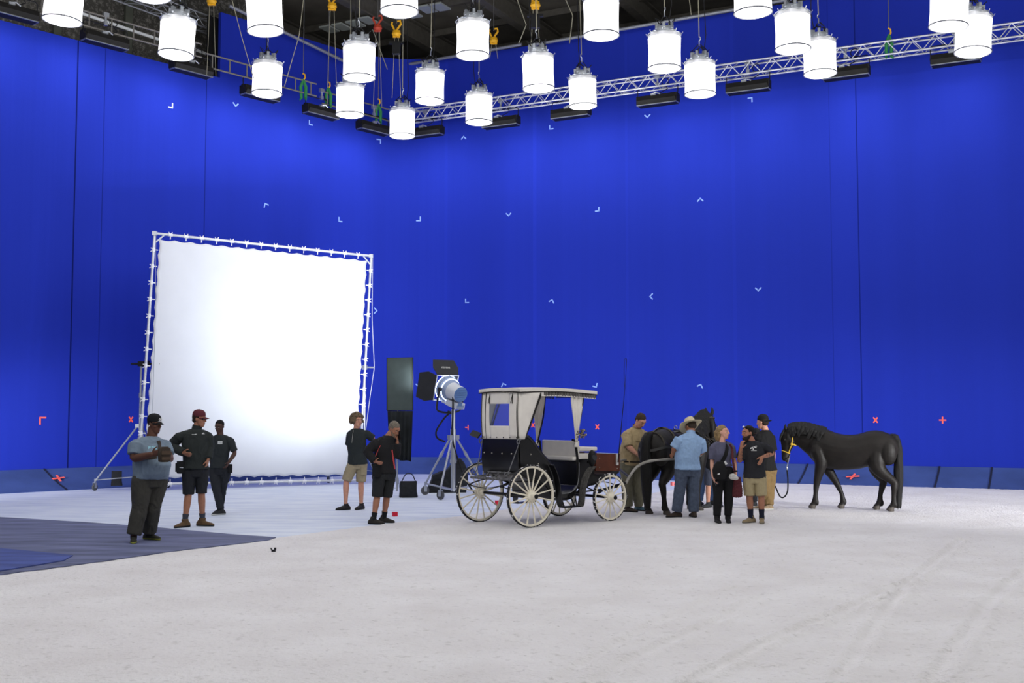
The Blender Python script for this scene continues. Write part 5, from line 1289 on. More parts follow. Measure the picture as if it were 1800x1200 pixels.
# -- grey-haired man on the phone
F = fig(19.2, 42, dict(head=(693, 754), neck=(683, 767), sl=(664, 776), sr=(692, 778), el=(645, 794), er=(697, 799), wl=(660, 812), wr=(698.5, 776), tl=(674, 815), tr=(698.5, 763),
      hl=(667, 831), hr=(685, 831), kl=(663, 872), kr=(680, 872), al=(657, 902), ar=(675, 902), waist=(676, 808), chest=(678, 789)), hyaw=52, hpitch=34,
      dz=dict(el=-.05, wl=-.12, tl=-.25, wr=-.12, tr=-.10, er=-.06, al=-.1, ar=.05), feet=(72, 70), k=1.0, body=dict(cw=.175, ww=.155, hw=.165))
body(F, SK_TAN, '', 'grey-haired person in a dark jacket and charcoal shorts looking down, phone at the ear', curl=(.25, .75), hands=(None, -vec(1, 0, 0)))
S = shirt(F, C('charcoal_jacket', '#1b1b1e'), 1.9, .02, .024, .009, 'jacket', seed=11, loose=.022, sl=(1.88, 1.85)); T = trousers(F, C('charcoal_shorts', '#242629'), 1.02, .026, .24, 'shorts', .008, .022, 12)
for q in 'lr': sock(F, q, C('black_sock', '#15161a'), .18); shoe(F, q, C('dark_trail_shoe', '#2a2622', .7), SOLE, .30)
hair(F, C('grey_hair', '#6f675d', .8, .4, 60), 'short', 7); beard(F, C('grey_stubble', '#7a6a5c'), .0)
def stripe(pts, m, name, par, r=.006): mb = MB(); mb.tube(spline([surf(F, p, (0, 1, 0), [S]) for p in pts], 12), r, 6); return mb.build(name, m, par)
RP = mm('coral_piping', '#c2474a', .7)
stripe([P(671, 782, F.Y), P(666, 792, F.Y), P(663, 801, F.Y)], RP, 'chest_piping', S); stripe([P(690, 790, F.Y), P(691.5, 806, F.Y), P(694, 824, F.Y)], RP, 'jacket_lining', S, .014)
mb = MB(); ph = P(700.5, 764.5, F.Y-.02); mb.box(ph, (.012, .075, .15), ori(50, 0, 18)); o = mb.build('phone', mm('black_plastic_phone', '#0e0f12', .3), None); rebase(o, ph); tag(o, 'dark mobile phone held to the ear of the grey-haired man', 'phone')
mb = MB(); c_ = P(662, 827, F.Y-.2); mb.box(c_, (.12, .1, .2), ori(50)); mb.box(c_+ZU*.1, (.14, .12, .04), ori(50)); me = remesh(mb, .009, 3, .5, 'belt_pouch'); shift(me, c_); o = link('belt_pouch', me, C('black_pouch', '#141518'), None, True, 180); o.location = c_; tag(o, 'black belt pouch under the hand of the grey-haired man on the phone', 'pouch')

# -- man in khaki bending over the harness
F = fig(21.35, 38, dict(head=(1126, 739), neck=(1118, 753), sl=(1101, 762), sr=(1133, 763), el=(1104, 784), er=(1140, 784), wl=(1119, 797), wr=(1136, 799), tl=(1126, 801), tr=(1134, 806),
      hl=(1101, 816), hr=(1118, 816), kl=(1102, 855), kr=(1118.5, 856), al=(1104, 892), ar=(1123.5, 890), waist=(1108, 793), chest=(1113, 776)), hyaw=34, hpitch=42,
      dz=dict(head=-.12, el=-.12, wl=-.22, tl=-.26, wr=-.15, tr=-.18, ar=.12), feet=(52, 48), k=1.05, ground=.012, body=dict(belly=.06, cw=.19, ww=.18, wd=.14, hw=.18, arm=1.12))
body(F, SK_LIGHT, '', 'person in a khaki shirt bending over the harness behind the black horse', curl=(.8, .8))
KS = C('khaki_shirt', '#a3916f', .9, .1); S = shirt(F, KS, 1.02, .0, .02, .012, seed=14, loose=.026)
mb = MB(); mb.tube([F.neck-ZU*.01, F.neck+(F.head-F.neck)*.3], [.078, .085], 16, False); mb.tube([F.neck+(F.head-F.neck)*.3, F.neck-ZU*.01], [.075, .07], 16, False); mb.build('collar', KS, S)
decal(F, 1119, 775, 21, S, [(0, 0, .13, .012), (-.062, -.05, .006, .1), (.062, -.05, .006, .1), (0, -.1, .13, .006)], C('khaki_seam', '#75674c'), 'chest_pocket')
T = trousers(F, C('olive_chinos', '#6a6757', .9), 1.95, .026, .2, wr=.012, seed=15, flare=.01)
shoe(F, 'l', C('brown_shoe', '#4a4038', .7), SOLE, .30); shoe(F, 'r', C('blue_grey_shoe', '#4c6a78', .7), SOLE, .30)
hair(F, C('brown_hair', '#3a2c22', .8, .3, 50), 'short', 9)
mb = MB(); mb.rings([torso_rings(F, .09, .13, .036, m=2)[i] for i in (0, 1)]); mb.build('belt', C('dark_belt', '#1d1915', .6), T)

# -- man in the pale blue shirt and straw hat, back to the camera
F = fig(20.2, 196, dict(head=(1214.5, 750), neck=(1214, 763), sl=(1196.5, 772), sr=(1230, 774), el=(1185, 788), er=(1234, 794), wl=(1184, 797), wr=(1226, 800), tl=(1178, 803), tr=(1215, 803),
      hl=(1199, 825), hr=(1219, 825), kl=(1195, 860), kr=(1218.5, 862), al=(1189.5, 899), ar=(1219.5, 900), waist=(1208, 803), chest=(1211, 785)), hyaw=205, hpitch=34,
      dz=dict(head=.08, el=.02, wl=.12, tl=.22, er=.08, wr=.24, tr=.28, al=.02, ar=-.05), feet=(-72, 188), k=1.05, ground=.012, body=dict(cw=.185, cd=.14, ww=.175, wd=.15, hw=.18, hd=.135, belly=.05, arm=1.1))
body(F, SK_TAN, '', 'person in a pale blue shirt, jeans and straw hat with the back turned', curl=(.8, .8))
BS = C('pale_blue_shirt', '#8eabd0', .9, .07); S = shirt(F, BS, .92, .02, .022, .013, seed=17, loose=.03, flare=.02)
mb = MB(); mb.tube([F.neck-ZU*.02, F.neck+(F.head-F.neck)*.35], [.078, .08], 16, False); mb.tube([F.neck+(F.head-F.neck)*.35, F.neck-ZU*.02], [.073, .07], 16, False); mb.build('collar', BS, S)
T = trousers(F, C('blue_grey_jeans', '#4b5568', .9, .2, 20), 1.97, .022, .22, wr=.011, seed=18, flare=.01)
mb = MB(); q = torso_rings(F, .04, .09, .02, m=2); mb.rings(q); mb.build('belt', C('dark_belt', '#1d1915', .6), T)
for q in 'lr': shoe(F, q, C('dark_brown_boot', '#3a3029', .7), SOLE, .30, .11)
hair(F, C('grey_brown_hair', '#3d332c'), 'short', 11)
ht = root('straw_hat', tuple(hp(F, 0, 0, .05)), 'cream straw hat with a wide brim on the man in pale blue', 'hat'); STR = C('cream_straw', '#cfc3a2', .85, .12, 80)
mb = MB(); R = []
for r, z in ((.089, .03), (.094, .05), (.090, .10), (.078, .135), (.05, .15), (.015, .145)):
    R.append([hp(F, r*.92*math.cos(t), -.012+r*1.12*math.sin(t), z+.01) for t in np.linspace(0, 2*math.pi, 26, endpoint=False)])
mb.rings(R); mb.build('crown', STR, ht)
g = [[hp(F, r*math.cos(t), -.012+r*1.12*math.sin(t), .042+.018*abs(math.cos(t))*(r-.08)/.1-.05*((r-.08)/.1)*abs(math.sin(t))) for r in np.linspace(.08, .185, 7)] for t in np.linspace(0, 2*math.pi, 37)]
mb = MB(); mb.sheet(g, .006); mb.build('brim', STR, ht, True, 180)

# -- two people half hidden behind the harnessed horse
F = fig(22.3, 200, dict(head=(1251, 757), neck=(1253, 772), sl=(1242, 779), sr=(1265, 779), el=(1241, 797), er=(1267, 799), wl=(1239, 789), wr=(1266, 815), tl=(1238, 782), tr=(1266, 823),
      hl=(1246, 826), hr=(1263, 826), kl=(1245, 853), kr=(1265.5, 853), al=(1244.5, 883), ar=(1266, 884), waist=(1253, 808), chest=(1253, 792)), hyaw=190, dz=dict(el=-.12, wl=-.25, tl=-.27, hl=0), feet=(-60, 160), k=.93, ground=.012)
body(F, SK_LIGHT, '', 'person in grey-blue shorts with bare legs, half hidden behind the harnessed horse', curl=(.9, .6))
S = shirt(F, C('black_top', '#15161a'), 1.0, -.12, .02, .008, seed=20, loose=.02); T = trousers(F, C('grey_blue_shorts', '#3b4050'), .96, .02, .1, 'shorts', .008, .012, 21)
for q in 'lr': shoe(F, q, C('dark_grey_trainer', '#2e3034', .7), SOLE, .27)
hair(F, C('brown_hair', '#3a2c22', .8, .3, 50), 'short', 14)
F = fig(22.9, 182, dict(head=(1238, 754), neck=(1240, 769), sl=(1229, 776), sr=(1251, 776), el=(1227, 795), er=(1253, 795), wl=(1229, 812), wr=(1252, 812), tl=(1230, 820), tr=(1252, 820),
      hl=(1234.5, 822), hr=(1247, 822), kl=(1233, 853), kr=(1250, 853), al=(1230, 880), ar=(1252, 880), waist=(1240, 805), chest=(1240, 788)), hyaw=182, feet=(150, 200), k=.93, ground=.012)
body(F, SK_LIGHT, '', 'person in pale jeans mostly hidden behind the head of the harnessed horse')
shirt(F, C('dark_top', '#1c1d24'), 1.9, .02, .014, .008, seed=23); trousers(F, C('pale_jeans', '#4f6a96', .9, .15), 1.95, .014, .2, wr=.008, seed=24)
for q in 'lr': shoe(F, q, C('dark_grey_trainer', '#2e3034', .7), SOLE, .27)
hair(F, C('brown_hair', '#3a2c22', .8, .3, 50), 'short', 15)

# -- the woman with the sling bag
F = fig(19.15, 8, dict(head=(1270.5, 759.5), neck=(1269, 776), sl=(1253.5, 785), sr=(1284.5, 784), el=(1251.5, 813), er=(1291, 810), wl=(1253, 838), wr=(1293, 829), tl=(1257, 848), tr=(1294, 837),
      hl=(1262.5, 833), hr=(1280, 833), kl=(1261.5, 870), kr=(1280.5, 870), al=(1260.5, 906), ar=(1279.5, 906), waist=(1269, 813), chest=(1269, 797)), hyaw=62, hpitch=-3,
      dz=dict(wl=-.05, tl=-.1, wr=-.12, tr=-.15), feet=(5, -5), k=.96, ground=.012, body=dict(bust=.035, cw=.15, ww=.135, hw=.178, hd=.125, wd=.105, arm=.88, leg=1.02))
body(F, SK_PINK, '', 'fair-haired person in a grey-violet T-shirt and black trousers with a black sling bag', curl=(.7, .9))
S = shirt(F, C('tee_grey_violet', '#535368'), .78, .30, .010, .006, seed=26, neck=.965, eneck=.03); T = trousers(F, C('black_slim_trousers', '#121215'), 1.9, .010, .40, wr=.008, seed=27, voxel=.008)
for q in 'lr': shoe(F, q, C('black_ankle_boot', '#191819', .6), SOLE, .26, .10, .15, name='boot')
hair(F, C('fair_hair', '#8a7350', .7, .3, 60), 'tail', 17)
mb = MB(); mb.tube([F.wr+nrm(F.er-F.wr)*.015+(vec(math.cos(a), math.sin(a), 0))*.032 for a in np.linspace(0, 2*math.pi, 16, endpoint=False)], .010, 6, closed=True); mb.box(F.wr+vec(0, -.034, .012), (.03, .012, .03)); mb.build('wrist_watch', BLKM, F.o)
t = root('sling_bag', tuple(P(1266, 827, F.Y-.25)), 'black sling bag worn across the front of the fair-haired woman', 'bag'); BB = C('black_bag_cloth', '#0f0f12', .8)
mb = MB(); c_ = P(1265, 826, F.Y-.24); A = ori(5)
R = [[c_+A[0]*(w*math.cos(a)+xo)+A[1]*(.06*math.sin(a)*(1 if abs(z) < .1 else .6))+ZU*z for a in np.linspace(0, 2*math.pi, 18, endpoint=False)] for z, w, xo in ((-.15, .07, .01), (-.12, .115, .005), (0, .125, 0), (.08, .10, .0), (.14, .06, .015))]
mb.rings(R); mb.build('bag_body', BB, t)
fs = [surf(F, P(x, y, F.Y), (0, 1, 0), [S, T], .012) for x, y in ((1276.5, 776), (1276, 786), (1273, 797), (1269, 806), (1264, 815))]
mb = strap(F, fs, .062, BB, '', '', ''); mb.build('strap', BB, t)
mb = MB(); mb.box(surf(F, P(1272, 813, F.Y), (0, 1, 0), [S, T], .03), (.045, .02, .06), ori(5, 0, 35)); mb.box(c_+vec(-.03, -.072, -.06), (.035, .01, .02), ori(5, 0, 20)); mb.build('buckle', mm('white_plastic', '#d9d9d9', .4), t)
QB = mat('maroon_quilt', '#54252b', .85, 0, .25, 40, .5, 55)
c_ = P(1295.5, 856, F.Y-.03); t = root('quilted_bag', tuple(c_), 'maroon quilted tote bag hanging at the side of the fair-haired woman', 'bag')
mb = MB(); R = []
for z, w, d in ((-.17, .055, .035), (-.15, .085, .055), (-.05, .09, .06), (.08, .075, .05), (.17, .06, .03)): R.append([c_+vec(w*math.cos(a)*np.sign(1), d*math.sin(a), z) for a in np.linspace(0, 2*math.pi, 20, endpoint=False)])
mb.rings(R); me = remesh(mb, .008, 2, .5, 'bag_body'); v = co(me)
q = (v-c_); v += nor(me)*(.006*np.abs(np.sin((q[:, 0]+q[:, 2])*75)*np.sin((q[:, 0]-q[:, 2])*75)))[:, None]; setco(me, v); shift(me, c_); o = link('bag_body', me, QB, None, True, 180); o.parent = t; WM[o.name] = WM[t.name]
mb = MB(); pts = [F.sr+vec(-.03, -.085, .035), surf(F, P(1286, 790, F.Y), (0, 1, 0), [S], .01), P(1288, 806, F.Y-.14), P(1291, 825, F.Y-.12), P(1293.5, 843, F.Y-.04)]; pts = spline(pts, 20)
mb.rings([[p+vec(-.018, 0, 0), p+vec(.018, 0, 0), p+vec(.018, .008, 0), p+vec(-.018, .008, 0)] for p in pts]); mb.build('strap', QB, t)
mb = MB(); c_ = P(1289, 838, F.Y-.24); mb.ell(c_, (.075, .05, .05), None, 16, 10); mb.ell(c_+vec(-.02, -.02, .03), (.05, .05, .03), None, 14, 8); mb.ell(c_+vec(.05, 0, -.02), (.04, .04, .03), None, 12, 8); me = remesh(mb, .007, 2, .5, 'white_cap'); v = co(me); v += nor(me)*((fbm(v*26, 4, 3)-.45)*.025)[:, None]; setco(me, v); shift(me, c_)
o = link('folded_cap', me, C('off_white_cloth', '#c4c3bf'), None, True, 180); o.location = c_; tag(o, 'crumpled off-white cloth cap held at the hip of the fair-haired woman', 'cap')
mb = MB(); c_ = P(1260, 849, F.Y-.14); mb.box(c_, (.07, .02, .05), ori(20, 0, 30)); o = mb.build('phone', mm('dark_case', '#24252b', .4), None, False); rebase(o, c_); tag(o, 'small dark phone in the lowered hand of the fair-haired woman', 'phone')

# -- bearded man talking to her
F = fig(19.15, -14, dict(head=(1314.5, 761), neck=(1321, 776), sl=(1309.5, 784), sr=(1338, 783), el=(1299.8, 812), er=(1359, 796), wl=(1302.5, 788), wr=(1340, 803), tl=(1304.5, 776), tr=(1334.5, 818),
      hl=(1316.5, 838), hr=(1336, 838), kl=(1317.5, 873), kr=(1338, 873), al=(1320, 906), ar=(1339, 907), waist=(1326, 816), chest=(1325, 799)), hyaw=-66, hpitch=2,
      dz=dict(el=-.06, wl=-.2, tl=-.22, er=.1, wr=-.14, tr=-.2), feet=(-55, -12), k=1.0, ground=.012, body=dict(cw=.165, ww=.15, hw=.165))
body(F, SK_TAN, '', 'bearded person in a charcoal T-shirt and khaki shorts with a hand raised to the chin', curl=(.9, .35), hands=(vec(.6, .3, 0), None))
S = shirt(F, C('tee_charcoal', '#232429'), .80, -.02, .014, .007, seed=30, loose=.022); T = trousers(F, C('sand_shorts', '#a39675'), .93, .024, .2, 'shorts', .008, .02, 31)
for q in 'lr': sock(F, q, C('navy_sock', '#161a2c'), .22); shoe(F, q, C('sand_shoe', '#8a7a60', .8), C('sand_sole', '#7b7468'), .30)
hair(F, C('black_short_hair', '#1a1512'), 'short', 21); beard(F, C('dark_beard', '#2b1f19', .8, .3, 60), .035)
PW = mm('white_print', '#d8d8d8', .7)
decal(F, 1325, 787, 19, S, [(-.035, .0, .05, .02, .5), (.02, .012, .05, .018, -.3), (-.01, -.02, .02, .03, .2), (.04, .03, .025, .012), (0, -.045, .09, .007)], PW, 'chest_print')
TAT = mm('faded_ink', '#4b4246', .7)
def tattoos(a, b, r, n, seed):
    rnd = random.Random(seed); mb = MB(); d = nrm(b-a); u, w = orth(d)
    for i in range(n):
        t = rnd.uniform(.12, .9); an = rnd.uniform(0, 6.28); p = a+(b-a)*t; rr = r*(1-.25*t)+.0006
        q = [p+d*dx+(u*math.cos(an+da)+w*math.sin(an+da))*rr for dx, da in ((0, 0), (rnd.uniform(.01, .03), rnd.uniform(-.5, .5)), (rnd.uniform(.0, .03), rnd.uniform(-.9, .9)))]; mb.tube(q, .0035, 4)
    return mb
tattoos(F.el, F.wl, .042, 26, 1).build('tattoo', TAT, F.o); tattoos(F.er, F.wr, .042, 26, 2).build('tattoo', TAT, F.o)
sg = root('sunglasses', tuple(hp(F, 0, .06, .10)), 'dark sunglasses pushed up on the head of the bearded man', 'sunglasses')
for s in (-1, 1):
    mb = MB(); mb.ell(hp(F, s*.032, .056, .104), (.030, .012, .018), ori(F.hyaw, -40), 14, 8); mb.build('lens', mm('dark_lens', '#0c0c0e', .2) if s > 0 else mm('painted_glint_lens', '#d8dadc', .2), sg)  # one lens is pale all over: a glint put into its colour
    mb = MB(); mb.tube([hp(F, s*.06, .052, .10), hp(F, s*.084, .01, .075), hp(F, s*.086, -.03, .045)], .005, 6); mb.build('temple', BLKM, sg)

# -- man with the backward cap who leads the loose horse, and someone behind him
F = fig(21.8, -146, dict(head=(1340.5, 742), neck=(1345.5, 757), sl=(1333, 766), sr=(1354.5, 766), el=(1331, 786), er=(1359.5, 794), wl=(1330, 804), wr=(1359, 818), tl=(1329, 812), tr=(1358.5, 828),
      hl=(1343, 826), hr=(1354, 826), kl=(1345, 861), kr=(1352, 861), al=(1341.5, 890), ar=(1351, 891), waist=(1346.5, 806), chest=(1346, 786)), hyaw=-128, hpitch=4,
      dz=dict(el=.1, wl=.1, tl=.1, er=-.04, al=.15, ar=-.05), feet=(-88, -75), k=1.03, ground=.012, body=dict(cw=.175))
body(F, SK_LIGHT, '', 'person in a backward black cap, black T-shirt and tan trousers holding the lead rope', curl=(.7, .9))
shirt(F, C('tee_black', '#0f0f11'), .9, .0, .018, .008, seed=33, loose=.024); T = trousers(F, C('tan_trousers', '#77613f', .9), 1.97, .024, .2, wr=.012, seed=34, flare=.012)
for q in 'lr': shoe(F, q, C('tan_shoe', '#8a7860', .8), SOLEW, .29)
hair(F, C('dark_brown_hair', '#2b1f18'), 'short', 23); cap(F, C('black_cap', '#121316'), back=True, logo=-1)
leadhand = F.wr*.35+F.tr*.65
F = fig(22.7, 10, dict(head=(1329.5, 764), neck=(1331, 778), sl=(1321, 785), sr=(1341, 785), el=(1321, 803), er=(1344, 803), wl=(1323, 820), wr=(1343, 820), tl=(1324, 828), tr=(1342, 828),
      hl=(1324, 832), hr=(1337, 832), kl=(1325, 857), kr=(1337, 857), al=(1326, 880), ar=(1338, 880), waist=(1331, 812), chest=(1331, 797)), hyaw=20, feet=(-45, 20), k=.9, ground=.012)
body(F, SK_DARK, '', 'person in black with a dark cap, mostly hidden behind the bearded man')
shirt(F, C('tee_black', '#0f0f11'), .9, .02, .014, .007, seed=36); trousers(F, C('black_trousers', '#1a1c22'), 1.95, .014, .2, wr=.008, seed=37)
for q in 'lr': shoe(F, q, C('black_trainer', '#232428', .7), SOLE, .27)
beard(F, C('black_hair', '#100d0c'), .02); hair(F, C('black_hair', '#100d0c'), 'fade'); cap(F, C('black_cap', '#121316'))

# ---------------------------------------------------------------- horses
HB = mat('black_coat', '#120e0c', .56, 0, .35, 5, .12, 90, spec=.3); HOOF = mat('horn', '#4a443f', .6, 0, .2, 30); HMUZ = mat('muzzle_skin', '#131113', .6); HEYE = mat('horse_eye', '#050404', .08, spec=.8)
HMANE = mat('black_mane', '#0b0a0a', .6, 0, .3, 60, .5, 120); GLINT = mat('pale_star', '#6f7478', .6)
class Horse: pass
def horse(loc, yaw, J, feet, label, sc=1.0, coat=HB, sx=1.0, hk=1.18):
    """local x forward, y to its left, z up; feet: (fl, fr, hl, hr) ground points; J: head and neck joints"""
    H = Horse(); c, s = math.cos(yaw), math.sin(yaw)
    H.T = lambda p: np.array([loc[0]+sc*(c*p[0]*sx-s*p[1]), loc[1]+sc*(s*p[0]*sx+c*p[1]), loc[2]+sc*p[2]])
    V = lambda *p: H.T(np.array(p, float)); H.V = V; H.sc = sc
    fx, ly = vec(c, s, 0), vec(-s, c, 0); H.fx, H.ly = fx, ly
    mb = MB(); st = spline([(-.885, 1.27, 1.08, .09), (-.83, 1.36, 1.0, .19), (-.72, 1.44, .93, .245), (-.52, 1.50, .87, .28), (-.34, 1.50, .83, .29), (-.1, 1.435, .77, .30), (.15, 1.425, .745, .305), (.36, 1.47, .75, .285), (.52, 1.53, .78, .255), (.68, 1.50, .84, .225), (.80, 1.40, .93, .18), (.88, 1.28, 1.02, .11)], 34)
    R = []
    for x, zt, zb, hw in st:
        zc, hh = (zt+zb)/2, (zt-zb)/2; ring = []
        for t in np.linspace(0, 2*math.pi, 26, endpoint=False):
            cy, sz = math.cos(t), math.sin(t)
            w = hw*(1-.18*max(0, sz)**2) if x > .3 else hw
            ring.append(V(x, w*np.sign(cy)*abs(cy)**.9, zc+hh*np.sign(sz)*abs(sz)**.95))
        R.append(ring)
    mb.rings(R)
    # neck
    nb, n1, n2, poll = [np.array(J[k], float) for k in ('nb', 'n1', 'n2', 'poll')]
    muz = np.array(J['muzzle'], float); hd = nrm(muz-poll)
    pts = spline([nb+(nb-n1)*.35, nb, n1, n2, poll+hd*.02], 16); hh = np.interp(np.linspace(0, 1, 16), [0, .25, .55, .8, 1], [.34, .31, .235, .185, .125]); ww = np.interp(np.linspace(0, 1, 16), [0, .25, .55, .8, 1], [.19, .165, .115, .095, .08])
    R = []
    for i in range(16):
        t = nrm(pts[min(i+1, 15)]-pts[max(i-1, 0)]); sd = nrm(np.cross([0, 0, 1], t)); up = np.cross(t, sd)
        R.append([H.T(pts[i]+sd*ww[i]*math.cos(a)+up*hh[i]*math.sin(a)*(1 if math.sin(a) < 0 else .95)) for a in np.linspace(0, 2*math.pi, 22, endpoint=False)])
    mb.rings(R); H.neck = (pts, hh, ww)
    # head: sections along poll -> muzzle
    sd = nrm(np.cross([0, 0, 1], hd)) if 'hside' not in J else nrm(np.array(J['hside'], float)); sd = nrm(sd-hd*np.dot(sd, hd)); fr = np.cross(sd, hd)   # fr: towards the forehead/nose ridge
    if fr[2] < 0 and abs(fr[2]) > .2: fr = -fr
    if 'front' in J and np.dot(fr, np.array(J['front'], float)) < 0: fr = -fr
    L = np.linalg.norm(muz-poll); R = []
    for u, off, dp, w in spline([(-.10, -.01, .055, .06), (0, 0, .095, .085), (.16, -.015, .135, .098), (.32, -.025, .145, .095), (.5, -.01, .105, .072), (.68, .0, .078, .056), (.84, .0, .070, .056), (.95, -.005, .066, .056), (1.02, -.01, .046, .042)], 18):
        q = poll+hd*L*u+fr*off
        R.append([H.T(q+sd*w*1.08*math.cos(a)*(.9 if math.sin(a) > .3 else 1)+fr*dp*hk*math.sin(a)) for a in np.linspace(0, 2*math.pi, 22, endpoint=False)])
    mb.rings(R)
    H.hp = lambda u, f, s_: H.T(poll+hd*L*u+fr*f+sd*s_); H.hd, H.hs, H.hf, H.L = hd, sd, fr, L
    Rw = np.array([[c, -s, 0], [s, c, 0], [0, 0, 1]]); H.W = lambda d: Rw @ np.array(d)
    for q in (-1, 1):
        e = H.hp
        mb.tube([e(-.02, .05, q*.052), e(-.10, .075, q*.066), e(-.19, .085, q*.070), e(-.27, .08, q*.06)], [.030*sc, .036*sc, .026*sc, .006*sc], 10)
        mb.ell(e(.30, .055, q*.082), (.028*sc, .024*sc, .03*sc), None, 10, 8); mb.ell(e(.34, -.07, q*.07), (.05*sc, .06*sc, .06*sc), None, 10, 8)
        mb.ell(e(.93, .028, q*.045), (.024*sc, .02*sc, .026*sc), None, 10, 6)
    mb.ell(H.hp(1.0, -.045, 0), (.04*sc, .04*sc, .035*sc), None, 10, 8)
    # legs
    def leg(pts, r, n=12): mb.tube([V(*p) for p in spline(pts, 26)], [x*sc for x in np.interp(np.linspace(0, len(r)-1, 26), range(len(r)), r)], n, round_=True)
    for i, (x, y) in enumerate(feet[:2]):
        q = 1 if i == 0 else -1; k = x-.66
        leg([(.66, .14*q, 1.10), (.60, .155*q, .88), (.62+.45*k, .15*q*.6+y*.4, .62), (.63+.7*k, .12*q*.3+y*.7, .46), (.63+.88*k, y, .30), (.635+.95*k, y, .17), (.67+k, y, .085), (.68+k, y, .05)], [.15, .125, .082, .060, .042, .052, .046, .05])
        mb.tube([V(.67+k, y, .09), V(.705+k, y, 0)], [.055*sc, .078*sc], 14); mb.ell(V(.60+.95*k, y, .13), (.04*sc, .035*sc, .07*sc), None, 10, 8)
    for i, (x, y) in enumerate(feet[2:]):
        q = 1 if i == 0 else -1; k = x+.60
        leg([(-.50, .10*q, 1.22), (-.46+.1*k, .135*q, .92), (-.50+.4*k, .15*q, .74), (-.69+.75*k, .13*q*.4+y*.6, .55), (-.69+.85*k, y, .46), (-.665+.95*k, y, .30), (-.655+k, y, .17), (-.61+k, y, .085), (-.60+k, y, .05)], [.16, .180, .125, .070, .066, .046, .054, .048, .05])
        mb.tube([V(-.61+k, y, .09), V(-.575+k, y, 0)], [.056*sc, .078*sc], 14); mb.ell(V(-.69+.97*k, y, .13), (.04*sc, .035*sc, .07*sc), None, 10, 8)
        mb.ell(V(-.70, .15*q, 1.10), (.16*sc, .14*sc, .25*sc), None, 14, 10)
    me = remesh(mb, .0105, 16, .5, 'horse'); v = co(me); n = nor(me); v = v+n*((fbm(v*6, 3, 3)-.45)*.014)[:, None]; v[:, 2] = np.maximum(v[:, 2], loc[2]+.001); setco(me, v)
    base = np.array([loc[0], loc[1], loc[2]]); shift(me, base); o = link('horse', me, [coat, HOOF, HMUZ], None, True, 180); o.location = base; WM[o.name] = Matrix.Translation(Vector(base))
    ce = cen(me)+base; mi = np.zeros(len(ce), int); mi[ce[:, 2] < loc[2]+.075*sc] = 1
    mz = H.hp(1.0, 0, 0); mi[np.linalg.norm(ce-mz, axis=1) < .09*sc] = 2; me.polygons.foreach_set('material_index', mi)
    H.o = o; H.base = base; tag(o, label, 'horse')
    for q in (-1, 1):
        mb = MB(); mb.ell(H.hp(.305, .058, q*.097), (.017*sc, .017*sc, .019*sc), None, 12, 8); mb.build('eye', HEYE, o)
    return H
def hair_mass(H, me_or_mb, name, vox=.010, amp=.02, sc=(30, 30, 4), seed=1):
    me = remesh(me_or_mb, vox, 5, .5, name); v = co(me); n = nor(me); v = v+n*((fbm(v*np.array(sc), seed, 3)-.45)*2*amp)[:, None]; setco(me, v); shift(me, H.base)
    o = link(name, me, HMANE, None, True, 180); o.parent = H.o; WM[o.name] = WM[H.o.name]; return o
def tail(H, pts, r):
    mb = MB(); p = spline(pts, 18); rr = np.interp(np.linspace(0, 1, 18), np.linspace(0, 1, len(r)), r); mb.tube([H.V(*x) for x in p], [x*H.sc for x in rr], 14, round_=True)
    rnd = random.Random(2)
    for k in range(14):
        a, d = rnd.uniform(0, 6.28), rnd.uniform(.3, .9); e = int(rnd.uniform(13, 17))
        q = [H.V(*(p[i]+vec(math.cos(a), math.sin(a), 0)*rr[min(i, 12)]*d*.9)) for i in range(5, e)]; q.append(H.V(*(p[-1]+vec(math.cos(a)*.05, math.sin(a)*.05, rnd.uniform(-.10, .06)))))
        mb.tube(q, [.018]*(len(q)-1)+[.006], 6)
    return hair_mass(H, mb, 'tail', amp=.012, seed=5)
def mane(H, side, n0=2, n1=15, drop=.26, forelock=True):
    mb = MB(); pts, hh, ww = H.neck
    for i in range(n0, n1):
        t = nrm(pts[min(i+1, 15)]-pts[i-1]); sd = nrm(np.cross([0, 0, 1], t)); up = np.cross(t, sd); top = pts[i]+up*hh[i]*.97
        for k in (0, .5):
            b = top+t*k*.07; w = side*ww[i]
            mb.tube([H.T(b+up*.012-sd*side*.02), H.T(b+up*.022), H.T(b+sd*w*.9-up*drop*.35), H.T(b+sd*w*1.22-up*drop*(.8+.3*math.sin(i*1.7+k*5))), H.T(b+sd*w*1.25-up*drop*(1.15+.25*math.sin(i*2.3+k)))], [.026*H.sc, .034*H.sc, .036*H.sc, .026*H.sc, .008*H.sc], 8)
    if forelock:
        for k in range(5):
            s_ = (k-2)*.022; mb.tube([H.hp(-.1, .07, s_), H.hp(.05, .115, s_), H.hp(.2, .145, s_*1.5), H.hp(.36+.04*(k % 2), .155, s_*1.8)], [.03*H.sc, .028*H.sc, .022*H.sc, .007*H.sc], 8)
    return hair_mass(H, mb, 'mane', amp=.006, sc=(40, 40, 10), seed=9)
def band(H, pts, r, m, name, par=None, closed=False, n=30): 
    mb = MB(); mb.tube(pts if closed else spline(pts, n), r, 6, closed=closed); return mb.build(name, m, par or H.o)
def headloop(H, u, f0, grow=.008, n=24, w=None):
    """closed loop round the head at u"""
    us = [-.10, 0, .16, .32, .5, .68, .84, .95]; d = np.interp(u, us, [.055, .095, .135, .145, .105, .078, .070, .066])+grow; w = np.interp(u, us, [.06, .085, .098, .095, .072, .056, .056, .056])+grow; of = np.interp(u, us, [-.01, 0, -.015, -.025, -.01, 0, 0, -.005])
    return [H.hp(u+f0*math.sin(a), of+d*math.sin(a), w*math.cos(a)*(.93 if math.sin(a) > .3 else 1)) for a in np.linspace(0, 2*math.pi, n, endpoint=False)]

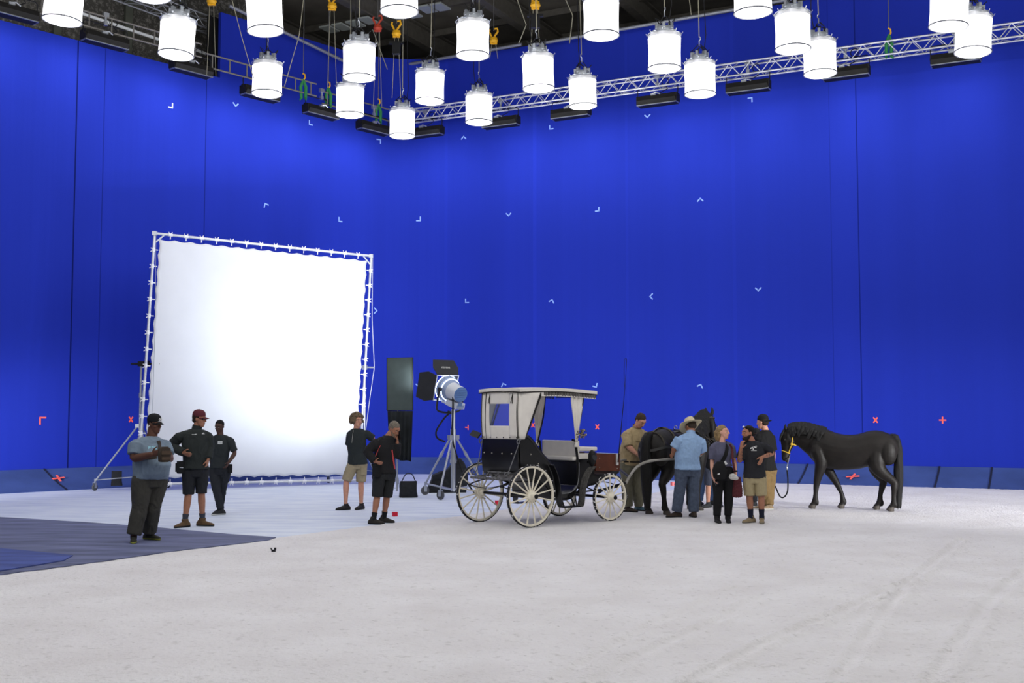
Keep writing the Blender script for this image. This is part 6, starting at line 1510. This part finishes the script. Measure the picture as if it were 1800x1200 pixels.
# loose horse, side-on, facing the group
yaw2 = math.pi + math.radians(-24)
c2 = P(1497, 700, 21.85)
H2 = horse((c2[0], c2[1], .012), yaw2, dict(nb=(.70, 0, 1.26), n1=(.95, .015, 1.385), n2=(1.13, .02, 1.43), poll=(1.26, .03, 1.47), muzzle=(1.345, .05, .91), front=(1, 0, 0)),
           [(.80, .17), (.25, -.14), (-.78, .15), (-.47, -.16)][0:0] or [(.76, .15), (.235, -.14), (-.73, .15), (-.43, -.15)], 'loose black horse standing side-on with lowered head, wearing a yellow rope halter', sx=.95)
tail(H2, [(-.76, 0, 1.40), (-.83, 0, 1.37), (-.875, 0, 1.2), (-.87, 0, .9), (-.86, 0, .5), (-.85, 0, .10)], [.05, .065, .075, .085, .09, .055])
mane(H2, 1, 3, 15, .20)
YR = mat('yellow_rope', '#c9a53a', .8)
band(H2, headloop(H2, .70, -.03), .010, YR, 'halter_noseband', closed=True)
hl = band(H2, [H2.hp(-.06, .0, s) for s in (-.0,)]+[H2.hp(-.05, -.05, .085), H2.hp(.18, -.085, .112), H2.hp(.40, -.085, .112), H2.hp(.62, -.06, .075), H2.hp(.70, -.05, .066)], .010, YR, 'halter_cheek_rope')
band(H2, [H2.hp(-.05, -.05, -.085), H2.hp(.18, -.085, -.112), H2.hp(.40, -.085, -.112), H2.hp(.62, -.06, -.075), H2.hp(.70, -.05, -.066)], .010, YR, 'halter_cheek_rope')
band(H2, [H2.hp(.40, -.085, .112), H2.hp(.42, -.17, .06), H2.hp(.42, -.185, 0), H2.hp(.42, -.17, -.06), H2.hp(.40, -.085, -.112)], .010, YR, 'halter_throat_rope')
mb = MB(); mb.ell(H2.hp(.40, -.085, .118), (.025, .025, .03), None, 10, 6); mb.tube([H2.hp(.40, -.085, .118), H2.hp(.38, -.15, .12)], .008, 6); mb.build('halter_knot', YR, H2.o)
mb = MB(); mb.ell(H2.hp(-.04, .02, .07), (.02, .012, .014), None, 8, 6); mb.build('brow_tag', mat('orange_tag', '#c97a55', .6), H2.o)
# lead rope from hand to halter
a = leadhand; b = H2.hp(.80, -.085, .01)
rt = root('lead_rope', tuple(a), 'black lead rope sagging between the backward-cap man and the loose horse', 'rope')
mb = MB(); mb.tube(spline([a+vec(0, 0, .06), a, a+vec(.02, .0, -.25), P(1364, 857, 21.85), P(1371, 872, 21.85), P(1378, 873.5, 21.85), P(1384, 864, 21.85), P(1385, 845, 21.9), P(1383.5, 826, 21.95)], 40), .014, 8); mb.build('cord', mat('black_rope', '#0e0f14', .8), rt)
mb = MB(); mb.tube([P(1383.5, 826, 21.95), P(1383.3, 820, 21.95), b], .010, 6); mb.ell(P(1383.4, 822, 21.95), (.018, .018, .03), None, 8, 6); mb.build('snap_hook', CHROME, rt)
mb = MB(); mb.tube([a+vec(0, .02, -.02), a+vec(.01, .02, -.24)], .028, 8); mb.build('rope_tail', mat('black_rope_end', '#0e0f14', .8), rt)

# harnessed horse, three-quarter from behind
yaw1 = math.radians(50); c1 = vec(3.03, 21.25, .012)
H1 = horse(tuple(c1), yaw1, dict(nb=(.66, 0, 1.34), n1=(.86, -.01, 1.50), n2=(1.0, -.02, 1.63), poll=(1.10, -.05, 1.71), muzzle=(.99, -.24, 1.12), front=(.5, -1, .2)),
           [(.72, .14), (.56, -.15), (-.66, .14), (-.56, -.16)], 'harnessed black horse seen from behind between the carriage and the man in the straw hat', 1.03)
tail(H1, [(-.80, 0, 1.40), (-.90, 0, 1.37), (-.96, .0, 1.2), (-.95, .0, .9), (-.93, .0, .5), (-.91, .0, .16)], [.05, .075, .09, .10, .10, .06])
mane(H1, -1, 2, 15, .34, False)
LEA = mat('black_leather', '#1b1917', .45, 0, .2, 20, spec=.5); BRASS = mat('harness_metal', '#a8a49a', .35, .8); WEB = mat('worn_strap', '#3c372f', .7)
def tor(x, a, g=.012):
    st = np.array([(-.885, 1.27, 1.08, .09), (-.83, 1.36, 1.0, .19), (-.72, 1.44, .93, .245), (-.52, 1.50, .87, .28), (-.34, 1.50, .83, .29), (-.1, 1.435, .77, .30), (.15, 1.425, .745, .305), (.36, 1.47, .75, .285), (.52, 1.53, .78, .255), (.68, 1.50, .84, .225), (.80, 1.40, .93, .18), (.88, 1.28, 1.02, .11)])
    zt, zb, hw = (np.interp(x, st[:, 0], st[:, i]) for i in (1, 2, 3)); zc, hh = (zt+zb)/2, (zt-zb)/2
    return H1.V(x, (hw+g)*np.sign(math.cos(a))*abs(math.cos(a))**.9, zc+(hh+g)*math.sin(a))
def flatband(pts, w, m, name, th=.008):
    pts = spline(pts, 40); R = []; ctr = H1.V(-.1, 0, 1.1)
    for i in range(len(pts)):
        t = nrm(pts[min(i+1, 39)]-pts[max(i-1, 0)]); o = pts[i]-ctr; o = nrm(o-t*np.dot(o, t)); s = np.cross(t, o)
        R.append([pts[i]+s*w/2+o*th, pts[i]-s*w/2+o*th, pts[i]-s*w/2-o*th, pts[i]+s*w/2-o*th])
    mb = MB(); mb.rings(R); return mb.build(name, m, H1.o)
flatband([tor(.22, a) for a in np.linspace(0, 2*math.pi, 30)], .07, LEA, 'girth_strap')
flatband([tor(-.42, a, .016) for a in np.linspace(-.25, math.pi+.25, 24)], .03, WEB, 'hip_strap')
flatband([tor(-.74, a, .02) for a in np.linspace(-.35, math.pi+.35, 24)], .022, WEB, 'loin_strap')
flatband([tor(.2, math.pi/2, .02), tor(-.2, math.pi/2, .02), tor(-.5, math.pi/2, .02), tor(-.8, math.pi/2, .03)], .03, LEA, 'back_strap')
flatband([tor(.2, math.pi*1.02), tor(-.3, math.pi*1.03, .02), tor(-.7, math.pi*1.0, .05), H1.V(-.93, -.12, 1.13), H1.V(-.96, 0, 1.13), H1.V(-.93, .12, 1.13), tor(-.7, 0, .05), tor(-.3, -.1, .02), tor(.2, -.06)], .045, LEA, 'breeching')
band(H1, [tor(-.2, math.pi*1.0, .03), H1.V(-.22, -.36, .72), H1.V(-.16, -.36, .45), H1.V(-.06, -.37, .33)], .011, LEA, 'trailing_strap')
mb = MB(); R = []
for x, g in ((.12, .012), (.15, .04), (.22, .055), (.29, .04), (.33, .012)): R.append([tor(x, a, g) for a in np.linspace(.55, math.pi-.55, 14)]+[tor(x, a, -.02) for a in np.linspace(math.pi-.55, .55, 14)])
mb.rings(R); pad = mb.build('saddle_pad', LEA, H1.o)
for q in (-.12, .12):
    p = tor(.22, math.pi/2, .045)+H1.ly*q; mb = MB(); mb.tube([p+H1.ly*.03*math.cos(a)+ZU*(.035+.03*math.sin(a)) for a in np.linspace(0, 6.28, 14, endpoint=False)], .007, 6, closed=True); mb.build('terret_ring', BRASS, pad)
band(H1, headloop(H1, .72, -.02), .011, WEB, 'noseband', closed=True)
for q in (-1, 1): band(H1, [H1.hp(-.05, .03, q*.075), H1.hp(.15, -.01, q*.112), H1.hp(.45, -.02, q*.10), H1.hp(.72, -.02, q*.068)], .010, WEB, 'cheek_strap'); 
band(H1, [H1.hp(.10, -.0, .105), H1.hp(.10, .12, .06), H1.hp(.10, .135, 0), H1.hp(.10, .12, -.06), H1.hp(.10, 0, -.105)], .010, WEB, 'brow_band')
for q in (-1, 1):
    mb = MB(); mb.tube([H1.hp(.80, -.03, q*.075)+H1.W(H1.hd)*.03*math.cos(a)+H1.W(H1.hf)*.03*math.sin(a) for a in np.linspace(0, 6.28, 14, endpoint=False)], .006, 6, closed=True); mb.build('bit_ring', BRASS, H1.o)
for q in (-1, 1): band(H1, [H1.hp(.80, -.03, q*.08), H1.V(.9, -.22*1, 1.28+.02*q), H1.V(.55, q*.2, 1.42), tor(.22, math.pi/2-q*.4, .09)], .008, WEB, 'rein')

# ---------------------------------------------------------------- the carriage (local x forward, y to its far side, z up)
CA = math.radians(40.3); CO = vec(-.114, 18.813, .012)
CAR = root('carriage', tuple(CO), 'black horse carriage with cream canvas top and cream spoked wheels', 'carriage', rz=CA)
WM['carriage_local'] = Matrix.Identity(4)
class LB(MB):
    def build(s, name, m, parent=CAR, smooth=True, angle=40):
        o = link(name, s.mesh(name), m, None, smooth, angle); o.parent = parent; WM[o.name] = WM[CAR.name]; return o
BLK = mat('carriage_black', '#101012', .28, 0, .2, 8, spec=.5); CRM = mat('cream_canvas', '#e3ded6', .85, 0, .05, 6, .15, 30); CRP = mat('cream_paint', '#e6dfcd', .6, 0, .1, 18); DUSTY = mat('dusty_tyre', '#26262a', .85, 0, .8, 22)
SEATM = mat('cream_seat_cloth', '#d6d2cb', .8, 0, .04, 8); PIPING = mat('dark_piping', '#2a2725', .8); IRON = mat('wrought_iron', '#1c1c1e', .5, .4); WORN = mat('snow_dusted_iron', '#5d5d60', .8, 0, .6, 25); WOOD = mat('red_brown_wood', '#5a2f20', .5, 0, .25, 6)
SNOWM = mat('packed_salt', '#d5d2d3', .9)
def wheel(x, y, R, nsp):
    o = vec(x, y, R); ax = (0, 1, 0); mb = LB(); w = .024
    mb.lathe([(R-.052, -w*.7), (R-.016, -w*.85), (R-.016, w*.85), (R-.052, w*.7)], 56, o, ax, closed=True); wh = mb.build('wheel', CRP)
    wh.name = 'wheel'
    mb = LB(); mb.lathe([(R-.02, -w*.95), (R-.004, -w*.9), (R, 0), (R-.004, w*.9), (R-.02, w*.95)], 56, o, ax, closed=True); mb.build('tyre', DUSTY, wh)
    mb = LB()
    for k in range(nsp):
        a = 2*math.pi*(k+.5)/nsp; d = vec(math.cos(a), 0, math.sin(a)); mb.tube([o+d*.05, o+d*R*.5+vec(0, 0, 0), o+d*(R-.05)], [.017, .012, .013], 8)
    mb.build('spokes', CRP, wh)
    sg = -1 if y < 0 else 1; mb = LB(); mb.lathe([(.02, -.11), (.042, -.10), (.05, -.05), (.082, -.035), (.086, .03), (.055, .05), (.05, .10), (.03, .13)], 22, o, (0, sg, 0)); mb.build('hub', CRP, wh)
    mb = LB(); mb.lathe([(.036, .09), (.038, .135), (.02, .15)], 16, o, (0, sg, 0)); mb.build('hub_cap', IRON, wh)
    rnd = random.Random(int(x*10+y*7)); mb = LB()                       # salt caught on the tyre
    for k in range(60):
        a = rnd.uniform(0, 6.283); mb.ell(o+vec(math.cos(a), 0, math.sin(a))*(R-.006)+vec(0, rnd.choice((-1, 1))*w*rnd.uniform(.3, 1), 0), (rnd.uniform(.010, .022), .010, rnd.uniform(.008, .02)), None, 7, 5)
    me = mb.mesh('s'); o2 = link('salt_crust', remesh(mb, .007, 1, .5, 'salt_crust'), SNOWM, None, True, 180); o2.parent = wh; o2['kind'] = 'stuff'
    bpy.data.meshes.remove(me)
TRK = .648
for x, R, n in ((0, .5, 16), (1.80, .40, 14)):
    for s in (-1, 1): wheel(x, s*(TRK if R > .45 else .635), R, n)
mb = LB(); mb.tube([(0, -.6, .5), (0, .6, .5)], .024, 8); mb.build('axle', IRON); mb = LB(); mb.tube([(1.8, -.58, .4), (1.8, .58, .4)], .024, 8); mb.build('axle', IRON)
for s in (-1, 1):                       # elliptic springs
    for xc, zc, L in ((0, .58, .42), (1.8, .5, .36)):
        mb = LB()
        for sg in (-1, 1): mb.sheet([[(xc+L*u, s*.42+dy, zc+.075+sg*.075*(1-u*u)) for dy in (-.02, .02)] for u in np.linspace(-1, 1, 15)], .012)
        mb.tube([(xc-L, s*.42-.03, zc+.075), (xc-L, s*.42+.03, zc+.075)], .016, 8); mb.tube([(xc+L, s*.42-.03, zc+.075), (xc+L, s*.42+.03, zc+.075)], .016, 8); mb.build('spring', IRON)
mb = LB(); mb.tube([(0, 0, .48), (.6, 0, .42), (1.8, 0, .46)], .022, 8); mb.tube([(1.5, -.3, .55), (1.5, .3, .55)], .02, 8); mb.tube([(1.3, -.45, .50), (2.2, -.45, .55)], .015, 6); mb.tube([(1.3, .45, .50), (2.2, .45, .55)], .015, 6); mb.lathe([(.26, .60), (.27, .62), (.26, .64)], 28, (1.8, 0, 0)); mb.build('undercarriage', IRON)
W = .46
# body sides: one shaped panel each
prof = [(-.06, .86), (-.10, 1.40), (.02, 1.43), (.10, 1.41), (.20, 1.33), (.36, 1.16), (.50, 1.04), (.60, .92), (.66, .74), (.685, .60), (.72, .52), (.80, .485), (.98, .485), (1.10, .53), (1.18, .62), (1.215, .72), (1.215, .64), (1.15, .50), (1.04, .42), (.72, .42), (.62, .46), (.50, .62), (.34, .72), (.1, .78)]
for s in (-1, 1):
    mb = LB(); mb.prism(prof, .035, (0, s*W, 0), ((1, 0, 0), (0, 0, 1), (0, -1, 0))); mb.build('side_panel', BLK, angle=25)
    mb = LB(); e = [(-.08, 1.44), (.04, 1.455), (.12, 1.43), (.21, 1.35), (.37, 1.175), (.51, 1.055), (.615, .93), (.675, .75), (.70, .60)]
    mb.tube([(x, s*W, z) for x, z in spline(e, 30)], .03, 8, round_=True); mb.build('arm_rail', BLK)
    mb = LB(); mb.tube([(x, s*(W+.022), z) for x, z in spline([(.70, .60), (.73, .53), (.80, .50), (.98, .50), (1.10, .545), (1.18, .63), (1.215, .78), (1.22, 1.0)], 24)], .007, 5); mb.build('pinstripe', mat('grey_pinstripe', '#7b7d80', .6) if s < 0 else mm('pin2', '#7b7d80', .6))
# rear panel, slightly dished, floor and front wall
g = [[(-.08-.05*math.sin((z-.83)/.58*math.pi)*.6-(.03 if z < .9 else 0)*0+(z < .88)*0.02, y, z) for z in np.linspace(.83, 1.41, 10)] for y in np.linspace(-W, W, 16)]
mb = LB(); mb.sheet(g, .03); mb.build('rear_panel', BLK)
mb = LB(); mb.sheet([[(x, y, z) for x, z in spline([(-.07, .85), (.12, .76), (.36, .70), (.52, .60), (.64, .44), (.76, .40), (1.0, .40), (1.13, .47), (1.2, .6)], 22)] for y in (-W, 0, W)], .03); mb.build('body_floor', BLK)
mb = LB(); mb.box((1.2, 0, .85), (.04, 2*W, .46)); mb.tube([(1.175, -W+.03, 1.0), (1.175, W-.03, 1.0)], .006, 5); mb.build('front_wall', BLK)
rnd = random.Random(4)
mb = LB()
for y in (-.34, -.1, .16, .36): mb.lathe([(.001, .02), (.012, .012), (.014, 0)], 10, (-.145, y, 1.17), (-1, 0, 0))
for x, z in ((.3, 1.0), (.44, .86), (.14, 1.16), (.5, .75)): mb.lathe([(.001, .02), (.012, .012), (.014, 0)], 10, (x, -W-.018, z), (0, -1, 0))
mb.build('panel_studs', BRASS)
# passengers' seats: rear cushion and back, front (rear-facing) back and cushion
def cushion(c, size, m, name, r=.03):
    mb = LB(); mb.box(c, size); me = remesh(mb, .014, 5, .6, name); o = link(name, me, m, None, True, 180); o.parent = CAR; WM[o.name] = WM[CAR.name]; return o
cushion((.22, 0, .93), (.46, .82, .13), SEATM, 'rear_seat_cushion'); cushion((.0, 0, 1.2), (.1, .84, .46), SEATM, 'rear_seat_back')
cushion((1.235, 0, 1.22), (.06, .90, .29), SEATM, 'front_seat_back'); cushion((1.16, 0, 1.065), (.12, .90, .07), SEATM, 'front_seat_ledge')
for s in (-1, 1):
    mb = LB(); mb.sheet([[(x+.02, s*(W-.03), z-d) for d in (0, .07)] for x, z in spline([(.10, 1.36), (.24, 1.22), (.40, 1.07), (.54, .96), (.60, .88)], 14)], .03); mb.build('arm_pad', SEATM)
mb = LB(); mb.tube([(1.22, -.455, .98), (1.16, -.455, 1.36), (1.09, -.46, 1.38)], .022, 8); mb.tube([(1.22, .455, .98), (1.16, .455, 1.36)], .022, 8); mb.build('seat_iron', IRON)
# driver's bench and foot box
cushion((1.50, 0, 1.215), (.42, .86, .075), CRM, 'driver_seat'); cushion((1.46, 0, 1.09), (.36, .80, .12), CRM, 'driver_seat_skirt')
mb = LB(); mb.box((1.44, 0, .87), (.42, .80, .36)); mb.build('driver_box', BLK, angle=30)
mb = LB(); mb.prism([(1.24, .66), (1.34, .58), (1.62, .60), (1.78, .66), (2.06, .70), (2.24, .80), (2.24, .86), (2.0, .80), (1.7, .78), (1.5, .82), (1.3, .92), (1.22, .95)], .84, (0, 0, 0), ((1, 0, 0), (0, 0, 1), (0, -1, 0))); mb.build('driver_floor', BLK, angle=25)
mb = LB(); mb.box((1.93, -.45, .985), (.58, .025, .30), ((.999, 0, -.04), (0, 1, 0), (.04, 0, .999))); mb.box((1.93, .45, .985), (.58, .025, .30)); mb.box((2.21, 0, .985), (.03, .9, .28)); mb.build('foot_box', WOOD, angle=20)
mb = LB()
for x, z in ((1.72, 1.06), (1.72, .90), (2.15, 1.05), (2.15, .87)): mb.lathe([(.001, .012), (.009, .006), (.01, 0)], 8, (x, -.463, z), (0, -1, 0))
mb.build('box_bolts', BRASS)
mb = LB(); mb.tube([(1.66, -.46, 1.15), (2.2, -.46, 1.125)], .006, 6); mb.build('box_rim', mm('pale_rim', '#a9b3c4', .5))
mb = LB(); mb.box((2.13, -.485, 1.03), (.035, .03, .2)); mb.build('whip_socket', mm('white_enamel', '#d9d9d9', .5))
# canopy: roof, rear curtain with window, side curtains, fringe, frame
RZ = 2.2
g = [[(x, y, RZ+.02*(1-(y/.53)**2)+.03*math.sin((x+.13)/1.74*math.pi)-.02*(x-.7)*.6) for x in np.linspace(-.13, 1.61, 24)] for y in np.linspace(-.53, .53, 14)]
mb = LB(); mb.sheet(g, .02); mb.build('roof', CRM)
mb = LB()
def drop(x): return RZ+.03*math.sin((x+.13)/1.74*math.pi)-.02*(x-.7)*.6
edge = [(x, -.53, drop(x)) for x in np.linspace(-.13, 1.61, 20)]+[(1.61, y, drop(1.61)+.02*(1-(y/.53)**2)) for y in np.linspace(-.48, .48, 9)]+[(x, .53, drop(x)) for x in np.linspace(1.61, -.13, 20)]+[(-.13, y, drop(-.13)+.02*(1-(y/.53)**2)) for y in np.linspace(.48, -.48, 9)]
R = [[vec(*p)+vec(0, 0, .012), vec(*p)-vec(0, 0, .05), vec(*p)*vec(.995, .985, 1)-vec(0, 0, .05), vec(*p)*vec(.995, .985, 1)+vec(0, 0, .012)] for p in edge]
mb.rings(R, closed=True); mb.build('roof_valance', CRM, angle=60)
mb = LB(); mb.tube([vec(*p)-vec(0, 0, .05) for p in edge], .009, 6, closed=True); mb.build('valance_piping', PIPING)
mb = LB()
for i in range(58):
    x = .40+i*.0205
    for s in (-1, 1): mb.box((x, s*.525, drop(x)-.082), (.008 if i % 2 else .011, .008, .05+.012*(i % 3)))
for i in range(44): mb.box((1.605, -.5+i*.0233, drop(1.61)-.07), (.008, .010, .05))
mb.build('fringe', PIPING, smooth=False)
mb = LB()
for s in (-1,): mb.sheet([[(x, s*.518, drop(x)-.05-d) for d in (0, .075)] for x in np.linspace(.34, 1.58, 8)], .008)
mb.build('fringe_band', CRM)
# rear curtain (frame of four strips round the clear window), wraps at the corners
def rear_x(z): return -.10-.02*math.sin((z-1.4)/.8*math.pi)
H0, H1z = 1.405, 2.16; wy0, wy1, wz0, wz1 = -.24, .26, 1.62, 1.98
def rsheet(y0, y1, z0, z1): return [[(rear_x(z)+.01*math.sin(y*19+z*3)*.5, y, z) for z in np.linspace(z0, z1, 10)] for y in np.linspace(y0, y1, 10)]
mb = LB()
for q in ((-W-.02, wy0, H0, H1z), (wy1, W+.02, H0, H1z), (wy0, wy1, H0, wz0), (wy0, wy1, wz1, H1z)): mb.sheet(rsheet(*q), .008)
rc = mb.build('rear_curtain', CRM, angle=180)
CLR = bpy.data.materials.new('clear_window_film'); CLR.use_nodes = True; nt = CLR.node_tree; b_ = nt.nodes['Principled BSDF']; b_.inputs['Base Color'].default_value = (.75, .82, .95, 1); b_.inputs['Roughness'].default_value = .25; b_.inputs['Transmission Weight'].default_value = .93; b_.inputs['IOR'].default_value = 1.05
mb = LB(); mb.sheet(rsheet(wy0-.01, wy1+.01, wz0-.01, wz1+.01), .003); mb.build('rear_window', CLR, rc)
mb = LB()
for y in (-W-.005, -.44, .36, W+.005): mb.tube([(rear_x(z)-.008, y, z) for z in np.linspace(H0, H1z, 8)], .006, 5)
for y in (-.33, .25): mb.tube([(rear_x(z)-.012, y, z) for z in np.linspace(1.98, 2.14, 5)]+[(rear_x(1.97)-.02, y+.03, 1.985)], .006, 5)
for y in np.linspace(-.42, .42, 6): mb.ell((rear_x(1.43)-.008, y, 1.43), (.006, .012, .012), None, 8, 5)
mb.build('curtain_seams', PIPING, rc)
for s in (-1, 1):
    mb = LB(); g = []
    for v in np.linspace(0, 1, 10):
        z = H0-.0+(H1z-H0)*v; x1 = .015+.30*v**1.05
        g.append([(rear_x(z)*(1-u)+x1*u, s*(W+.02+.015*math.sin(u*math.pi)*1+(.05*v*u)), z) for u in np.linspace(0, 1, 8)])
    mb.sheet(g, .008); mb.build('side_curtain', CRM, angle=180)
    mb = LB(); mb.tube([(.015+.30*v**1.05, s*(W+.022+.05*v), H0+(H1z-H0)*v) for v in np.linspace(0, 1, 8)], .010, 6); mb.tube([(.03, s*W, 1.42), (.12, s*.48, 1.62), (.36, s*.50, 2.16)], .016, 8); mb.build('curtain_bow', PIPING)
    # gathered front curtain, tied in at the bottom
    mb = LB(); g = []
    for v in np.linspace(0, 1, 14):
        z = 1.33+(2.13-1.33)*v; xa = 1.10-.0*v+.0; w = .055+.24*min(1, v*1.15)**1.3; x0 = 1.155-.04*v-w*.5+.03*v
        g.append([(x0+w*u+.03*v, s*(.49+.018*math.sin(u*19)*(.5+.5*v)), z) for u in np.linspace(0, 1, 22)])
    mb.sheet(g, .006); mb.tube([(1.15, s*.49, 1.26), (1.15, s*.49, 1.345)], [.045, .03], 10); mb.build('front_curtain', CRM, angle=180)
    mb = LB(); mb.tube([(1.13, s*.47, 1.30), (1.27, s*.475, 1.75), (1.34, s*.49, 2.17)], .013, 8); mb.build('canopy_post', PIPING)
# rear rack, stay rods with scrolls
mb = LB(); mb.tube([(-.30, -.52, .765), (-.30, .52, .765)], .022, 8); mb.tube([(-.30, -.50, .765), (.02, -.44, .80)], .018, 8); mb.tube([(-.30, .50, .765), (.02, .44, .80)], .018, 8); mb.tube([(-.12, -.3, .86), (-.12, .3, .86)], .014, 6)
for y in (-.26, 0, .26): mb.tube([(-.12, y, .86), (-.2, y, .79), (-.30, y, .765)], .012, 6)
mb.build('rear_rack', WORN)
for s in (-1, 1):
    mb = LB(); sp = [(-.30+.06*math.cos(a)*(1-a/9), s*.40, .84+.06*math.sin(a)*(1-a/9)) for a in np.linspace(0, 5.5, 14)]
    mb.tube([(-.28, s*.42, .77)]+[(-.32, s*.40, .82), (-.26, s*.41, .90), (-.12, s*.47, 1.30), (-.09, s*.475, 1.40)], .009, 6)
    mb.tube([(-.12+(.055*(1-a/8))*math.cos(a+.6), s*.485, 1.36+(.055*(1-a/8))*math.sin(a+.6)) for a in np.linspace(0, 6.6, 18)], .010, 6); mb.tube([(-.33+(.05*(1-a/8))*math.cos(a), s*.42, .84+(.05*(1-a/8))*math.sin(a)) for a in np.linspace(0, 6, 16)], .009, 6)
    mb.build('stay_rod', mm('grey_iron', '#6a6b6e', .5, .5))
mb = LB(); mb.sheet([[(-.18+u*.05, .50+v*.22, 1.41+.05*u+.05*v) for u in (0, .5, 1, 1.6)] for v in (0, .5, 1)], .02); mb.build('lamp_bracket', IRON)
# fenders with step between the wheels
for s in (-1, 1):
    mb = LB(); f = spline([(1.44, .93), (1.36, .88), (1.25, .74), (1.19, .55), (1.16, .36), (1.13, .29), (1.07, .285)], 24)
    mb.sheet([[(x, s*(.60+dy), z) for dy in (-.075, -.03, .03, .075)] for x, z in f], .012); mb.build('fender', mm('dusty_fender', '#4c4a48', .8, 0, .55, 30))
    mb = LB(); mb.box((.90, s*.60, .285), (.36, .16, .018)); mb.tube([(.76, s*.60, .30), (.74, s*.52, .50)], .014, 6); mb.tube([(1.0, s*.60, .29), (1.0, s*.50, .45)], .014, 6); mb.tube([(1.05, s*.6, .29), (1.05, s*.55, .5)], .012, 6); mb.build('step', IRON)
    mb = LB(); f = spline([(.52, .98), (.62, .80), (.68, .55), (.70, .34), (.74, .29), (.80, .29)], 20); mb.sheet([[(x, s*(.56+dy), z) for dy in (-.06, .06)] for x, z in f], .012); mb.build('fender', BLK)
# carriage lamps on the driver's seat ends
for s in (-1, 1):
    mb = LB(); mb.lathe([(.02, .93), (.05, .97), (.065, 1.02), (.068, 1.13), (.05, 1.18), (.02, 1.2)], 14, (1.44, s*.57, 0)); mb.box((1.44, s*.52, 1.0), (.03, .12, .04)); mb.tube([(1.44+.07*math.cos(a), s*.57, 1.08+.12*math.sin(a)) for a in np.linspace(0, 6.28, 16, endpoint=False)], .010, 6, closed=True); lp = mb.build('carriage_lamp', IRON)
    mb = LB(); mb.lathe([(.001, .075), (.05, .072), (.055, .05)], 16, (1.44, s*.57, 1.08), (0, s, 0)); mb.lathe([(.001, .075), (.045, .072), (.05, .05)], 16, (1.44, s*.57, 1.08), (1, 0, 0)); mb.build('lamp_glass', mm('dark_lamp_lens', '#3a3c40', .15), lp)
# shafts
LOC = lambda p: (lambda d: vec(math.cos(CA)*d[0]+math.sin(CA)*d[1], -math.sin(CA)*d[0]+math.cos(CA)*d[1], d[2]))(np.array(p, float)-CO)
SHM = mat('weathered_shaft', '#8d8a84', .6, 0, .25, 10)
nr = [LOC(P(*q)) for q in ((1101, 848, 19.85), (1106, 838, 19.9), (1119, 821, 20.05), (1137, 811.5, 20.12), (1160, 808, 20.28), (1188, 806, 20.5), (1212, 803, 20.8), (1232, 800, 21.1))]
mb = LB(); mb.tube(spline(nr, 40), [.024]*20+[.021]*20, 10, round_=True); mb.build('shaft', SHM)
fa = [LOC(P(*q)) for q in ((1062, 838, 20.75), (1078, 816, 20.95), (1092, 808.5, 21.1), (1112, 808.3, 21.3), (1135, 807, 21.55), (1160, 804, 21.8), (1190, 800, 22.1))]
mb = LB(); mb.tube(spline(fa, 40), [.023]*20+[.02]*20, 10, round_=True); mb.build('shaft', SHM)
mb = LB(); mb.tube([nr[1], fa[1]], .024, 8); mb.build('shaft_bar', IRON)
mb = LB(); e = nr[1]; mb.tube(spline([(1.9, -.25, .45), (2.05, -.3, .52), tuple(nr[0])], 10), .022, 8); mb.tube(spline([(1.9, .25, .45), (2.05, .3, .52), tuple(fa[0])], 10), .022, 8); mb.build('shaft_iron', IRON)
# whip and flowers
p0 = CO+vec(0, 0, 0); wl = lambda x, y, z: vec(CO[0]+math.cos(CA)*x-math.sin(CA)*y, CO[1]+math.sin(CA)*x+math.cos(CA)*y, CO[2]+z)
a = wl(2.13, -.505, .98); top = P(1098.5, 680, a[1]+.02); t = root('carriage_whip', tuple(a), 'thin black whip standing upright in the socket of the carriage', 'whip')
mb = MB(); mb.tube([a, a+(top-a)*.5, top], [.011, .008, .005], 6); mb.build('stock', BLKM, t)
mb = MB(); mb.tube(spline([top, P(1101, 645, a[1]), P(1101.5, 631, a[1]), P(1098, 632, a[1]), P(1097, 655, a[1]), P(1098, 680, a[1])], 24), .004, 5); mb.build('lash', BLKM, t)
c = wl(1.12, -.52, 1.45); c = P(1020, 762, c[1]-.06); t = root('flower_bunch', tuple(c), 'small bunch of faded flowers tied to the near front curtain of the carriage', 'flowers')
rnd = random.Random(8); FLC = [mat('faded_petal', '#7d6a68', .8), mat('dry_leaf', '#3c4630', .8), mat('straw_petal', '#a3957a', .8)]
mbs = [MB(), MB(), MB()]
for i in range(46):
    d = nrm([rnd.uniform(-.6, 1), rnd.uniform(-1, .5), rnd.uniform(-.6, 1)]); L = rnd.uniform(.03, .11); k = rnd.randrange(3); q = c+d*L; A = ori(rnd.uniform(0, 360), rnd.uniform(-60, 60))
    if k == 1: mbs[1].ell(q, (.012, .032, .005), A, 8, 5)
    else: mbs[k].ell(q, (.016, .018, .011), A, 8, 5)
    mbs[1].tube([c, q], .003, 4)
for m_, mb, nme in zip(FLC, mbs, ('pink_flowers', 'leaves', 'straw_flowers')): mb.build(nme, m_, t)
